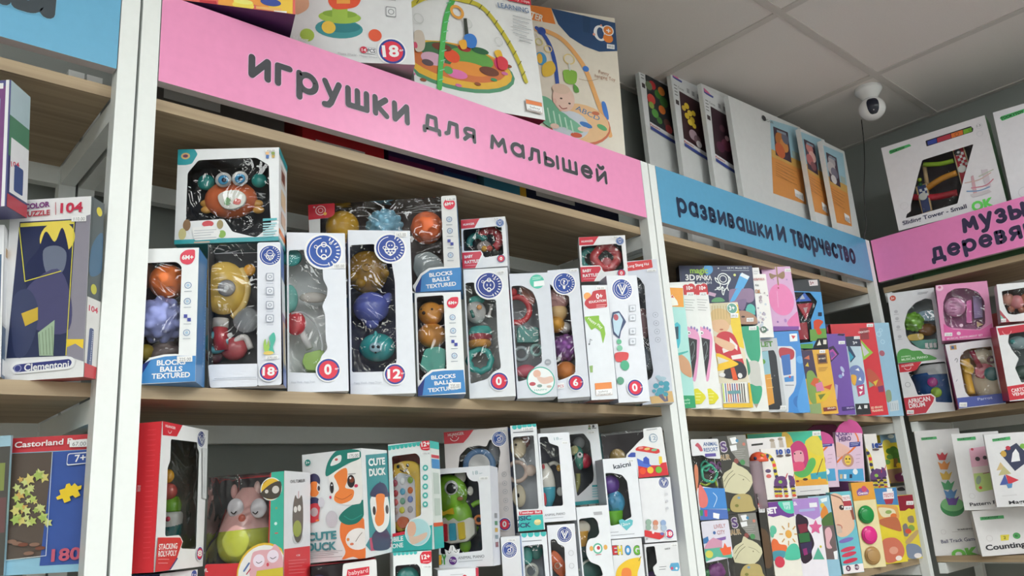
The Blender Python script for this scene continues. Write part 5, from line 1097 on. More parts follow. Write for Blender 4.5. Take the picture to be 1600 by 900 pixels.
b.art('crown_print').P([(697, 868), (695, 858), (701, 861), (704, 852), (709, 852), (713, 860), (719, 857), (717, 867)], '#e8e8ea').S([(700, 862), (702, 865), (705, 862)], .8, '#3a3a3e').S([(710, 861), (713, 863), (716, 860)], .8, '#3a3a3e').S([(707, 854), (707, 860)], .8, '#3a3a3e', sm=False)
b.art('side_print', 'R').R(.35, .47, .7, .52, '#8a8c90').R(.35, .4, .7, .44, '#5a8a6a').R(.35, .33, .7, .37, '#c8a050').R(.35, .26, .7, .30, '#7a8a94').R(.35, .18, .7, .23, '#7a3a44').end()

b = Box('rattle_set_box', 'white and pinkish rattle box with a blue rimmed mirror rattle behind the dinosaur box', 'toy box', [(693, 675.6), (794, 667), (804, 836), (702, 845)], .06, card='#dfd9d8', right='#3f5ca0', left='#d8cfd0', inn='#3c3c40', y=.055, yaw0=-.85, syaw=.04, sroll=.06,
        hole=[(716, 731), (718, 712), (730, 699), (748, 696), (760, 698), (765, 686), (778, 692), (782, 706), (777, 745), (775, 760), (773, 780), (720, 780)])
t = b.torus(749, 727, 22, 5, '#6f9acb', .02, 'blue_rim'); b.slab([(730, 727), (733, 716), (742, 709), (752, 708), (762, 714), (767, 724), (767, 742), (730, 742)], '#efe9e6', .018, .008, 'mirror_face', sm=True)
b.ball(772, 708, 14, '#b8bcc4', .026, 'clear_cap', (.7, .5, 1.4), m=tinted_plastic('#c0c4cc'))
b.art('maker_logo').P([(693, 675.6), (740, 671.5), (732, 683), (724, 692), (694, 694)], '#cc3c48').T('HUANGER', (700, 682), (725, 679), 4.5, '#f4dcdc', .02).ring(710, 682, 7, 1, '#f4dcdc', 200, 345).C(707, 683, .8, '#f4dcdc').C(713, 682, .8, '#f4dcdc')
b.seal(780, 685.5, 11, 'note', '#27509c'); b.price(779, 671, 12, 4, '135.00', -.08)
b.art('feature_icons')
for y in (741, 755, 768, 782, 795): b.ring(788+(y-741)*.06, y, 3.6, .7, '#b8b8bc', n=14).C(788+(y-741)*.06, y, 1.2, '#b8b8bc')
b.age(789, 819, 9.5, '0').end()

def teal_top(b, x0, y0, x1, y1, n):
    b.art('scallop_trim')
    for k in range(n): b.C(x0+(x1-x0)*(k+.5)/n, y0+(y1-y0)*(k+.5)/n+1, (x1-x0)/n*.48, '#3fb0ac')
b = Box('musical_teether_box', 'teal topped box with a beige giraffe teether with brown ears', 'toy box', [(796, 666.5), (839, 661), (850, 827), (811, 831)], .05, card='#dfe1e4', right='#ccd2d8', left='#4a6cae', bottom='#3fb0a8', inn='#c2c6cc', y=.0,
        hole=[(800, 683), (834, 680), (842, 795), (808, 797)])
t = b.ball(810, 700, 14, '#d8c8a8', .025, 'giraffe_head', (.9, .6, 1.15)); b.ball(820, 690, 9, '#7a5048', .03, 'brown_ear', (.9, .5, 1.1), parent=t); b.ball(806, 695, 2, '#2a2020', .01, 'eye', parent=t)
b.torus(808, 737, 15, 3.5, '#d4bcae', .028, 'teething_ring'); b.ball(829, 735, 10, '#ddc8ba', .028, 'paw', (1, .5, .9)); b.ball(811, 775, 14, '#d8ccb0', .025, 'lower_head', (.8, .6, 1.3)); b.ball(810, 774, 3, '#2a2428', .01, 'lower_eye', (.6, .5, 1.2))
teal_top(b, 800, 667, 839, 662, 5)
b.art('title_panel').P([(811, 799), (847, 797), (848, 803), (811, 805)], '#c83848').T('Musical Teether Ball', (790, 804), (845, 801.5), 3.6, '#f4e4e6', .02).P([(811, 806), (848, 804), (850, 827), (811, 831)], '#3fb4ae').T('MUSIC', (795, 815), (830, 812), 7, '#2a4a6a', .04).T('DUCK', (795, 826), (830, 823), 7, '#2a4a6a', .04).E(840, 816, 5.5, 4.5, '#cfc48a').E(840, 814, 5, 2.5, '#e8dca0')
b.art('small_print').lines(802, 676, 833, 674, 1, 2, 1.1, '#55585e'); b.price(815, 668, 20, 5, '120.00', -.06).end()

b = Box('animal_piano_box', 'white window box with a white and blue penguin piano toy', 'toy box', [(840.6, 678), (889, 675), (901, 813), (850, 816)], .055, card='#dcdde2', right='#c8cad2', bottom='#6a2a38', inn='#2a2c40', y=-.0,
        hole=[(843, 683), (856, 682), (858, 692), (866, 695), (873, 697), (880, 790), (850, 792)])
t = b.lathe(856, 724, 792, [(0, 5), (.2, 12), (.5, 15), (.8, 12), (1, 4)], '#e8e4da', .03, 'penguin_body'); b.lathe(856, 760, 793, [(0, 5.5), (.4, 12.5), (.96, 15.3)], '#3fa4bc', .03, 'blue_trousers')
b.tube([(858, 726), (866, 723), (874, 728)], 3, '#e8e4da', .03, 'arm_hoop'); b.ball(873, 731, 4.5, '#e8b03a', .028, 'yellow_knob', (.8, .7, 1.2)); b.ball(851, 780, 4, '#d0303e', .012, 'red_key', (.8, .5, 2.6)); b.ball(875, 768, 6, '#e4e2dc', .03, 'foot', (.9, .6, 1.2)); b.ball(849, 729, 3, '#a8343c', .016, 'red_mark', (.8, .5, 1.4))
b.art('age_flap').C(872, 685, 10, '#dcdde2').T('18', (866, 688), (873, 687), 4.6, '#7d9aa0', 0).T('m+', (874, 687), (879, 686.5), 2.4, '#7d9aa0', 0)
b.price(878, 690, 9, 4, '105.00', -.05); b.art('title_text').T('ANIMAL PIANO', (851, 807), (883, 804), 4, '#6a6c72', 0).lines(852, 810, 880, 808, 1, 2, .6, '#a0a2a8').end()

b = Box('rattle_set_box', 'white box with teal edges and a parrot rattle in grey tray', 'toy box', [(843, 670), (934, 662), (949, 785), (857, 794)], .055, card='#dee0e4', right='#3fa8ac', bottom='#2fa0a8', inn='#4a4e54', y=.08,
        hole=[(889, 679), (912, 677), (922, 690), (928, 742), (927, 752), (915, 764), (902, 776), (897, 740)])
b.ball(905, 715, 10, '#2f8a78', .026, 'green_wing', (.8, .5, 1.9)); b.ball(913, 720, 12, '#c8304a', .03, 'red_body', (1, .6, 1)); b.ball(906, 711, 4.5, '#f0f0f0', .018, 'eye', (1, .4, 1)); b.ball(906, 710, 2, '#202028', .015, 'pupil', (1, .4, 1)); b.ball(898, 704, 8, '#c9c88a', .03, 'yellow_crest'); b.tube([(903, 740), (903, 756), (899, 768)], 4, '#a8a860', .03, 'olive_ribbon'); b.ball(905, 692, 10, '#a8acae', .034, 'clear_dome', m=tinted_plastic('#b8bcc0'))
b.art('maker_figures').C(921, 666, 2, '#8a7a6a').C(927, 666, 2, '#3a3a44').P([(919, 668), (923, 668), (923, 671), (919, 671)], '#6a8a6a').S([(925, 669), (931, 669)], 1.2, '#4a4a50', sm=False)
b.art('printed_border').R(0, 0, 1, .045, '#2fa0a8').art('feature_panel').P([(925, 758), (941, 757), (941, 760), (925, 761)], '#43a7b0').lines(926, 764, 940, 763, 4, 4, 2, '#9fcdd4'); b.price(917, 674, 12, 4, '125.00', -.06).end()

b = Box('stacking_egg_box', 'white window box with stacked purple, blue and green shells and a teal heart badge', 'toy box', [(941, 717.5), (993.5, 714), (1007, 839), (954, 842)], .055, card='#dddfe4', left='#c0c4cc', inn='#3a3c48', y=-.0,
        hole=[(944, 739), (957, 739), (972, 742), (980, 752), (986, 800), (987, 808), (978, 812), (972, 818), (953, 822)])
b.ball(954, 757, 15, '#5a2f8e', .026, 'purple_shell', (1, .7, 1)); b.ball(962, 785, 16, '#3f98c4', .026, 'blue_gem_shell', (.95, .7, 1.15), dents=18); b.lathe(960, 798, 822, [(0, 9), (.4, 14), (.9, 16), (1, 15)], '#6cbc2c', .026, 'green_cup')
b.art('name_text').T('kaicni', (959, 733), (986, 728), 7.5, '#2c3444', .02)
b.art('heart_badge').P([(979, 829), (968, 819), (967, 813), (972, 811), (978, 814), (984, 811), (989, 813), (988, 820)], '#63b4bc', r=.001).T('12m+', (971, 822), (985, 820), 4.5, '#eef6f6', .01)
b.art('small_print').lines(954, 832, 966, 831, 1, 3, .8, '#8c8e94').lines(955, 837, 991, 834, 1, 3, .8, '#8c8e94'); b.price(980, 718, 10, 4, '130.00', -.05).end()

b = Box('ball_house_box', 'box with a printed red and blue ball house beside a dark film window', 'toy box', [(937.5, 680), (1034, 664), (1045, 743), (948, 752)], .08, yaw0=-.6, syaw=.04, card='#e0e0e0', right='#3a3a3c', top='#7a3040', bottom='#8a2f3a', inn='#5a5056', y=-.0, open_faces='T',
        panels=[[(1004, 666), (1034, 664), (1045, 743), (998, 747), (994, 722), (977, 722), (979, 710), (989, 700), (1000, 688), (1006, 684)]])
b.ball(965, 714, 13, '#b89a5a', .03, 'yellow_ball'); b.ball(945, 730, 12, '#8a5a5a', .04, 'red_ball')
b.art('red_base').P([(1041, 722), (1045, 743), (998, 747), (997, 728), (1016, 726)], '#cc3038')
b.art('house_print').P([(993, 703), (1030, 704), (1032, 727), (1017, 727), (995, 716)], '#d4d8dc', r=.002).P([(981, 712), (986, 707), (993, 707), (993, 715), (981, 714)], '#3a50a4', r=.002).P([(995, 716), (1018, 727), (1012, 731), (997, 728)], '#4a6ac4').P([(1005, 724), (1005, 716), (1009, 713), (1014, 717), (1015, 726)], '#3a54b0', r=.001).P([(1029, 713), (1034, 713), (1035, 723), (1030, 726)], '#e4c43a', r=.002)
b.P([(993, 701), (997, 698), (1006, 697), (1030, 702), (1031, 707), (1026, 709), (1006, 706), (993, 704)], '#cc3a38', r=.002).E(1001, 700, 4, 1.8, '#d88a80').E(1011, 701.5, 4.5, 2, '#d8b86a').E(1022, 703, 4.5, 2, '#7ab08a')
for x, y, c in ((1004, 736, '#e0502c'), (1016, 734.5, '#e8b83a'), (1029, 734, '#6cb03a')): b.C(x, y, 5.3, c)
b.art('round_mark').ring(1020.5, 684.5, 6.5, .9, '#7a98b0').T('12', (1016, 688), (1025, 687), 6, '#7a98b0', .0).art('small_print').lines(1010, 672, 1026, 670, 1, 2, .9, '#8a8c90').end()
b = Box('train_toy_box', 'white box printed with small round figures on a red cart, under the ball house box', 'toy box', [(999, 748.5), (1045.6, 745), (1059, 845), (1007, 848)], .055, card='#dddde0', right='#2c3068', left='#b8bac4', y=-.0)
b.seal(1037, 754, 8.5, 'arrow', '#36488c')
b.art('cart_print').P([(1007, 828), (1026, 832), (1038, 833), (1037, 839), (1030, 843), (1006, 838)], '#cc3438', r=.001).C(1013, 816, 5, '#8fa898').C(1013, 824, 4.5, '#8fa898').C(1024, 817, 4.6, '#c8846a').C(1024, 824, 4, '#c8a898').C(1036, 817, 4.8, '#8fa4c8').C(1037, 825, 5, '#a8b8cc').C(1020, 832, 2, '#f0e0e0').E(1034, 834, 3, 2.4, '#6a6aa8')
b.age(1045.5, 834, 7, '18'); b.art('small_print').T('31.00', (1005, 844), (1012, 843), 3, '#77777c', .02)
b.art('feature_icons')
for y in (772, 783, 794): b.C(1041+(y-772)*.05, y, 2.2, '#c4c4ca')
b.end()
# lower row, standing on the board below
def low(name, label, quad, d, y, **k):
    return Box(name, label, 'toy box', quad, d, y=y, ext=Z3+.0006, **k)
b = low('toy_set_box', 'film window box with a red name plate under the duck box', [(484, 886), (588, 872), (592, 960), (487, 972)], .07, .0, card='#dedede', top='#b03040', right='#c9cfc8', inn='#6a5560', panels=[[(536, 881), (588, 872), (592, 960), (531, 967)]], h=None)
b.art('name_plate').P([(543, 890), (577, 885), (577, 898), (541, 903)], '#cc2f40').T('babyard', (545, 899), (575, 894), 7, '#f4dede', .0); b.ball(498, 912, 15, '#5a4a7a', .03, 'purple_ball'); b.end()
b = low('toy_phone_box', 'teal scalloped phone toy box with dark teal phone, under the yellow phone box', [(614, 864), (674.5, 860), (676, 950), (616, 955)], .05, .0, card='#dfe2e2', right='#cdd8dc', top='#3fb0a8', inn='#3a4a50', hole=[(617, 884), (652, 881), (657, 888), (659, 950), (618, 952)])
b.ball(637, 905, 20, '#2f8f88', .02, 'teal_phone', (1, .4, 1)); teal_top(b, 614, 864.5, 652, 862, 6)
b.art('age_badge').P([(656, 868), (660, 862), (674, 861), (674, 878), (668, 881), (657, 880)], '#cc2a3a', r=.002).T('12+', (659, 874), (672, 872), 7, '#ffffff', .035).lines(661, 878, 671, 877, 1, 2, .8, '#f0c0c4'); b.price(660, 883, 14, 5, '130.00').end()
b = low('toy_set_box', 'white box with crimson end flap below the dinosaur piano box', [(684, 891), (748, 887), (750, 970), (686, 975)], .06, .0, card='#dcdce0', right='#a83248'); b.art('crimson_corner').R(.93, 0, 1, 1, '#b83248').C(726, 902, 4, '#c8303c').lines(704, 898, 724, 897, 1, 3, .8, '#b0b0b6').end()
b = low('rattle_set_box', 'white box with musical note seal, bottom row under the mirror rattle', [(783, 840), (812, 837), (819, 950), (788, 953)], .035, -.0, yaw0=-.8, syaw=.03, card='#dcdee2', right='#4a6cae', left='#a8acb8'); b.seal(796, 859, 12, 'note', '#3a5298'); b.price(793, 842, 13, 4, '135.00').end()
b = low('teether_box', 'teal scalloped box with a dark teal elephant, bottom row', [(813, 833.5), (854, 831), (862, 950), (821, 953)], .05, .0, card='#dfe1e4', right='#c4ccd2', inn='#a8b0b8', hole=[(818, 853), (848, 850), (856, 945), (824, 948)])
b.ball(823, 868, 13, '#3f958c', .02, 'elephant_head', (.8, .5, 1.1)); b.ball(838, 862, 11, '#2a7a70', .026, 'elephant_ear', (1, .4, 1.1)); b.torus(830, 892, 10, 3, '#c9cac0', .026, 'pale_ring'); teal_top(b, 814, 834.5, 854, 832, 4); b.art('small_print').lines(816, 846, 846, 844, 1, 2, .9, '#6a6c72').end()
b = low('teether_box', 'white die-cut box with an orange toy phone, bottom row', [(855, 821), (897.5, 818), (908, 945), (863, 948)], .055, -.0, card='#dcdde2', left='#7a4a5a', inn='#8a8c92', hole=[(860, 843), (868, 842), (872, 850), (882, 854), (886, 940), (866, 942)])
b.slab([(861, 866), (866, 860), (876, 868), (884, 884), (882, 900), (872, 898), (862, 884)], '#e86a2c', .02, .014, 'orange_phone', sm=True); b.torus(871, 884, 4.5, 1, '#f0b890', .014, 'dial'); b.seal(882, 835, 12, 'arrow', '#36488c'); b.art('feature_icons').ring(892, 864, 4, .7, '#b8b8bc').ring(893, 884, 4, .7, '#b8b8bc').end()
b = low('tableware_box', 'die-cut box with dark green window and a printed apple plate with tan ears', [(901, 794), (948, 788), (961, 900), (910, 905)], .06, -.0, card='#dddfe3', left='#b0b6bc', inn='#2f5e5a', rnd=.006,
        hole=[(902, 811), (928, 808), (934, 815), (937, 833), (932, 840), (920, 842), (916, 852), (916, 866), (922, 878), (938, 884), (943, 900), (905, 903)])
b.ball(908, 825, 15, '#cfc8b8', .02, 'lid', (1.1, .4, .8)); b.lathe(908, 830, 854, [(0, 9), (.6, 12), (1, 15)], '#c8963c', .026, 'yellow_cup'); b.ball(920, 892, 22, '#2f6e66', .034, 'green_bowl', (1, .4, 1)); b.tube([(904, 892), (912, 880), (922, 874)], 2, '#b8c0b8', .012, 'handle')
b.art('apple_badge').C(934, 857, 8.5, '#5fae94').C(934, 857, 6, '#eaeeec').C(935, 856, 3, '#b83a44').E(924, 857, 3, 4, '#dba85a').E(946, 855, 3, 4, '#dba85a').S([(931, 867), (939, 866)], 1.2, '#b0505a', sm=False).art('grey_tag').P([(927, 800), (940, 799), (941, 804), (928, 805)], '#a8a8ac').end()
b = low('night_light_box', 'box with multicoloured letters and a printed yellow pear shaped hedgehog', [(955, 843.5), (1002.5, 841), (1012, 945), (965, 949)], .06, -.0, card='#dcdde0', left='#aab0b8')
b.art('letters')
for ch, x, c in (('E', 957, '#c8343a'), ('H', 965, '#e0c83a'), ('O', 976.5, '#3f8fc8'), ('G', 990, '#6aae3a')): b.T(ch, (x, 866.5), (x+(8 if ch in 'EH' else 10), 866), 14, '#3a4048', .06).T(ch, (x+.5, 866), (x+(7.5 if ch in 'EH' else 9.5), 865.5), 13, c, .045)
b.art('pear_print').P([(962, 898), (966, 886), (978, 876), (990, 872), (1000, 872), (1000, 882), (996, 895), (994, 915), (975, 920), (963, 912)], '#e4bc34', sm=True).P([(972, 890), (980, 887), (986, 892), (985, 905), (972, 905)], '#e08040', sm=True).S([(998, 876), (1001, 870)], 1.6, '#9a8a3a', sm=False).end()
b = low('toy_box', 'white box with dark window and small blue printed capsule, beside the post', [(1006, 850.5), (1059, 847), (1068, 945), (1016, 949)], .055, -.0, card='#dcdcde', inn='#1c1e28', hole=[(1007, 855), (1023, 853), (1027, 880), (1020, 886), (1023, 897), (1029, 904), (1030, 940), (1014, 942)])
b.ball(1019, 905, 13, '#4a2a6a', .03, 'purple_toy'); b.art('capsule_print').P([(1048, 880), (1060, 879), (1062, 886), (1060, 892), (1049, 892), (1046, 886)], '#5aa0c4', r=.002).C(1050, 888, 2.4, '#c04a6a').C(1057, 888, 2, '#e0e6ea').lines(1030, 886, 1041, 885, 2, 4, .8, '#6a6c70').T('KAICHI', (1039, 859), (1047, 858), 2.6, '#55585c', .02); b.price(1048, 850, 10, 4, '150.00').end()
# ---- blue sign bay, middle shelf: thin sets standing like slanted books, each tucked behind its neighbour
def fan(name, label, TR, BR, w, d, cat='craft set', yaw=-.72, y=-.004, TL=None, BL=None, z=Z2, **k):
    return Box(name, label, cat, (TL, TR, BR, BL), d, y=y, yaw=yaw, w=w, z=z, **k)
b = fan('drawing_tablet_box', 'pale turquoise box with orange corner and printed tan paper plane, beside the post', (1067, 445), (1087, 637), .14, .013, card='#a9d8d2', left='#8ab8b0')
b.art('orange_corner').P([(1030, 443), (1067, 445), (1068.5, 480), (1046, 479), (1040, 450)], '#e39a3a').P([(1030, 440), (1067, 442), (1067, 450), (1030, 449)], '#ecece8').P([(1046, 473), (1050, 460), (1058, 470), (1060, 477), (1048, 478)], '#efe9e0', r=.002).P([(1048, 465), (1051, 461), (1053, 466), (1051, 465)], '#c04a3a')
b.art('tablet_print').P([(1052, 508), (1058, 503), (1063, 508), (1063, 535), (1060, 545), (1055, 540)], '#47b4c4', r=.003).P([(1054, 511), (1060, 510), (1060, 530), (1056, 530)], '#2a4a5a').P([(1059, 555), (1068, 556), (1078, 568), (1081, 588), (1074, 588), (1063, 578)], '#c99874', sm=True).P([(1058, 552), (1075, 548), (1075, 550), (1060, 556)], '#4fb0a8')
b.art('green_band').P([(1060, 618), (1087, 618), (1088, 640), (1060, 640)], '#2f9a68').T('Doodle', (1063, 627), (1078, 626), 3.4, '#bfe6d0', 0).T('board', (1063, 632), (1078, 631), 3.4, '#bfe6d0', 0).end()
def lcd(label, TR, BR, dx, y, yaw=-.72):
    b = fan('drawing_tablet_box', label, TR, BR, .15, .013, yaw=yaw, y=y, card='#e4e4e2')
    b.art('age_badge').C(dx+1072, 450, 5.5, '#c02a34').C(dx+1080, 449, 6, '#c02a34').P([(dx+1066, 452), (dx+1087, 451), (dx+1088, 460), (dx+1067, 461)], '#c02a34').T('10+', (dx+1073, 453), (dx+1083, 452.6), 6, '#f4e6e6', .03)
    b.art('small_print').lines(dx+1069, 468, dx+1085, 469, 5, 4, .9, '#a8a8a8').price(dx+1073, 457, 11, 6, '245.00')
    b.art('tablet_print').P([(dx+1073, 517), (dx+1078, 512), (dx+1086, 514), (dx+1092, 524), (dx+1093, 540), (dx+1088, 590), (dx+1083, 595), (dx+1078, 585)], '#e09ac0', sm=True).P([(dx+1074, 527), (dx+1089, 531), (dx+1088, 560), (dx+1083, 590), (dx+1081, 590)], '#2a2a2e').C(dx+1076, 520, 3, '#f4f4f4').C(dx+1076.5, 520.5, 1.2, '#2a2a2a').E(dx+1080, 512, 1.5, 2.5, '#8a7ab0').E(dx+1085, 513, 1.5, 2.5, '#8a7ab0').E(dx+1089, 516, 1.5, 2.5, '#8a7ab0')
    b.S([(dx+1079, 540), (dx+1083, 534), (dx+1085, 545), (dx+1081, 560)], .7, '#8a9a98').S([(dx+1080, 565), (dx+1085, 555)], .6, '#8a9a98', sm=False)
    b.art('yellow_mark').P([(dx+1084, 608), (dx+1090, 607), (dx+1101, 617), (dx+1103, 622), (dx+1096, 631), (dx+1085, 632)], '#d8cf2e', r=.002).lines(dx+1087, 615, dx+1095, 615, 3, 5, 1, '#eeea9a').end()
lcd('white box with a printed pink writing tablet and red cloud badge, beside the turquoise box', (1085.6, 439.5), (1108.5, 637.5), 0, -.004)
lcd('white box with a printed pink writing tablet, beside the boy at the yellow easel', (1105, 442.5), (1128, 637), 20, -.004)
b = fan('drawing_easel_box', 'box with a printed boy in red striped shirt drawing on a yellow easel', (1153, 472), (1176, 636), .17, .016, yaw=-.60, card='#e2e0da', y=-.006)
b.art('boy_picture').R(0, .24, 1, 1, '#d8cfb8').P([(1130, 478), (1153, 476), (1163, 545), (1150, 540), (1140, 500)], '#e0c23a').P([(1112, 474), (1140, 474), (1142, 500), (1114, 500)], '#c9c0a0').E(1125, 505, 15, 16, '#d8b08c').P([(1109, 502), (1112, 486), (1126, 482), (1140, 490), (1141, 508), (1132, 500), (1118, 500)], '#cdb07c', sm=True)
for k in range(6): b.S([(1112+k*4.5, 478), (1113+k*4.5, 498)], .8, '#b59a68', sm=False)
b.P([(1119, 526), (1130, 518), (1145, 522), (1154, 540), (1160, 560), (1162, 572), (1150, 568), (1130, 556), (1118, 550)], '#c03440', sm=True).P([(1140, 527), (1152, 540), (1152, 548), (1140, 538)], '#e6dedc').P([(1142, 556), (1158, 553), (1160, 560), (1144, 562)], '#e6dedc').P([(1128, 545), (1134, 542), (1140, 548), (1130, 552)], '#e6dedc')
b.P([(1112, 525), (1128, 530), (1146, 538), (1147, 545), (1138, 548), (1118, 536)], '#dcb494', sm=True).E(1127, 515, 3, 1.2, '#b0604a')
b.P([(1140, 565), (1158, 566), (1166, 578), (1164, 590), (1148, 592), (1130, 588)], '#2e3038', sm=True).P([(1120, 552), (1148, 565), (1151, 571), (1120, 580), (1122, 570)], '#e8bc2c', sm=True).P([(1120, 557), (1139, 564), (1122, 569)], '#d6d2c8').P([(1141, 575), (1147, 574), (1153, 594), (1145, 594)], '#d8572a').E(1156, 587, 3.5, 4, '#dcdcdc').E(1128, 586, 5, 3.5, '#dcdcdc')
b.art('age_badge').C(1143.5, 482, 8.6, '#e8ece8').C(1143.5, 482, 7.6, '#5f9a8a').T('3+', (1139, 485), (1148, 484.6), 7, '#f0f4f0', .03); b.price(1141, 490, 12, 7, '189.00')
b.art('felt_pens').P([(1127, 600), (1166, 598), (1168, 628), (1130, 630)], '#e4e2dc')
for k, c in enumerate(['#b8d83a', '#3a5a9a', '#c86a3a', '#a83a3a', '#2a3a7a', '#3a4a9a', '#b0303a', '#3a3a44', '#4a3a34', '#2a2a2a']): b.S([(1129+k*3.6, 600), (1131.5+k*3.6, 628)], 1.6, c, sm=False)
b.P([(1136, 611), (1156, 610), (1157, 615), (1137, 616)], '#6a9aa0').art('yellow_border').P([(1168, 598), (1172, 598), (1177, 637), (1130, 637), (1129, 631), (1171, 630)], '#dcb42e').end()
b = fan('pen_set_box', 'white box with a big printed green and grey drawing pen, under the astronaut box', (1186, 509), (1201, 642), .16, .016, yaw=-.66, card='#e2e2de')
b.art('pen_print').P([(1158, 509), (1184, 509), (1187, 530), (1188, 555), (1184, 567), (1176, 566), (1168, 555), (1163, 535)], '#3aa07c', sm=True).P([(1170, 566), (1185, 566), (1189, 590), (1190, 604), (1176, 604), (1171, 585)], '#c6c6c0', sm=True).P([(1172, 600), (1181, 603), (1190, 604), (1190, 618), (1184, 632), (1177, 630), (1173, 612)], '#3aa07c', sm=True).P([(1178, 631), (1185, 631), (1182, 638)], '#a89888').P([(1166, 560), (1171, 570), (1172, 582), (1167, 586)], '#3a8f6c', sm=True)
b.price(1170, 510, 12, 6, '350.00').end()
b = Box('drawing_pen_box', 'dark blue box with white astronaut outline and big blue pen, stacked on thin sets', 'craft set', [(1062, 415), (1174.4, 415), (1184.4, 507), (1066, 507)], .03, card='#232a48', left='#1c1f30', right='#3a6a9c', bottom='#1a1c28', y=.0, sroll=.03)
b.art('picture').P([(1064, 417), (1174, 417), (1183, 505), (1070, 505)], '#262e52')
b.P([(1100, 416), (1112, 416), (1113, 425), (1104, 430)], '#4f9ad0', sm=True).P([(1157, 427), (1171, 433), (1150, 472), (1140, 472)], '#4fa4dc').P([(1159, 426), (1171, 432), (1168, 437), (1156, 431)], '#d8e2ee').P([(1139, 458), (1142, 452), (1160, 451), (1176, 452), (1178, 468), (1170, 473), (1158, 470), (1150, 476), (1140, 474)], '#8a7090', sm=True).P([(1152, 470), (1166, 468), (1162, 484), (1154, 482)], '#7a6488', sm=True).P([(1160, 450), (1148, 470), (1140, 472), (1150, 452)], '#4fa4dc')
b.E(1173, 483, 7, 8, '#55b5aa').P([(1165, 482), (1179, 482), (1180, 492), (1166, 489)], '#55b5aa').P([(1151, 488), (1165, 486), (1180, 494), (1182, 506), (1156, 506)], '#a8806a', sm=True).E(1161, 495, 3, 1.5, '#3a2a2a').P([(1112, 472), (1116, 466), (1126, 465), (1132, 471)], '#5a9a6a', sm=True).P([(1108, 456), (1119, 459), (1117, 464), (1106, 461)], '#c8a4c0')
W = '#e4ebf4'
b.art('astronaut_outline').ring(1130, 436, 8.5, 1.5, W).ring(1129.5, 436, 5.2, 1.2, W).S([(1122, 438), (1117, 434), (1119, 440), (1125, 444), (1124, 450), (1117, 453)], 1.4, W).S([(1138, 432), (1141, 436), (1139, 441), (1136, 448), (1138, 454)], 1.4, W).S([(1124, 449), (1120, 450), (1124, 453), (1129, 448), (1128, 456), (1130, 461), (1132, 454), (1136, 449)], 1.4, W).ring(1129, 452, 2.4, .9, W)
b.art('title_text').T('magic', (1078, 427), (1106, 427), 9, '#9ac04a', .03).T('3D', (1071, 438), (1086, 438), 9, '#f0f2f6', .03).T('РУЧКА', (1088, 438), (1112, 438), 7, '#f0f2f6', .04).T('ручка 3D-5', (1089, 444), (1112, 443.5), 3.5, '#d0d6e0', .02).T('CE PC Model 3D-3', (1136, 420.5), (1169, 420.5), 3, '#d0d6e0', .01).lines(1127, 423, 1170, 423, 1, 2, .7, '#c0c8d4').C(1147.5, 430, 2, '#dce08a').C(1122, 419.5, 1, '#f0f0f0')
b.price(1166, 497, 11, 6, '950.00').end()
b = fan('craft_set_box', 'white dotted craft box with tiny coloured circles and brown word, behind the astronaut box', (1197, 428), (1209, 527), .055, .010, card='#e6e3e0', z=None, yaw=-.6, y=-.012)
b.art('dots')
random.seed(3)
for i in range(26): b.C(1184+random.random()*17, 456+random.random()*60, .8+random.random()*1.8, random.choice(['#b0a8b8', '#8a8aa0', '#c8c0c8', '#a898a0', '#c4cad4']))
b.art('title_text').T('НОВИНКА!', (1176, 438.5), (1194, 438), 3.4, '#b04a4a', .02).T('Kit', (1180, 447), (1185, 447), 3, '#4a4a50', .02).T('си', (1180, 458), (1187, 458), 7, '#b0784a', .03).art('age_dot').C(1193, 515, 5, '#4a6a5a').T('8+', (1190, 517.5), (1196, 517), 5, '#e8ece8', .03).end()
b = fan('craft_set_box', 'white corner of a craft box peeking behind the dotted white box', (1186, 418), (1200, 520), .09, .02, card='#dedcdc', z=None, yaw=-.6, y=.015); b.art('small_print').lines(1178, 424, 1184, 424, 2, 4, .8, '#a8a8b0').end()
b = Box('slime_set_box', 'lilac box with a printed pink slime blob and golden bow', 'craft set', [(1186, 418), (1237.5, 416), (1248, 515), (1208, 518)], .03, card='#d2a4cc', left='#7a4a9a', right='#7a4a9a', y=.0, sroll=.03)
b.art('slime_picture').C(1221, 468, 25, '#e27ab0', kx=.8).P([(1240, 492), (1247, 488), (1250, 510), (1236, 512), (1230, 504)], '#dc70a8', sm=True).S([(1214, 455), (1216, 480)], .8, '#f0a8cc', sm=False).S([(1213, 417), (1214, 428), (1216, 445)], 2, '#9a7a52', sm=False).P([(1202, 427), (1213, 430), (1224, 424), (1226, 432), (1222, 436), (1213, 432), (1205, 436)], '#8a6a48', sm=True).C(1216, 450, 1.2, '#a02a3a').C(1229, 437, 1.4, '#b08ab8').C(1208, 437, 1.2, '#b08ab8').C(1215, 503, 1.6, '#8a5aa0').E(1227, 501, 2, 3, '#a87ab8')
b.art('purple_border').P([(1208, 510), (1248, 510), (1248, 515), (1208, 518)], '#7a3f98').price(1226, 420, 10, 5, '330.00').end()
b = fan('toy_tablet_box', 'grey box with a dark toy tablet screen and green lettering', (1214, 528), (1229, 643), .16, .018, yaw=-.64, card='#b9bcc0')
b.art('tablet_print').P([(1190, 549), (1209, 547), (1213, 556), (1222, 632), (1218, 640), (1200, 640)], '#26282e', r=.004).P([(1188, 550), (1200, 548), (1210, 630), (1200, 634)], '#8fb8c4').P([(1194, 586), (1204, 584), (1210, 630), (1200, 634)], '#d8983c').C(1192, 565, 4, '#5f9a3a').C(1210, 587, 1.3, '#5a5c64').S([(1198, 592), (1206, 591)], .8, '#f0c888', sm=False).S([(1199, 606), (1208, 605)], .8, '#f0c888', sm=False)
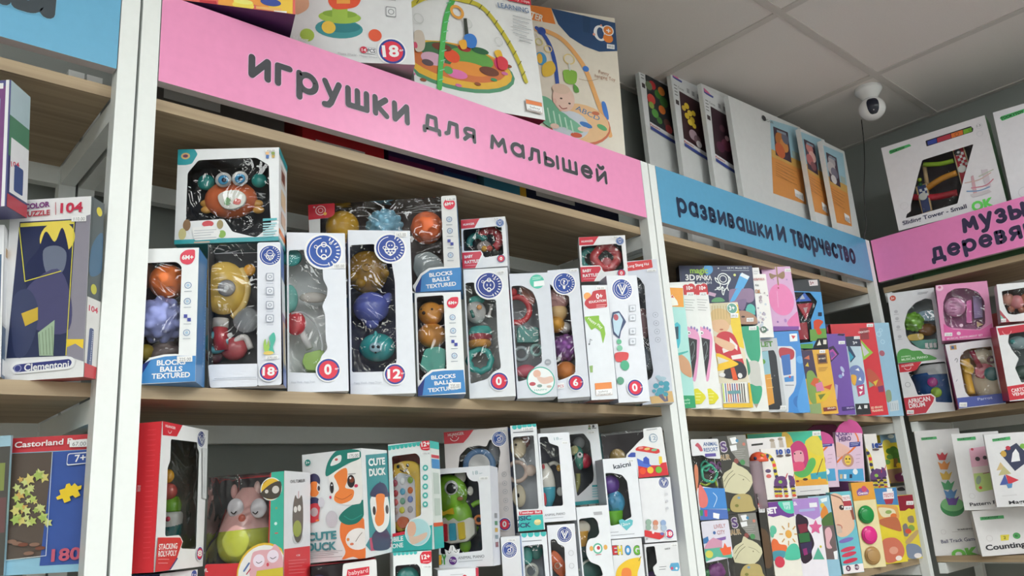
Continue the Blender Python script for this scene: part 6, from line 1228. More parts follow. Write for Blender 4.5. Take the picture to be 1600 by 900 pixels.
b.art('title_text').T('TABLET', (1166, 543), (1208, 541), 8, '#5a8a44', .04).price(1219, 634, 9, 6, '150.00').end()
b = fan('toy_phone_set_box', 'blue box with a wavy window and printed red and blue toy phone', (1247.5, 517), (1266, 644.5), .14, .018, yaw=-.6, card='#3f86cc')
b.art('wave_print').C(1250, 562, 6, '#5fa2dc').C(1249, 628, 10, '#3572b8').C(1249, 629, 3, '#7ab8e8').P([(1246, 622), (1262, 580), (1266, 640), (1250, 645)], '#4f96d6', sm=True)
b.art('phone_card').P([(1215, 541), (1236, 541), (1243, 548), (1244, 600), (1240, 612), (1232, 622), (1232, 644), (1220, 644)], '#d4d6da', r=.004).P([(1218, 544), (1238, 546), (1241, 556), (1236, 562), (1220, 560)], '#b03440', sm=True).P([(1220, 556), (1234, 553), (1236, 585), (1224, 587)], '#3f6fb4', r=.003).P([(1225, 590), (1240, 587), (1240, 596), (1226, 597)], '#4a8ac8', r=.002).C(1234, 589, 1.8, '#c04a5a').lines(1227, 602, 1240, 602, 1, 3, 1, '#5a5c68')
b.art('logo_square').P([(1233, 522), (1245, 521), (1246, 533), (1234, 534)], '#e4e8ee').P([(1236, 524), (1243, 525), (1239, 530)], '#c83a44').end()
b = fan('magnet_set_box', 'sky blue magnetic tile set with blue and red triangles in dark window', (1284, 456), (1293, 545), .13, .013, yaw=-.45, card='#4f9ad4', z=None, y=.01, inn='#24262e', hole=[(1236, 446), (1256, 441), (1265, 450), (1277, 471), (1267, 500), (1270, 534), (1244, 537)])
b.slab([(1242, 472), (1256, 446), (1268, 470)], '#2f62c8', .003, .004, 'blue_triangle'); b.slab([(1245, 475), (1270, 473), (1260, 500)], '#b02a3c', .003, .004, 'red_triangle'); b.slab([(1247, 505), (1261, 503), (1264, 530), (1249, 531)], '#a02436', .003, .004, 'red_square'); b.slab([(1249, 468), (1254, 460), (1258, 467)], '#b8c4d4', .0022, .001, 'clear_centre'); b.slab([(1255, 481), (1262, 480), (1259, 490)], '#c8a8ac', .0022, .001, 'clear_centre')
b.art('model_print').P([(1271, 503), (1278, 499), (1286, 503), (1280, 512), (1286, 520), (1278, 524), (1272, 518)], '#cc4a2a').P([(1275, 506), (1283, 505), (1279, 511)], '#e8e0d0').P([(1283, 522), (1287, 515), (1290, 522)], '#d8b83a').P([(1265, 515), (1292, 513), (1293, 532), (1266, 533)], '#6a9a4a').P([(1271, 503), (1278, 499), (1286, 503), (1280, 512), (1284, 520), (1278, 523), (1274, 514)], '#cc4a2a', sm=True)
b.P([(1278, 488), (1284, 488), (1284, 494), (1278, 494)], '#1e2a44', r=.001).art('count_band').P([(1271, 541), (1277, 529), (1293, 528), (1294, 545), (1270, 546)], '#1c1c20').P([(1276, 540), (1280, 531), (1283, 539)], '#e0dcd0').P([(1286, 531), (1291, 531), (1291, 538), (1286, 538)], '#e0dcd0').P([(1246, 538), (1270, 537), (1270, 546), (1247, 546)], '#5a9a48').end()
b = fan('hanging_card_box', 'dark boxed set with a black hook card and small age sticker, under the shelf', (1281, 436), (1290, 520), .17, .012, yaw=-.5, card='#2a2e34', z=None, y=.02, ext=Z2+.25); b.art('age_sticker').P([(1263, 438), (1277, 437), (1278, 446), (1265, 447)], '#d8cdd0', r=.001).T('3+', (1266, 445), (1272, 444), 5, '#8a3a44', .03).end()
def magnet(label, TR, BR, w, card, art, **k):
    b = fan('magnet_set_box', label, TR, BR, w, .016, card=card, **k); art(b); b.end()
def a_yel(b):
    b.art('picture').P([(1250, 547), (1269, 547), (1277, 590), (1258, 592)], '#3a2a4a').P([(1256, 560), (1264, 555), (1265, 562)], '#c86a4a').P([(1258, 572), (1262, 566), (1264, 573)], '#d8b83a').P([(1260, 585), (1268, 579), (1275, 588), (1284, 600), (1280, 622), (1272, 632), (1264, 620)], '#7a9a4a', sm=True).P([(1266, 600), (1272, 590), (1280, 592), (1276, 606)], '#c85a2a').P([(1274, 600), (1284, 596), (1288, 610), (1276, 612)], '#d07aa0').P([(1274, 614), (1300, 611), (1290, 626), (1276, 630)], '#d8b42a').P([(1278, 617), (1290, 615), (1282, 625)], '#6a7a2a').P([(1286, 605), (1300, 600), (1297, 609)], '#c8502a').P([(1262, 632), (1282, 630), (1284, 646), (1264, 648)], '#8aa06a')
    b.art('title_square').P([(1276, 553), (1291, 552), (1293, 568), (1278, 569)], '#8a5a2a').P([(1278, 555), (1289, 554), (1291, 566), (1280, 567)], '#3a2430').T('MY FIRST', (1279, 562), (1290, 561), 2.4, '#e8d8c0', .02).lines(1279, 575, 1293, 574, 3, 2.5, .7, '#a8783a')
    b.art('brain_label').P([(1286, 637), (1306, 635), (1307, 641), (1287, 643)], '#7a2a2a').T('BRAIN', (1293, 639.5), (1305, 638.5), 2.6, '#e8d8c8', .02).price(1280, 547, 9, 5, '290.00')
magnet('yellow magnetic tile set printed with a green and yellow tile model', (1295, 545.5), (1310, 646), .13, '#dca83a', a_yel, yaw=-.62)
def a_pur(b):
    b.art('window_print').P([(1295, 543), (1302, 540), (1311, 553), (1298, 566)], '#2a1a3c').P([(1296, 548), (1301, 545), (1308, 554), (1299, 563)], '#b04aa0').P([(1297, 551), (1301, 549), (1305, 555), (1299, 560)], '#6a4a94')
    b.art('tiles_print').E(1316, 577, 2.5, 5, '#b0b8d8', .4).E(1313, 588, 3, 3, '#8aa0d0').E(1317, 585, 1.6, 3, '#c8cce8').P([(1310, 521), (1320, 522), (1318, 525), (1308, 524)], '#2a1a3c').P([(1305, 600), (1309, 602), (1308, 625), (1304, 620)], '#a8a0c8').price(1310, 533, 10, 5, '260.00').art('brain_label').P([(1315, 636), (1335, 634), (1336, 640), (1316, 642)], '#3f2a6a').T('BRAIN', (1323, 639), (1334, 638), 2.6, '#b8a8d8', .02)
magnet('purple magnetic tile set with small pale tile figures', (1321, 521), (1336, 647), .13, '#6b4a9e', a_pur, yaw=-.62)
def a_nav(b):
    b.art('dark_band').P([(1320, 524), (1344, 525), (1346, 541), (1322, 541)], '#262a40').T('3+', (1333, 538), (1340, 537), 4.5, '#e0e4ea', .03)
    b.art('window_print').P([(1324, 541), (1328, 541), (1337, 557), (1329, 567)], '#1f3a5a').P([(1326, 548), (1334, 558), (1328, 565)], '#2f94b0').art('tile_car_print').P([(1328, 575), (1340, 571), (1350, 583), (1349, 599), (1336, 602), (1331, 590)], '#6a7ab0', sm=True).P([(1336, 578), (1341, 575), (1343, 580)], '#eceef4').P([(1341, 594), (1344, 589), (1346, 595)], '#eceef4').P([(1330, 586), (1338, 588), (1336, 602), (1331, 598)], '#e0a83a', sm=True).P([(1338, 603), (1350, 600), (1351, 616), (1341, 620)], '#b83a6a').P([(1341, 605), (1348, 603), (1347, 609)], '#eceef4').P([(1342, 612), (1348, 611), (1344, 617)], '#eceef4')
    b.art('count_band').P([(1336, 631), (1358, 630), (1361, 647), (1338, 648)], '#1c1c22').P([(1340, 639), (1343, 633), (1346, 639)], '#d8d8d8').P([(1350, 633), (1355, 633), (1355, 638), (1350, 638)], '#d8d8d8').price(1334, 525, 10, 5, '310.00')
magnet('pale blue magnetic tile set with a printed tile car and black band', (1344, 525), (1360, 646), .13, '#b4c8d4', a_nav, yaw=-.62)
def a_red(b):
    b.art('window_print').P([(1345, 531), (1356, 543), (1364, 551), (1352, 561), (1348, 563)], '#8ab83a').P([(1345, 535), (1353, 545), (1358, 551), (1350, 557)], '#c4c2c6')
    b.art('title_text').P([(1343, 513), (1356, 512), (1358, 530), (1345, 531)], '#8a2a34').T('CREATIVITY', (1341, 521), (1359, 519), 3, '#f0dcdc', .02).T('3D BRAIN', (1361, 639), (1379, 637), 3.4, '#e8c8b0', .03).T('TRAINING', (1362, 644), (1380, 642), 3.4, '#e8c8b0', .03)
    b.art('fan_print').P([(1354, 580), (1358, 576), (1370, 586), (1380, 604), (1366, 604), (1358, 598)], '#b8503a', sm=True).P([(1364, 597), (1372, 593), (1368, 603)], '#d8b83a').P([(1357, 595), (1366, 602), (1358, 606)], '#8aa07a').P([(1371, 604), (1380, 602), (1381, 612), (1373, 613)], '#7a2a5a').price(1354, 506, 10, 5, '380.00')
magnet('red magnetic tile set with a green corner tile in its window', (1366, 504), (1388, 647), .15, '#cb2a38', a_red, yaw=-.6, y=-.006)
magnet('navy magnetic set box peeking between the purple and red sets', (1329, 506), (1344, 600), .10, '#2c2c54', lambda b: b.art('small_print').lines(1304, 513, 1326, 515, 4, 3.4, .9, '#9a9ab8').P([(1292, 511), (1301, 511), (1302, 520), (1292, 521)], '#c82a5a'), yaw=-.5, y=.055, z=None, ext=Z2+.1)
b = fan('cardboard_case', 'light blue thin box overlapping the corner post, with printed bubbles', (1389, 504), (1412, 649), .12, .014, yaw=-.60, y=-.012, card='#94bcd4', right='#4a86b4', bottom='#4a86b4')
b.art('bubble_print').ring(1373, 522, 3.5, 1.2, '#b4d4e4').ring(1376, 516, 2.5, 1, '#b4d4e4').ring(1379, 534, 3, 1, '#b4d4e4').C(1378, 552, 4.5, '#a85a6a').P([(1384, 612), (1391, 610), (1393, 625), (1386, 628)], '#8a9a7a', sm=True).P([(1389, 628), (1403, 625), (1405, 641), (1391, 643)], '#c2ccd2')
for k in range(4): b.S([(1391+k*3.5, 630), (1392+k*3.5, 640)], .8, '#8fa0ac', sm=False)
b.end()

# ---- side wall run, middle shelf
X2, WY = 2.40, -PI/2
b = Box('musical_piano_box', 'grey box with an oval film window, green tree piano toy and green cloud title', 'toy box', [(1385, 459), (1461, 449), (1476, 561), (1404, 567.6)], .07, card='#d4d4d8', left='#4a4a4e', inn='#8a9498', x=2.400, yaw0=-1.25, syaw=.1, rnd=.004,
        hole=[(1446, 466), (1430, 473), (1418, 486), (1413, 505), (1416, 525), (1424, 538), (1438, 545), (1458, 546), (1466, 546), (1464, 520), (1456, 468)])
b.ball(1427, 503, 14, '#7ab83c', .03, 'green_tree', (1, .6, 1), bumps=30); b.slab([(1434, 492), (1440, 486), (1460, 485), (1462, 500), (1440, 500)], '#6a9ab4', .034, .01, 'blue_arch', sm=True); b.ball(1449, 515, 11, '#8a5a2a', .036, 'brown_hill', (1.2, .6, .9)); b.slab([(1419, 524), (1440, 521), (1442, 530), (1422, 532)], '#e4bc2c', .02, .012, 'yellow_base', sm=True); b.slab([(1422, 533), (1464, 529), (1465, 545), (1436, 545)], '#2f9a86', .018, .014, 'teal_keyboard', r=.003)
for k in range(3): b.slab([(1445+k*6.5, 536), (1450+k*6.5, 535.5), (1451+k*6.5, 543), (1446+k*6.5, 543.5)], '#e4e4e4', .014, .004, 'white_key')
b.art('age_dot').C(1395, 466, 4.3, '#c8503c').T('3+', (1392.5, 468), (1397.5, 467.6), 3.6, '#f2dcd8', .02).art('feature_icons')
for y in (487, 498, 511, 526): b.C(1400+(y-487)*.15, y, 2.6, '#b4b4ba').S([(1397+(y-487)*.15, y+4.5), (1404+(y-487)*.15, y+4)], .6, '#a0a0a8', sm=False)
b.lines(1434, 458, 1450, 456, 2, 2, .7, '#8a8a90')
b.art('title_cloud').P([(1402, 567), (1402, 553), (1408, 546), (1418, 545), (1426, 548), (1438, 548), (1444, 553), (1454, 555), (1461, 562), (1404, 567)], '#4f9a48', sm=True).T('ANIMAL', (1408, 559), (1424, 557), 2.6, '#c4e4c0', .01).T('MUSICAL PIANO', (1409, 564), (1450, 559), 3.6, '#d0e8cc', .02).end()
b = Box('drum_box', 'white and red window box with a blue drum with pink and lime spots', 'toy box', [(1404, 568), (1478, 561), (1492, 640), (1415.5, 649)], .12, card='#dcdcde', left='#7a3440', inn='#2c3838', x=2.400, z=Z2, yaw0=-1.3, syaw=.08,
        hole=[(1440, 568), (1500, 562), (1500, 628), (1462, 628), (1462, 620), (1455, 617), (1434, 617), (1428, 600), (1419, 582), (1426, 580), (1436, 572)])
d_ = b.lathe(1466, 584, 634, [(0, 27), (.5, 30), (1, 32)], '#1f5496', .075, 'drum_body'); b.lathe(1465, 572, 588, [(0, 32.4), (.5, 33.5), (1, 32)], '#d8dadc', .075, 'drum_rim')
for x, y, r_, c in ((1457, 597, 7.5, '#c83a9c'), (1463, 613, 8, '#a4cc34')): b.ball(x, y, r_, c, .011, 'spot', (1, .25, 1), parent=d_)
b.art('maker_logo').P([(1404, 568), (1440, 565), (1432, 578), (1426, 580), (1406, 582)], '#c83440').T('HUANGER', (1409, 574), (1428, 571), 3.4, '#f0d8d8', .02).ring(1418, 573, 5, .9, '#f0d8d8', 200, 345).art('round_mark').ring(1418.5, 601, 3.6, .8, '#a8a8ac')
b.art('title_panel').P([(1412, 620), (1455, 615), (1462, 620), (1460, 628), (1450, 645), (1416, 649)], '#e8dfe0').P([(1412, 622), (1454, 617), (1460, 621), (1458, 628), (1447, 645), (1416, 649)], '#c23c4a').T('AFRICAN', (1419, 631), (1454, 626), 7, '#f0e0e2', .035).T('DRUM', (1421, 638), (1446, 634.5), 6.5, '#f0e0e2', .035).price(1417, 641, 11, 6, '198.00').end()
b = Box('musical_toy_box', 'pink box with arched film window and pink instrument, on the parrot box', 'toy box', [(1456.5, 440), (1545, 445), (1552, 525), (1477, 535)], .07, card='#d88ab4', left='#b84a8a', right='#c8bcc4', inn='#c880b0', x=2.385, yaw0=-1.25, syaw=.04, sroll=.08,
        hole=[(1474, 492), (1474, 472), (1480, 458), (1492, 451), (1510, 450), (1528, 456), (1538, 470), (1540, 505), (1530, 515), (1480, 512), (1476, 502)])
b.slab([(1510, 470), (1518, 468), (1519, 505), (1510, 505)], '#dc5aa8', .02, .012, 'pink_flute', r=.003); b.ball(1492, 480, 14, '#e0a0c8', .034, 'pale_pink_toy', (1.1, .5, 1.1)); b.slab([(1526, 502), (1537, 507), (1527, 511)], '#e0b88a', .02, .006, 'cream_triangle'); b.slab([(1520, 462), (1534, 462), (1536, 496), (1522, 498)], '#9a7ab8', .036, .01, 'lilac_panel')
b.art('round_mark').C(1468, 450, 5, '#e8b8d0').C(1468, 449, 2, '#c0608a').art('note_print')
for k in range(7): b.S([(1484+(k % 2)*3, 468+k*5), (1491+(k % 2)*3, 468.5+k*5)], 1.2, '#8a3a6a', sm=False)
b.art('pink_base').P([(1474, 506), (1490, 515), (1532, 516), (1550, 505), (1552, 525), (1477, 535)], '#d6589c', sm=False).C(1488, 510, 1.6, '#f0b0d0').C(1502, 508.5, 2.6, '#ecc8dc').C(1498, 521, 2.8, '#ecc8dc').T('MUSICAL INSTRUMENT SET', (1480, 531), (1536, 525), 3, '#f0c8dc', .02).price(1476, 520, 12, 5.5, '255.00').end()
b = Box('parrot_toy_box', 'white box with yellow and red parrot toy in an arched window, blue base band', 'toy box', [(1477.5, 537), (1548, 531), (1572.5, 629), (1497.5, 637.6)], .085, card='#d8d4da', left='#b8487e', inn='#c88a4a', x=2.395, z=Z2, yaw0=-1.15, syaw=.06,
        hole=[(1506, 549), (1514, 545), (1549, 541), (1560, 600), (1566, 618), (1515, 620), (1508, 612), (1500, 570), (1500, 558)])
b.ball(1550, 598, 32, '#e0d0b4', .05, 'parrot_body', (.9, .5, 1)); b.ball(1534, 556, 13, '#e0d4bc', .03, 'cream_head', (1, .6, 1)); b.ball(1550, 563, 12, '#e4dcc8', .034, 'eye_disc', (.9, .4, 1.4)); b.torus(1549, 562, 4.5, 1.8, '#8a6a70', .02, 'eye_ring'); b.tube([(1518, 548), (1532, 575)], 4, '#a8344a', .024, 'red_stripe')
b.slab([(1524, 575), (1532, 568), (1548, 570), (1560, 582), (1558, 598), (1546, 594), (1526, 588)], '#c02f48', .022, .014, 'red_wing', sm=True); b.ball(1550, 584, 11, '#4f8a8c', .014, 'teal_dial', (1, .35, 1)); b.tube([(1507, 562), (1510, 575), (1512, 590), (1518, 616)], [8, 6.5, 6, 6], '#e8b030', .024, 'yellow_beak'); b.ball(1514, 577, 7, '#eab83a', .012, 'yellow_star', (1, .4, 1), bumps=6)
b.art('square_logo').P([(1484, 540), (1494, 539), (1495, 546), (1485, 547)], '#b08a5a').P([(1486, 541), (1490, 540.6), (1491, 545), (1487, 545.4)], '#3a5a8a').art('note_print').S([(1492, 563), (1494, 560), (1496, 562), (1495, 566)], .9, '#6a6a74').S([(1494, 596), (1496, 593)], .8, '#8a8a98', sm=False).art('blue_band').P([(1495, 622), (1570, 614), (1573, 629), (1497, 638)], '#46549e').T('Parrot', (1528, 626), (1551, 623), 4.5, '#b4bcdc', .01).price(1499, 629, 12, 7, '310.00').end()
b = Box('animal_figures_box', 'white box with pinkish animal figures in dark window, on the red vehicles box', 'toy box', [(1561, 447), (1622, 436), (1620, 498), (1561, 507)], .07, card='#dadadc', left='#cfcac6', inn='#5a3a38', x=2.37, yaw0=-1.1, syaw=.05,
        hole=[(1565, 455), (1615, 447), (1617, 485), (1585, 492), (1575, 490), (1568, 475)])
for x, y, r_, c in ((1575, 468, 9, '#c88a7a'), (1589, 472, 10, '#d8868a'), (1604, 468, 9, '#b8705a'), (1580, 483, 5, '#a8604a'), (1596, 484, 5, '#a8604a')): b.ball(x, y, r_, c, .03, 'animal_figure', (1, .7, 1.1))
b.art('triangle_mark').P([(1559, 484), (1561, 507), (1578, 503)], '#a84a54').P([(1560, 492), (1561, 500), (1570, 499)], '#7ac0b0').price(1563, 498, 9, 6, '340.00').art('side_text', 'L').lines(1552, 452, 1556, 480, 1, 3, .8, '#b0aca8').end()
b = Box('vehicles_box', 'red box with pale die-cut front showing grey and dark cartoon vehicles', 'toy box', [(1558, 513), (1640, 498), (1655, 615), (1576, 626)], .09, card='#d8d8da', left='#b83040', top='#c03444', inn='#6a7478', x=2.385, z=Z2, yaw0=-1.1, syaw=.05,
        hole=[(1577, 520), (1584, 517), (1620, 510), (1635, 590), (1596, 598), (1586, 575), (1592, 560), (1582, 548), (1575, 535)])
b.ball(1590, 536, 14, '#8aa0a4', .03, 'grey_car', (1, .6, .8)); b.ball(1598, 582, 14, '#3a5048', .03, 'dark_car', (1, .6, .8)); b.ball(1582, 534, 4, '#3a8a8a', .02, 'car_window')
b.art('red_band').P([(1558, 513), (1640, 498), (1642, 512), (1562, 524)], '#b83040').ring(1573, 517, 6, 1, '#d88a90', 180, 350).P([(1573, 604), (1650, 592), (1655, 615), (1576, 626)], '#c2303e').T('CARTOON', (1581, 613), (1612, 608.5), 5.5, '#f0dcdc', .03).T('VEHICLES', (1582, 619), (1616, 614.5), 5, '#f0dcdc', .03).end()
# ---- side wall run, top
b = Box('wooden_tower_box', 'white box with slanted window showing a wooden car slide with numbered posts', 'toy box', [(1378, 232), (1537, 179.5), (1575, 318), (1403, 360)], .09, card='#dcd8dc', right='#2f8a38', left='#d4d4d4', bottom='#b8b4b8', inn='#4a4448', x=2.405, yaw0=-1.42, syaw=.03,
        hole=[(1441, 250), (1521, 225), (1505, 282), (1496, 318), (1430, 337), (1415, 341), (1417, 334), (1423, 330), (1423, 320), (1434, 275)])
b.slab([(1487, 232), (1505, 227), (1515, 258), (1502, 290), (1498, 275)], '#d8c8a0', .02, .012, 'front_post'); b.slab([(1489, 233), (1504, 229), (1514, 262), (1503, 290), (1499, 270)], '#b83240', .018, .002, 'red_post_face')
b.slab([(1430, 292), (1448, 285), (1456, 328), (1441, 334)], '#d8b888', .022, .012, 'rear_post'); b.slab([(1433, 291), (1446, 288), (1454, 328), (1442, 333)], '#3a4a80', .02, .002, 'blue_post_face')
for k in range(5):
    for j in range(3):
        if (k+j) % 2 == 0: b.slab([(1493+j*4+k*1.6, 240+k*4-j), (1497+j*4+k*1.6, 239+k*4-j), (1498+j*4+k*1.6, 243+k*4-j), (1494+j*4+k*1.6, 244+k*4-j)], '#eee6e4', .0165, .001, 'check_mark')
        if (k+j) % 2 == 0 and k < 3: b.slab([(1436+j*4+k, 296+k*4-j), (1440+j*4+k, 295+k*4-j), (1441+j*4+k, 299+k*4-j), (1437+j*4+k, 300+k*4-j)], '#e6e8f0', .0185, .001, 'check_mark')
for x, y in ((1503, 264), (1442, 307)): b.ball(x, y, 6, '#f0ece4', .016, 'number_disc', (1, .15, 1))
b.ball(1496, 238, 5, '#2a2a30', .017, 'wheel', (1, .3, 1)); b.ball(1497, 238, 2, '#c8c8cc', .0145, 'hub', (1, .3, 1))
b.tube([(1443, 257), (1470, 256), (1490, 251)], 3.5, '#a8d03a', .03, 'green_ramp'); b.tube([(1449, 294), (1470, 280), (1495, 270)], 4.5, '#e8a03a', .03, 'orange_ramp'); b.tube([(1425, 308), (1460, 308), (1496, 301)], 5, '#c82f40', .032, 'red_ramp'); b.tube([(1444, 258), (1450, 295)], 3, '#d8b888', .04, 'wooden_post'); b.ball(1437, 281, 3.2, '#b8cc3a', .02, 'bead'); b.ball(1438, 288, 3, '#3a7a4a', .02, 'bead')
b.art('maker_logo').P([(1389, 238), (1390, 235), (1421, 225), (1424, 228), (1391, 241)], '#4fb068', r=.002).T('TOOKYTOY', (1391, 239.5), (1414, 232), 3.4, '#1c3a24', .04)
b.art('strip_window').P([(1446, 220), (1517, 197), (1521, 201), (1520, 206), (1448, 229)], '#2a2a36', r=.003).P([(1449, 221), (1463, 216), (1464, 223), (1450, 227)], '#3a4a9a').P([(1464, 216), (1485, 209), (1486, 216), (1465, 223)], '#b03a4a').P([(1486, 209), (1504, 203), (1505, 210), (1487, 216)], '#d8743a').P([(1505, 203), (1518, 199), (1519, 205), (1506, 210)], '#7ab03a').ring(1495, 210, 2.5, .7, '#8a4a2a').ring(1516, 203, 1.8, .6, '#3a6a2a')
b.art('title_text').T('Sliding Tower - Small', (1411, 352), (1511, 325), 6.5, '#2c2c4c', .02).T('OK', (1520, 331), (1555, 322), 15, '#6ad060', .05)
b.art('model_print').P([(1517, 276), (1521, 274), (1527, 302), (1521, 304)], '#c8a0a8').P([(1533, 266), (1543, 264), (1549, 292), (1541, 294)], '#c8bcc4').S([(1508, 286), (1530, 281), (1548, 270)], 1.6, '#c8a8a0').S([(1518, 294), (1540, 290), (1552, 280)], 1.6, '#c87888').S([(1511, 299), (1530, 298), (1546, 292)], 1.8, '#7a9ac0').S([(1530, 276), (1546, 268), (1552, 265)], 1.4, '#b0b8a0').P([(1516, 304), (1545, 296), (1550, 300), (1520, 309)], '#c8c0c4').art('age_marks').ring(1530, 197, 4, .5, '#c4c4c8').ring(1531, 209, 4, .5, '#c4c4c8').T('1.5', (1527, 199), (1533, 197), 3.4, '#55555c', .0).ring(1413, 322, 5.5, .6, '#cfcbce').end()
b = Box('wooden_toy_box', 'plain white box with small green logo, beside the car slide box', 'toy box', [(1550, 178), (1668, 140), (1700, 290), (1584, 318)], .09, card='#dddadf', left='#d4d2d6', x=2.395, z=2.3445, yaw0=-1.42, syaw=.03)
b.art('maker_logo').P([(1562, 185), (1564, 182), (1606, 168), (1608, 173), (1566, 189)], '#4fb068', r=.002).T('TOOKYTOY', (1564, 187.5), (1600, 175.5), 4, '#1c3a24', .04).ring(1601, 300, 8, .8, '#c8c4ca').end()
r = stock('pale carton beneath the big wooden toy boxes on the side wall shelf', 2.50, 2.71, Z1+.0006, 2.338, -.75, -.12, '#5a6a58')
r = stock('green and brown carton seen in the gap below the pink side wall sign', 2.445, 2.49, Z1+.0006, 2.30, -.55, -.10, '#3f5a3a', mark=[(.1, .1, .9, .3, '#6a5a4a')])
r = stock('salmon carton behind the pink musical box under the shelf', 2.53, 2.66, Z2+.0006, 2.03, -.34, -.22, '#b05a58', mark=[(.1, .7, .9, .9, '#e0d0c8')])

# ---- side wall run, lower shelf
b = Box('ball_track_box', 'tall white box with a printed rainbow cascade of bells above a green bowl', 'toy box', [(1425.5, 674), (1501.5, 668.5), (1532, 865), (1464, 869)], .06, card='#d6d4d4', left='#bcbabb', x=2.41, z=Z3, yaw0=-1.2, syaw=.05)
b.art('cascade_print')
for k, (x, y, r_, c) in enumerate([(1488, 790, 15, '#5aa05e'), (1488, 782, 12, '#6a4a9a'), (1485, 771, 12, '#5a8ac0'), (1481, 758, 12, '#4f9a68'), (1478, 743, 11, '#d8b04a'), (1475, 727, 11, '#e0904a'), (1472, 713, 10, '#c8404a')]):
    if k == 0: b.E(x, y+2, 19, 15, '#3f8a52').E(x, y-2, 18, 11, '#7ab87c')
    else: b.P([(x-r_*.9, y-r_*.5), (x-r_*.3, y-r_*.2), (x, y-r_*.7), (x+r_*.4, y-r_*.2), (x+r_*.9, y-r_*.6), (x+r_*.5, y+r_*.6), (x-r_*.5, y+r_*.6)], c, r=.001)
b.C(1471, 704, 3, '#e0dcdc')
b.art('maker_logo').P([(1439, 684), (1463, 682), (1464, 686), (1440, 688)], '#4fa868', r=.001).T('TOOKYTOY', (1440, 687), (1458, 685.3), 2.6, '#1c3a24', .03)
b.art('title_text').T('Ball Track Game', (1471, 849), (1527, 844), 5.5, '#35345c', .01).T('WARNING:', (1496, 829), (1520, 827), 2.6, '#3a3a3e', .03).T('OK', (1489, 874), (1532, 868), 14, '#6ab84a', .06).lines(1488, 831, 1520, 829, 1, 3, .8, '#b8b4b4').ring(1474, 831, 3.6, .6, '#c4c0c0').end()
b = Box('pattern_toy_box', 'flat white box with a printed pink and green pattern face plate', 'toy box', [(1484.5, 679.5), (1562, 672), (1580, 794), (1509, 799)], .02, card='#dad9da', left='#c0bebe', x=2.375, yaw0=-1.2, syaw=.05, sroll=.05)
b.art('face_print').P([(1514, 701), (1540, 697), (1560, 698), (1566, 762), (1552, 765), (1530, 769), (1524, 765)], '#d8c8c4', r=.003).P([(1514, 701), (1540, 697), (1560, 698), (1562, 725), (1518, 730)], '#dca8bc', r=.002).P([(1521, 740), (1564, 736), (1566, 762), (1530, 769), (1525, 765)], '#b4cc7a', r=.002).C(1527.5, 717, 3.4, '#2e2024').C(1539, 715, 3, '#2e2024').C(1532, 762, 2.4, '#d85a3a').C(1519, 702, 2, '#c84a5a').S([(1536, 740), (1546, 738)], 1, '#9a3a6a', sm=False).E(1529, 750, 4, 7, '#8fa08a', -.3)
b.art('maker_logo').P([(1495, 685), (1524, 682), (1525, 687), (1496, 689)], '#4fa868', r=.001).T('TOOKYTOY', (1497, 688), (1518, 685.6), 2.8, '#1c3a24', .03).art('title_text').T('Pattern Peg', (1516, 791), (1568, 786), 5.5, '#2e2e34', .02).ring(1519, 775, 4, .6, '#c8c4c4').end()
b = Box('magnetic_toy_box', 'flat white box with printed space board and coloured tree magnets, at the frame edge', 'toy box', [(1536, 682), (1650, 668), (1662, 786), (1559, 796)], .02, card='#dad9db', left='#c4c2c4', x=2.345, yaw0=-1.2, syaw=.05, sroll=.05)
b.art('magnets_print').P([(1562, 708), (1588, 692), (1612, 716), (1586, 736)], '#3a3f58').P([(1582, 708), (1587, 701), (1592, 708), (1594, 720), (1580, 722)], '#e6e6ea').C(1568, 709, 5, '#c8a04a', kx=.8).C(1598, 697, 4, '#7ab04a').C(1575, 700, 3.4, '#b83a4a').P([(1557, 735), (1563, 722), (1572, 733)], '#c8b080').P([(1560, 743), (1568, 728), (1580, 740)], '#b8b080').P([(1562, 758), (1570, 741), (1576, 757)], '#4a5a9a').P([(1571, 741), (1592, 750), (1576, 757)], '#c83a48').P([(1572, 756), (1582, 755), (1581, 762), (1575, 763)], '#5a8ab8')
b.art('maker_logo').P([(1550, 686), (1578, 682), (1579, 687), (1551, 690)], '#4fa868', r=.001).T('TOOKYTOY', (1552, 689), (1572, 686), 2.8, '#1c3a24', .03).art('title_text').T('Magnetic', (1577, 788), (1625, 783), 5.5, '#2e2e34', .02).S([(1566, 775), (1588, 773)], 2, '#d0ced0', sm=False).end()
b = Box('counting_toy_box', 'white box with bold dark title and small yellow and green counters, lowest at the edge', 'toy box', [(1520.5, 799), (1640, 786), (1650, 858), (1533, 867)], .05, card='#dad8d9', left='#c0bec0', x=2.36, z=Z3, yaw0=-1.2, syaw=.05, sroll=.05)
b.art('maker_logo').P([(1531, 808), (1568, 805), (1569, 810), (1532, 813)], '#4fa868', r=.001).T('TOOKYTOY', (1534, 811.5), (1560, 809), 3, '#1c3a24', .03).art('counters_print').P([(1563, 836), (1577, 835), (1576, 844), (1564, 845)], '#d8c84a').E(1588.5, 837, 6, 5, '#4f9a5a').T('2', (1568, 842), (1572, 842), 4.5, '#6a6a2a', .02).T('0', (1586, 839), (1590, 839), 3.5, '#1f4a2a', .02).ring(1546, 841, 4.5, .7, '#c8c4c4').art('title_text').T('Counting Set', (1541, 860), (1630, 851), 8.5, '#2e2e34', .03).end()

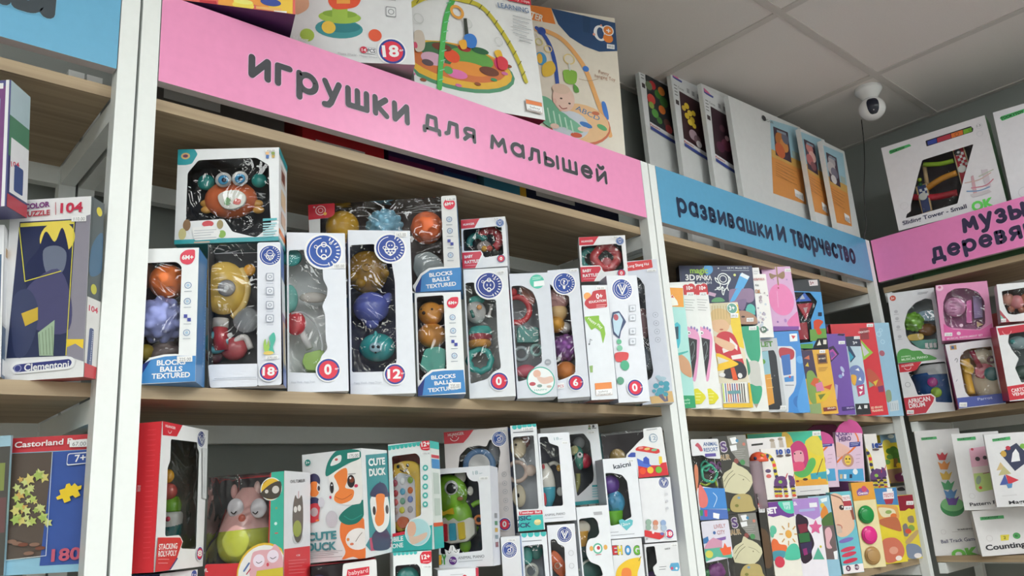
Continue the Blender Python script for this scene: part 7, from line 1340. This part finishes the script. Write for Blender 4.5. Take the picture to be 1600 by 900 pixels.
# ---- blue sign bay, lower shelf: hanging bags, blister cards and thin boxes in two rows
CY = dict(syaw=.12, yaw0=-.5, sroll=.05)
b = Box('cookie_cutter_bag', 'clear bag with green moulds under a white animal resort header card', 'craft set', [(1078, 686), (1122, 685.6), (1138, 811), (1094, 813)], .03, card='#d8d8da', inn='#55544e', y=-.01, open_faces='LR', panels=[[(1078, 686), (1122, 685.6), (1126, 717), (1106, 716), (1098, 711), (1081, 713)], [(1088, 764), (1096, 760), (1132, 765), (1138, 811), (1094, 813)]], **CY)
b.torus(1108, 740, 13, 2.4, '#4fc09a', .012, 'green_mould', lobes=5); b.torus(1102, 728, 7, 1.8, '#3fb090', .02, 'green_mould', lobes=4); b.torus(1112, 730, 7, 2, '#a06aa8', .022, 'purple_mould', lobes=4); b.tube([(1094, 755), (1104, 758), (1116, 750), (1120, 760)], 1.8, '#b8cc3a', .012, 'lime_mould')
b.art('header_text').T('ANIMAL', (1099, 697), (1121, 696), 6, '#3a5a90', .02).T('RESORT', (1100, 706), (1122, 704.5), 6, '#3a5a90', .02).P([(1086, 696), (1090, 692), (1095, 697), (1098, 704), (1094, 705), (1090, 699)], '#b85060', sm=True).P([(1101, 709), (1118, 708), (1119, 713), (1102, 714)], '#5a4a94', r=.001)
b.art('sea_print').P([(1094, 762), (1132, 763), (1138, 795), (1094, 795)], '#3f80c4').P([(1092, 758), (1100, 765), (1106, 780), (1103, 792), (1093, 790)], '#d8706a', sm=True).P([(1085, 728), (1090, 730), (1091, 752), (1088, 770), (1085, 760)], '#c87a5a', sm=True).S([(1114, 770), (1120, 778), (1115, 792)], 1, '#c8dcf0').P([(1094, 795), (1138, 796), (1138, 811), (1094, 813)], '#4a6ab0').P([(1093, 797), (1098, 797), (1098, 806), (1094, 806)], '#3a8a5a').P([(1100, 797), (1105, 797), (1105, 807), (1101, 807)], '#c03a6a').P([(1114, 801), (1124, 803), (1123, 811), (1114, 809)], '#e6e6e8').end()
b = Box('cookie_cutter_bag', 'bag under a lively city header card with pink towers and orange shape', 'craft set', [(1095, 815), (1138, 811.5), (1152, 915), (1108, 920)], .03, card='#d4d0dc', inn='#66645e', y=-.01, open_faces='LR', ext=Z3+.0006, panels=[[(1095, 815), (1138, 811.5), (1146, 870), (1130, 874), (1101, 880)], [(1104, 912), (1151, 908), (1153, 925), (1106, 930)]], **CY)
b.ball(1120, 892, 12, '#8a4a8a', .016, 'purple_mould', (1.2, .6, 1), bumps=8); b.ball(1105, 895, 6, '#4a8a5a', .016, 'green_mould', (1, .6, 1))
b.art('header_text').T('LIVELY', (1116, 826), (1134, 824), 6.5, '#a8504a', .0).T('CITY', (1121, 835.5), (1133, 834), 6.5, '#a8504a', .0).P([(1117, 842), (1134, 838), (1134, 843), (1117, 847)], '#7a5a9a', r=.001).C(1116, 832.5, 2.6, '#4a6aa0')
b.art('city_print').P([(1096, 842), (1106, 838), (1108, 848), (1098, 850)], '#3f74ac').P([(1098, 857), (1106, 846), (1114, 840), (1128, 845), (1128, 856), (1100, 860)], '#c890a8').P([(1100, 858), (1126, 855), (1143, 862), (1144, 872), (1120, 870), (1102, 878)], '#5aa890').P([(1124, 857), (1130, 856), (1132, 848), (1136, 855), (1142, 854), (1142, 866), (1130, 868)], '#e0603a').E(1108, 866, 6, 6, '#c8c45a').end()
def dino(label, q, y, **k):
    b = Box('fossil_kit_box', label, 'craft set', q, .022, card='#3a3832', y=y, **CY, **k)
    (tx, ty), (ux, uy), (bx, by), (ax, ay) = q
    L = lambda u, v: ((tx*(1-u)+ux*u)*(1-v)+(ax*(1-u)+bx*u)*v, (ty*(1-u)+uy*u)*(1-v)+(ay*(1-u)+by*u)*v)
    b.art('grey_panel').P([L(.45, .0), L(1, .0), L(1, .42), L(.75, .38), L(.5, .2)], '#84827c').lines(*L(.62, .18), *L(.92, .18), 5, 3.4, .7, '#a8a6a0')
    b.art('title_text').T('S', L(.22, .2), L(.42, .19), 15, '#dcd4dc', .08).T('S', L(.23, .195), L(.41, .185), 14, '#5a4274', .04).T('DINOSAUR', L(-.3, .315), L(.46, .30), 8, '#d8ccb8', .06).T('DINOSAUR', L(-.3, .313), L(.455, .298), 7.5, '#8a6a3a', .02)
    b.art('stickers').P([L(.52, .03), L(.7, .02), L(.72, .1), L(.56, .11)], '#e8e8ea', r=.001).P([L(.48, .13), L(.68, .12), L(.68, .19), L(.5, .2)], '#e6e6e8').C(*L(.72, .07), 2.6, '#4f8ab0').C(*L(.9, .12), 2.6, '#c87a6a').C(*L(.6, .33), 4, '#8a4a44').C(*L(.78, .35), 4.4, '#4a8a54')
    b.art('fossil_print').P([L(.5, .335), L(.56, .35), L(.63, .385), L(.75, .41), L(.88, .455), L(.99, .53), L(1, .6), L(.92, .66), L(.84, .71), L(.68, .76), L(.36, .74), L(.1, .71), L(.06, .56), L(.2, .47), L(.42, .42)], '#cdc7a6', r=.002).S([L(.15, .58), L(.3, .5), L(.46, .45)], .9, '#6a6652').S([L(.14, .66), L(.3, .56), L(.5, .49)], .9, '#6a6652').S([L(.6, .5), L(.78, .54), L(.9, .6)], .7, '#8a8468').C(*L(.72, .57), 1.1, '#7a7458')
    b.P([L(.35, .78), L(.6, .75), L(.85, .78), L(.9, .9), L(.9, .97), L(.3, .98), L(.2, .9)], '#b09e66', sm=True).E(*L(.5, .8), 2.4, 2, '#7a9ab0').E(*L(.4, .9), 3, 2.4, '#7a7a3a').E(*L(.1, .95), 4, 2.4, '#4a7a3a').end()
dino('black fossil digging box with cream skull and letters, upper one behind the bag', [(1111, 683), (1165, 679), (1184, 801), (1132, 803)], .03)
dino('black fossil digging box with cream skull, the lower one of the two', [(1129, 804), (1181, 801), (1198, 905), (1148, 910)], .03, ext=Z3+.0006)
b = Box('bubble_tube_card', 'white hook card holding a clear tube with a red caterpillar cap', 'craft set', [(1165.6, 686), (1214, 683), (1228, 768), (1180, 770)], .004, card='#dcd8d8', y=.020, syaw=.06, yaw0=-.5, sroll=.05)
b.inside = False
b.lathe(1188, 720, 795, [(0, 13), (.5, 13.5), (1, 13.5)], '#9a8890', -.04, 'clear_tube', m=tinted_plastic('#b8a4ac')); t = b.lathe(1186, 706, 722, [(0, 14.5), (.3, 15), (.8, 10), (1, 3)], '#d8563a', -.04, 'red_cap')
b.ball(1180, 716, 2.6, '#2a2a50', -.062, 'eye', parent=t); b.ball(1191, 712, 3, '#d8902a', -.06, 'knob', parent=t); b.ball(1198, 715, 2.6, '#3a4a6a', -.056, 'knob', parent=t)
b.art('hook_slot').P([(1174, 694), (1192, 692), (1192, 695), (1174, 697)], '#2a2624', r=.001).art('figure_print').E(1206, 688, 4, 2.4, '#9a8a78').P([(1204, 690), (1210, 690), (1212, 700), (1204, 700)], '#b8aca0').lines(1184, 708, 1206, 707, 1, 3, .9, '#c8a05a').E(1203, 740, 5, 7, '#7a4a5a').S([(1200, 755), (1210, 756)], 1.2, '#6a6a70').end()
b = Box('bubble_tube_card', 'narrow white hook card beside the caterpillar tube card', 'craft set', [(1195, 684), (1227, 682), (1240, 770), (1209, 771)], .004, card='#dcd8d8', y=.032, syaw=.06, yaw0=-.5, sroll=.05)
b.art('figure_print').E(1219, 686, 4, 2.4, '#9a8a78').P([(1217, 688), (1223, 688), (1225, 699), (1218, 699)], '#b8aca0').end()
b = Box('hair_doll_box', 'dark box with a printed brown haired figure and small red age mark, behind the tube', 'craft set', [(1182, 772), (1194, 770), (1207.5, 890), (1197, 893)], .02, card='#34322e', y=.02, ext=Z3+.0006, **CY)
b.art('hair_print').P([(1184, 828), (1192, 826), (1200, 834), (1205, 860), (1206, 884), (1196, 886), (1188, 860)], '#5a4430', sm=True).P([(1178, 815), (1186, 822), (1188, 838), (1180, 840)], '#4a3a2e', sm=True).art('age_mark').E(1186, 790, 5, 3.6, '#c02a34').T('4+', (1183, 792), (1189, 791.6), 3.6, '#f0dcdc', .02).T('STYLIST', (1179, 781), (1194, 779.5), 3.4, '#c8c8c4', .02).price(1181, 793, 14, 8, '420.00').end()
b = Box('clay_kit_box', 'wide yellow and green clay kit box printed with a pink haired figure', 'craft set', [(1166, 679), (1283, 671), (1295, 772), (1180, 778)], .03, card='#e0ca3c', right='#c8b83a', y=.045, syaw=.1, yaw0=-.5, sroll=.04)
b.art('green_top').P([(1166, 679), (1283, 671), (1284, 688), (1256, 694), (1236, 692), (1170, 694)], '#3fb494').P([(1222, 676), (1234, 680), (1240, 700), (1230, 720), (1224, 700)], '#e0b84a', sm=True).P([(1258, 690), (1276, 680), (1286, 700), (1284, 712), (1266, 706)], '#d8c84a', sm=True)
b.art('figure_print').P([(1234, 700), (1242, 690), (1252, 690), (1260, 700), (1263, 716), (1262, 728), (1252, 732), (1238, 726), (1236, 712)], '#c03a74', sm=True).P([(1240, 708), (1246, 704), (1254, 706), (1256, 720), (1248, 724), (1241, 720)], '#e09aa8', sm=True).C(1241.5, 709, 1.3, '#2a2024').C(1251, 708, 1.3, '#2a2024').P([(1238, 724), (1254, 722), (1256, 734), (1240, 736)], '#d84a74', sm=True)
b.art('green_mound').P([(1240, 738), (1256, 734), (1264, 718), (1272, 716), (1274, 726), (1264, 742), (1250, 746)], '#5aac5a', sm=True).P([(1266, 740), (1292, 736), (1292, 752), (1284, 752), (1282, 745), (1278, 746), (1278, 754), (1268, 753)], '#3fa0b0', r=.001).S([(1285, 717), (1276, 742)], 1.2, '#6a4a3a', sm=False).P([(1240, 750), (1290, 748), (1293, 757), (1243, 760)], '#e2a03a').E(1258, 749, 4, 2, '#4a3030').E(1246, 752, 2.4, 1.6, '#8a3a2a')
b.art('white_strip').P([(1240, 760), (1294, 757), (1295, 772), (1242, 776)], '#e2dede').lines(1250, 768, 1282, 765, 1, 2, .8, '#8a8488').price(1269, 674, 13, 7, '360.00').end()
def giraffe(label, q, dx, dy, y, syaw=.06):
    b = Box('magnetic_figure_card', label, 'craft set', q, .006, card='#e0dcd8', y=y, syaw=syaw, yaw0=-.5, sroll=.05)
    P = lambda pts, c: b.P([(a+dx, c_+dy) for a, c_ in pts], c, sm=True)
    b.art('giraffe_print').S([(1193+dx, 711+dy), (1202+dx, 713+dy), (1209+dx, 724+dy), (1212+dx, 740+dy), (1216+dx, 752+dy)], 6.5, '#cdbb3a')
    for k, (x, y) in enumerate([(1199, 712), (1206, 718), (1209.5, 727), (1211, 736), (1213.5, 745)]): b.E(x+dx, y+dy, 2.8, 3, '#d83a4a' if k == 2 else '#35305a')
    b.E(1200+dx, 738+dy, 6, 8, '#e6dcd8').E(1200+dx, 736+dy, 4.5, 3, '#5a4a6a').E(1201+dx, 744+dy, 4, 3, '#c8605a')
    P([(1210, 750), (1218, 744), (1227, 746), (1230, 757), (1224, 763), (1211, 763)], '#5f3a6e'); b.E(1219+dx, 753+dy, 3, 2.6, '#8ab84a').S([(1227+dx, 748+dy), (1230+dx, 740+dy)], 1.6, '#b83a4a', sm=False)
    for x in (1211, 1217, 1226):
        for k in range(4): b.S([(x-1.5+dx+k*.5, 761+k*3.4+dy), (x+2.5+dx+k*.5, 761+k*3.4+dy)], 3, ['#3a2a3a', '#c8b83a', '#4a3a5a', '#c8b83a'][k], sm=False)
        b.E(x+2.5+dx, 775+dy, 3.2, 2.2, '#c8503a')
    b.art('title_text').T('10', (1213+dx, 710+dy), (1223+dx, 709+dy), 7, '#2a4a9a', .06).E(1218+dx, 712.5+dy, 5.5, 1.8, '#5a4a4a').end()
giraffe('white card with a printed striped giraffe, standing at the front of the clay kit', [(1188, 702), (1226, 700), (1236, 779), (1199, 781)], 0, 0, .002)
giraffe('white card with a printed striped giraffe, half hidden behind its twin', [(1199, 701), (1236, 699), (1245, 778), (1210, 780)], 12, -1, .010)
giraffe('taller white giraffe card beside the yellow tree box', [(1350, 679), (1369, 677), (1382, 762), (1362, 765)], 150, -10, .03)
giraffe('white giraffe card with a blue cap mark, before the yellow tree box', [(1352, 694), (1379, 692), (1390.6, 762), (1366, 765)], 155, -14, .02)
def squishy(label, q, dx, y, full):
    b = Box('squishy_kit_card', label, 'craft set', q, .012, card='#d8bcd0', y=y, syaw=.06, yaw0=-.5, sroll=.05)
    (tx, ty), (ux, uy), _, _ = q; b.inside = False
    b.slab([(tx, ty+2), (tx+6, ty-10), (tx+15, ty-18), (tx+24, ty-20), (tx+34, ty-16), (ux-2, uy-8), (ux, uy+2)], '#c04a8a', .001, .004, 'round_header', sm=False, r=.004, label='magenta rounded header')
    b.art('arc_print').S([(dx+1334, 672), (dx+1340, 684), (dx+1341, 692)], 2.6, '#e0743a').S([(dx+1341, 692), (dx+1330, 704), (dx+1318, 712), (dx+1308, 722)], 3, '#e0743a').P([(dx+1306, 692), (dx+1316, 694), (dx+1328, 702), (dx+1320, 710), (dx+1308, 714)], '#dcb0a4', sm=True)
    b.art('title_text').T('SQUISHY', (dx+1302, 682), (dx+1333, 679), 8, '#6a4a84', .04).T('HERO', (dx+1311, 690), (dx+1330, 688), 7, '#5a3a70', .04).art('blue_label').P([(dx+1327, 691), (dx+1344, 690), (dx+1344, 697), (dx+1327, 699)], '#3a3f8a').lines(dx+1329, 693, dx+1342, 692, 2, 2.6, .7, '#c0c4e0')
    b.art('badge_print').C(dx+1324.5, 719, 10.5, '#b88a7a').C(dx+1324.5, 719, 7.5, '#e0c04a', kx=.8).C(dx+1322, 717, 1.4, '#3a3020').C(dx+1327, 717, 1.4, '#3a3020').S([(dx+1322, 722), (dx+1327, 722)], 1, '#6a3a2a', sm=False)
    b.art('blue_base').P([(dx+1309, 734), (dx+1348, 732), (dx+1350, 751), (dx+1310, 753)], '#4a9ac8').C(dx+1336, 737, 4.4, '#dce4e8').P([(dx+1312, 741), (dx+1316, 741), (dx+1316, 748), (dx+1312, 748)], '#c8b48a').P([(dx+1318, 741), (dx+1322, 741), (dx+1322, 748), (dx+1318, 748)], '#dce4e8').P([(dx+1327, 741), (dx+1331, 741), (dx+1331, 747), (dx+1327, 747)], '#26304a').lines(dx+1337, 711, dx+1344, 710, 3, 6, .8, '#b090a8').end()
squishy('pink squishy craft card with a yellow face badge, full front view', [(1305, 675), (1349, 677), (1350, 751), (1309, 754)], 0, .02, True)
squishy('pink squishy craft card showing only its edge behind its twin', [(1262, 694), (1304, 693), (1311, 760), (1270, 763)], -44, .045, False)
b = Box('plastic_bubble_disc', 'large pink and magenta rounded plastic lid leaning behind the squishy cards', 'craft set', [(1270, 672), (1310, 668), (1316, 700), (1275, 705)], .02, card='#5a2a5c', y=.10, syaw=.06, yaw0=-.3, body=True, ext=Z3+.2); b.inside = False
b.slab([(1262, 672), (1272, 664), (1290, 660), (1306, 664), (1314, 674), (1314, 684), (1262, 686)], '#9a4a7a', -.004, .004, 'round_lid', m=tinted_plastic('#b0508a')); b.end()
b = Box('tree_puzzle_box', 'small box printed with a green tree and yellow chick on yellow', 'craft set', [(1372, 680), (1409, 677.5), (1419, 752), (1391, 756)], .02, card='#dcc63c', y=.045, **CY)
b.art('sky_print').P([(1372, 680), (1409, 677.5), (1411, 690), (1372, 694)], '#7a9ab0').E(1392, 682, 5, 3, '#d8dcd4').E(1385, 692, 6, 5, '#d8c85a').art('tree_print')
for x, y, r_ in ((1390, 705, 6), (1396, 702, 6), (1402, 706, 6), (1398, 712, 7), (1408, 712, 5), (1390, 714, 5), (1386, 722, 5), (1404, 720, 6), (1411, 726, 4)): b.E(x, y, r_, r_*.8, random.choice(['#5a8a3a', '#6a9a4a', '#4f7c34']))
b.P([(1396, 716), (1402, 716), (1404, 730), (1396, 730)], '#8a6a3a').E(1404, 727, 4, 4, '#e0b02a').P([(1384, 734), (1414, 730), (1419, 752), (1392, 756)], '#8a6a52').P([(1398, 742), (1416, 738), (1418, 750), (1402, 752)], '#7a3a5a', sm=True).T('4', (1408, 744), (1412, 743), 5, '#f0f0f0', .04).T('4+', (1402, 684), (1407, 683), 3.4, '#eaf0f0', .02).end()
# bottom row
def card(name, label, q, d, col, y=.0, **k): return Box(name, label, 'craft set', q, d, card=col, y=y, ext=Z3+.0006, **CY, **k)
b = card('sand_set_box', 'purple topped craft set box with a printed sun and orange whale', [(1196, 785), (1239, 782), (1250.5, 875), (1209, 878)], .02, '#e2ddd2', y=-.004)
b.art('purple_top').P([(1196, 785), (1239, 782), (1241, 806), (1232, 809), (1220, 805), (1208, 808), (1200, 806)], '#6a3a8a').P([(1216, 784), (1239, 782), (1241, 800), (1232, 802), (1222, 796)], '#4fc0a4', sm=True).T('SET', (1197, 803), (1215, 801), 9, '#e8e4e8', .06).P([(1222, 785), (1234, 784), (1235, 796), (1226, 796)], '#b0d8d0').T('72', (1226, 796), (1234, 795), 6, '#7ac0b8', .03)
b.art('sun_print').C(1232, 834.5, 6.5, '#dca24a', kx=.9)
for a in range(0, 360, 45): b.S([(1232+9.5*math.cos(math.radians(a))*1, 834.5+11*math.sin(math.radians(a))), (1232+14*math.cos(math.radians(a)), 834.5+17*math.sin(math.radians(a)))], 2, '#c89a5a', sm=False)
b.art('whale_print').P([(1205, 850), (1208, 842), (1214, 844), (1218, 850), (1228, 852), (1229, 860), (1222, 868), (1208, 866)], '#dc6a3a', sm=True).P([(1207, 862), (1226, 861), (1224, 872), (1208, 876)], '#4a90a0', sm=True).P([(1228, 860), (1236, 850), (1246, 852), (1250, 872), (1228, 874)], '#4fb89a', sm=True).E(1208, 828, 5, 7, '#5fb89a').E(1206, 834, 3, 6, '#5fb89a').C(1218, 878, 9, '#c83a50').end()
b = card('star_craft_box', 'lilac craft box with a wavy dark window print and pink star', [(1237, 780), (1279, 777), (1291, 874), (1250, 878)], .02, '#e4dee6', y=.0)
b.art('lilac_top').P([(1237, 780), (1279, 777), (1282, 806), (1272, 812), (1258, 806), (1241, 804)], '#a684c4').lines(1250, 798, 1272, 796, 1, 2, 4, '#a0a8d0').P([(1264, 786), (1276, 785), (1277, 792), (1265, 793)], '#e0e0e4').T('&', (1240, 790), (1246, 789), 6, '#e4d8ec', .03)
b.art('wavy_print').P([(1243, 808), (1258, 808), (1263, 816), (1262, 826), (1268, 836), (1272, 850), (1268, 862), (1268, 874), (1252, 876)], '#2c1c2c', sm=True).P([(1246, 820), (1260, 818), (1262, 830), (1250, 834)], '#7a2438').P([(1247, 834), (1264, 832), (1266, 846), (1250, 848)], '#2f6a3c').P([(1250, 850), (1268, 846), (1268, 864), (1254, 866)], '#33284c').P([(1254, 858), (1260, 856), (1262, 866), (1256, 868)], '#8a2a6a')
b.art('star_print').P([(1264+10+11*math.cos(math.radians(a))*(1 if k % 2 == 0 else .5), 824+12*math.sin(math.radians(a))*(1 if k % 2 == 0 else .5)) for k, a in enumerate(range(-90, 270, 36))], '#d0608e').P([(1278, 855), (1270, 874), (1288, 874)], '#5aa890').C(1282, 854, 2, '#c8b83a').end()
b = card('flower_photo_card', 'blue flower photo card with a cut out pink figure, between lilac and face boxes', [(1262, 777), (1296, 773), (1310.6, 874), (1278, 878)], .012, '#8fb8cc', y=.012)
b.art('flower_print').C(1285, 790, 4, '#e0b83a').P([(1282, 802), (1288, 790), (1294, 800), (1292, 812), (1284, 810)], '#d8843a', sm=True).P([(1284, 812), (1300, 800), (1303, 820), (1288, 824)], '#4a6a38', sm=True).P([(1285, 822), (1306, 820), (1310, 874), (1290, 874)], '#6a5a5a').P([(1289, 828), (1296, 824), (1300, 836), (1296, 848), (1300, 856), (1292, 856), (1290, 842)], '#d8a8b0', sm=True).P([(1302, 862), (1308, 860), (1309, 874), (1304, 874)], '#e6e6e8').P([(1281, 780), (1292, 777), (1292, 783), (1284, 785)], '#dfe8ee').end()
b = card('dough_face_box', 'tall box printed with a big clay face and red dough sticks', [(1296, 769), (1330, 767.5), (1349.5, 892), (1318, 896)], .02, '#6ab4c0', y=-.002)
b.art('face_print').P([(1298, 774), (1314, 774), (1326, 790), (1334, 812), (1334, 826), (1322, 838), (1308, 836), (1302, 812)], '#dcb49a', sm=True).S([(1298, 773), (1312, 778), (1318, 786)], 2, '#8a5a4a').E(1315, 793, 4, 4, '#3a2a28').C(1316, 792, 1.4, '#e8e0dc').E(1310, 824, 6, 5, '#b86a5a').P([(1304, 820), (1314, 822), (1316, 832), (1308, 834)], '#c8b0a0').P([(1326, 790), (1332, 812), (1336, 812), (1332, 792)], '#8a4a3a')
for y0, c in ((844, '#7a6ab0'), (858, '#c8405a'), (866, '#c83a54'), (876, '#c02e48')): b.E(1322+(y0-844)*.2, y0, 12, 3.4, c, .15)
b.art('doctor_label').P([(1315, 774), (1327, 773), (1329, 782), (1317, 783)], '#e4dcdc').T('ТЕСТО', (1317, 781), (1328, 780), 4, '#b0404a', .02).P([(1317, 783), (1329, 782), (1331, 790), (1318, 791)], '#a83a44').art('white_base').P([(1316, 884), (1348, 880), (1350, 893), (1318, 897)], '#e8e0e2').C(1325, 888, 4.6, '#5a2a4a').C(1338, 886, 4.6, '#5a2a4a').T('5', (1323.4, 890), (1326.4, 890), 4, '#f0e8ec', .02).T('10', (1335, 888), (1341, 888), 4, '#f0e8ec', .02).price(1318, 791, 12, 6, '280.00').end()
b = Box('clay_lid_card', 'cream card with green, pink and tan clay discs in a column', 'craft set', [(1329, 754.5), (1364, 752.5), (1384, 884.5), (1350, 887.5)], .012, card='#e2d3a4', y=-.016, z=Z3+.0006, syaw=.06, yaw0=-.48, sroll=.03)
b.inside = False
b.art('orange_top').P([(1329, 754.5), (1364, 752.5), (1368, 780), (1333, 783)], '#dc9c3c').P([(1338, 768), (1342, 763), (1354, 762), (1358, 767), (1356, 773), (1340, 775)], '#8a5a9a', r=.002).C(1350, 764, 5, '#c84a6a').T('Genio', (1341, 773), (1356, 771.5), 4, '#f0dce0', .03)
for x, y, c, nm in ((1353.5, 804, '#1f8a44', 'green_disc'), (1358.5, 836, '#dc2f86', 'pink_disc'), (1363.5, 868, '#b08a58', 'tan_disc')):
    b.ball(x, y, 14.5, c, -.004, nm, (1, .35, 1)); b.torus(x, y, 9, .8, c, -.0105, 'disc_rim')
b.end()
b = card('dough_kit_box', 'blue topped yellow dough kit box printed with a pizza bun and shrimp', [(1365, 763), (1401, 761), (1417, 872), (1384, 880)], .02, '#ddc83c', y=.0)
b.art('blue_top').P([(1365, 763), (1401, 761), (1404, 789), (1370, 788)], '#4a82b8').P([(1379, 769), (1396, 767), (1397, 779), (1380, 780)], '#e6dade').T('ТЕСТО', (1381, 777), (1396, 775.6), 5, '#b83a48', .02).P([(1381, 780), (1396, 779), (1394, 787), (1384, 788)], '#a83848').P([(1385, 763), (1394, 763), (1394, 769), (1386, 770)], '#e8e8ea')
b.art('food_print').P([(1370, 792), (1398, 790), (1404, 800), (1402, 812), (1376, 816)], '#d8a05a', sm=True).P([(1372, 795), (1380, 793), (1396, 796), (1398, 804), (1380, 808)], '#dcd2b0', sm=True).E(1388, 800, 5, 3, '#8aa05a').E(1396, 806, 5, 4, '#d8743a').P([(1374, 812), (1400, 808), (1408, 826), (1404, 830), (1376, 820)], '#b86a4a', sm=True).P([(1378, 846), (1396, 840), (1408, 848), (1413, 862), (1406, 874), (1384, 878)], '#c8705a', sm=True).E(1396, 860, 7, 6, '#d89a84').E(1404, 872, 5, 4, '#e8dcd4').end()
b = card('cutlery_dough_box', 'dark red topped yellow dough kit box by the corner post', [(1401, 775), (1426, 772), (1441, 871), (1417, 874)], .02, '#d9c440', y=.005)
b.art('red_top').P([(1401, 775), (1426, 772), (1429, 794), (1425, 796), (1420, 794), (1414, 798), (1405, 798)], '#8a2434').price(1416, 783, 11, 6, '300.00').art('figure_print').P([(1418, 808), (1426, 806), (1428, 816), (1420, 816)], '#8a7a6a', sm=True).P([(1410, 822), (1416, 818), (1420, 830), (1418, 838), (1412, 836)], '#7a7478', sm=True).E(1424, 825, 5, 5, '#7a9a4a').E(1419, 830, 5, 4, '#c8503a').P([(1415, 845), (1432, 828), (1434, 834), (1420, 850)], '#b89a6a', sm=True).P([(1416, 852), (1430, 850), (1440, 858), (1440, 870), (1420, 872)], '#7a8498', sm=True).E(1434, 868, 6, 4, '#dcd4d4').end()
b = Box('bird_print_card', 'white topped card with small black and white bird, above the dark red kit box', 'craft set', [(1398, 760), (1424, 757), (1427, 775), (1402, 778)], .01, card='#d8d6d6', y=.06, ext=Z3+.0006, **CY); b.art('bird_print').P([(1402, 763), (1410, 761), (1414, 766), (1404, 767)], '#4a4a4c', sm=True).end()
r = stock('orange boxed set below the lower shelf, under the clay disc card', 2.17, 2.235, .8615+.0006, 1.155, .0, .12, '#e08a3a', mark=[(.0, .85, .9, 1, '#c86a2a'), (.6, .86, .95, .97, '#e8dcd8')], name='boxed_set')
r = stock('dark purple boxed set below the lower shelf, against the corner post', 2.24, 2.34, .8615+.0006, 1.16, .0, .12, '#3a2458', mark=[(.0, .8, 1, .95, '#5a3a7a')], name='boxed_set')
# ------------------------------------------------------------------ security camera on the ceiling
def security_camera():
    c = on_plane(1356, 138, np.array([0, 0, H]), np.array([0, 0, 1.]))
    k = float((c-CAM)@CF)/FOC
    r = empty('security_camera', tuple(c)); tag(r, 'white dome security camera with black face hanging from the ceiling', 'camera')
    def rev(prof, n=32):
        P = smooth2(prof, False, 4); vs = []; fs = []
        for z, q in P:
            for i in range(n): a = 2*PI*i/n; vs.append((math.cos(a)*max(q, 1e-4), math.sin(a)*max(q, 1e-4), z))
        for j in range(len(P)-1):
            for i in range(n): fs.append((j*n+i, j*n+(i+1) % n, (j+1)*n+(i+1) % n, (j+1)*n+i))
        return vs, fs
    R0 = 20*k; W = mat('#f0f0ee', 'plastic')
    b = MB(); vs, fs = rev([(0, R0*.98), (-.006, R0), (-.014, R0*.98), (-.03, R0*.72), (-.045, R0*.5), (-.055, R0*.42)]); b.add(vs, fs, W, True); b.build('base', r)
    hr = R0*.99; zc = -.078
    hd = MB(); vs, fs = sphere_vf(32, 20); hd.add([(v[0]*hr, v[1]*hr, zc+v[2]*hr*.92) for v in vs], fs, W, True); h = hd.build('head', r)
    # black face: a rounded patch of the sphere turned to the shop
    d = (CAM-c); az = math.atan2(d[1], d[0])+.12; el = -.18
    fv = []; ff = []; n = 24; m_ = 8
    for j in range(m_+1):
        for i in range(n):
            a = 2*PI*i/n; q = j/m_; ca, sa = math.cos(a), math.sin(a); se = 4
            kk = 1/((abs(ca)**se+abs(sa)**se)**(1/se)) if j else 0
            yaw_ = az+q*.52*ca*(kk if j else 0)*.86; e_ = el+q*.85*sa*(kk if j else 0)*.86
            fv.append((math.cos(yaw_)*math.cos(e_)*hr*1.012, math.sin(yaw_)*math.cos(e_)*hr*1.012, zc+math.sin(e_)*hr*.935))
    for j in range(m_):
        for i in range(n): ff.append((j*n+i, j*n+(i+1) % n, (j+1)*n+(i+1) % n, (j+1)*n+i))
    f = MB(); f.add(fv, ff, mat('#1c2030', 'plastic'), True); f.build('lens_face', h)
    ln = MB(); vs, fs = sphere_vf(12, 8); ln.add([(math.cos(az)*math.cos(el-.35)*hr*1.0+v[0]*.002, math.sin(az)*math.cos(el-.35)*hr*1.0+v[1]*.002, zc+math.sin(el-.35)*hr*.95+v[2]*.002) for v in vs], fs, mat('#c8c8d0', 'plastic'), True); ln.build('indicator', h)
    pts = [(1346, 187), (1348, 205), (1350, 225), (1351, 260), (1350, 300), (1352, 335), (1354, 352), (1351, 366), (1350, 374)]
    P = [Vector(on_plane(x, y, c, CF*np.array([1, 1, 0])))-Vector(c) for x, y in pts]
    vs, fs = tube_vf(smooth2([tuple(p) for p in P], False, 5), .0016, 8)
    cb = MB(); cb.add(vs, fs, mat('#141414', 'rubber'), True); cb.build('cable', r)
security_camera()
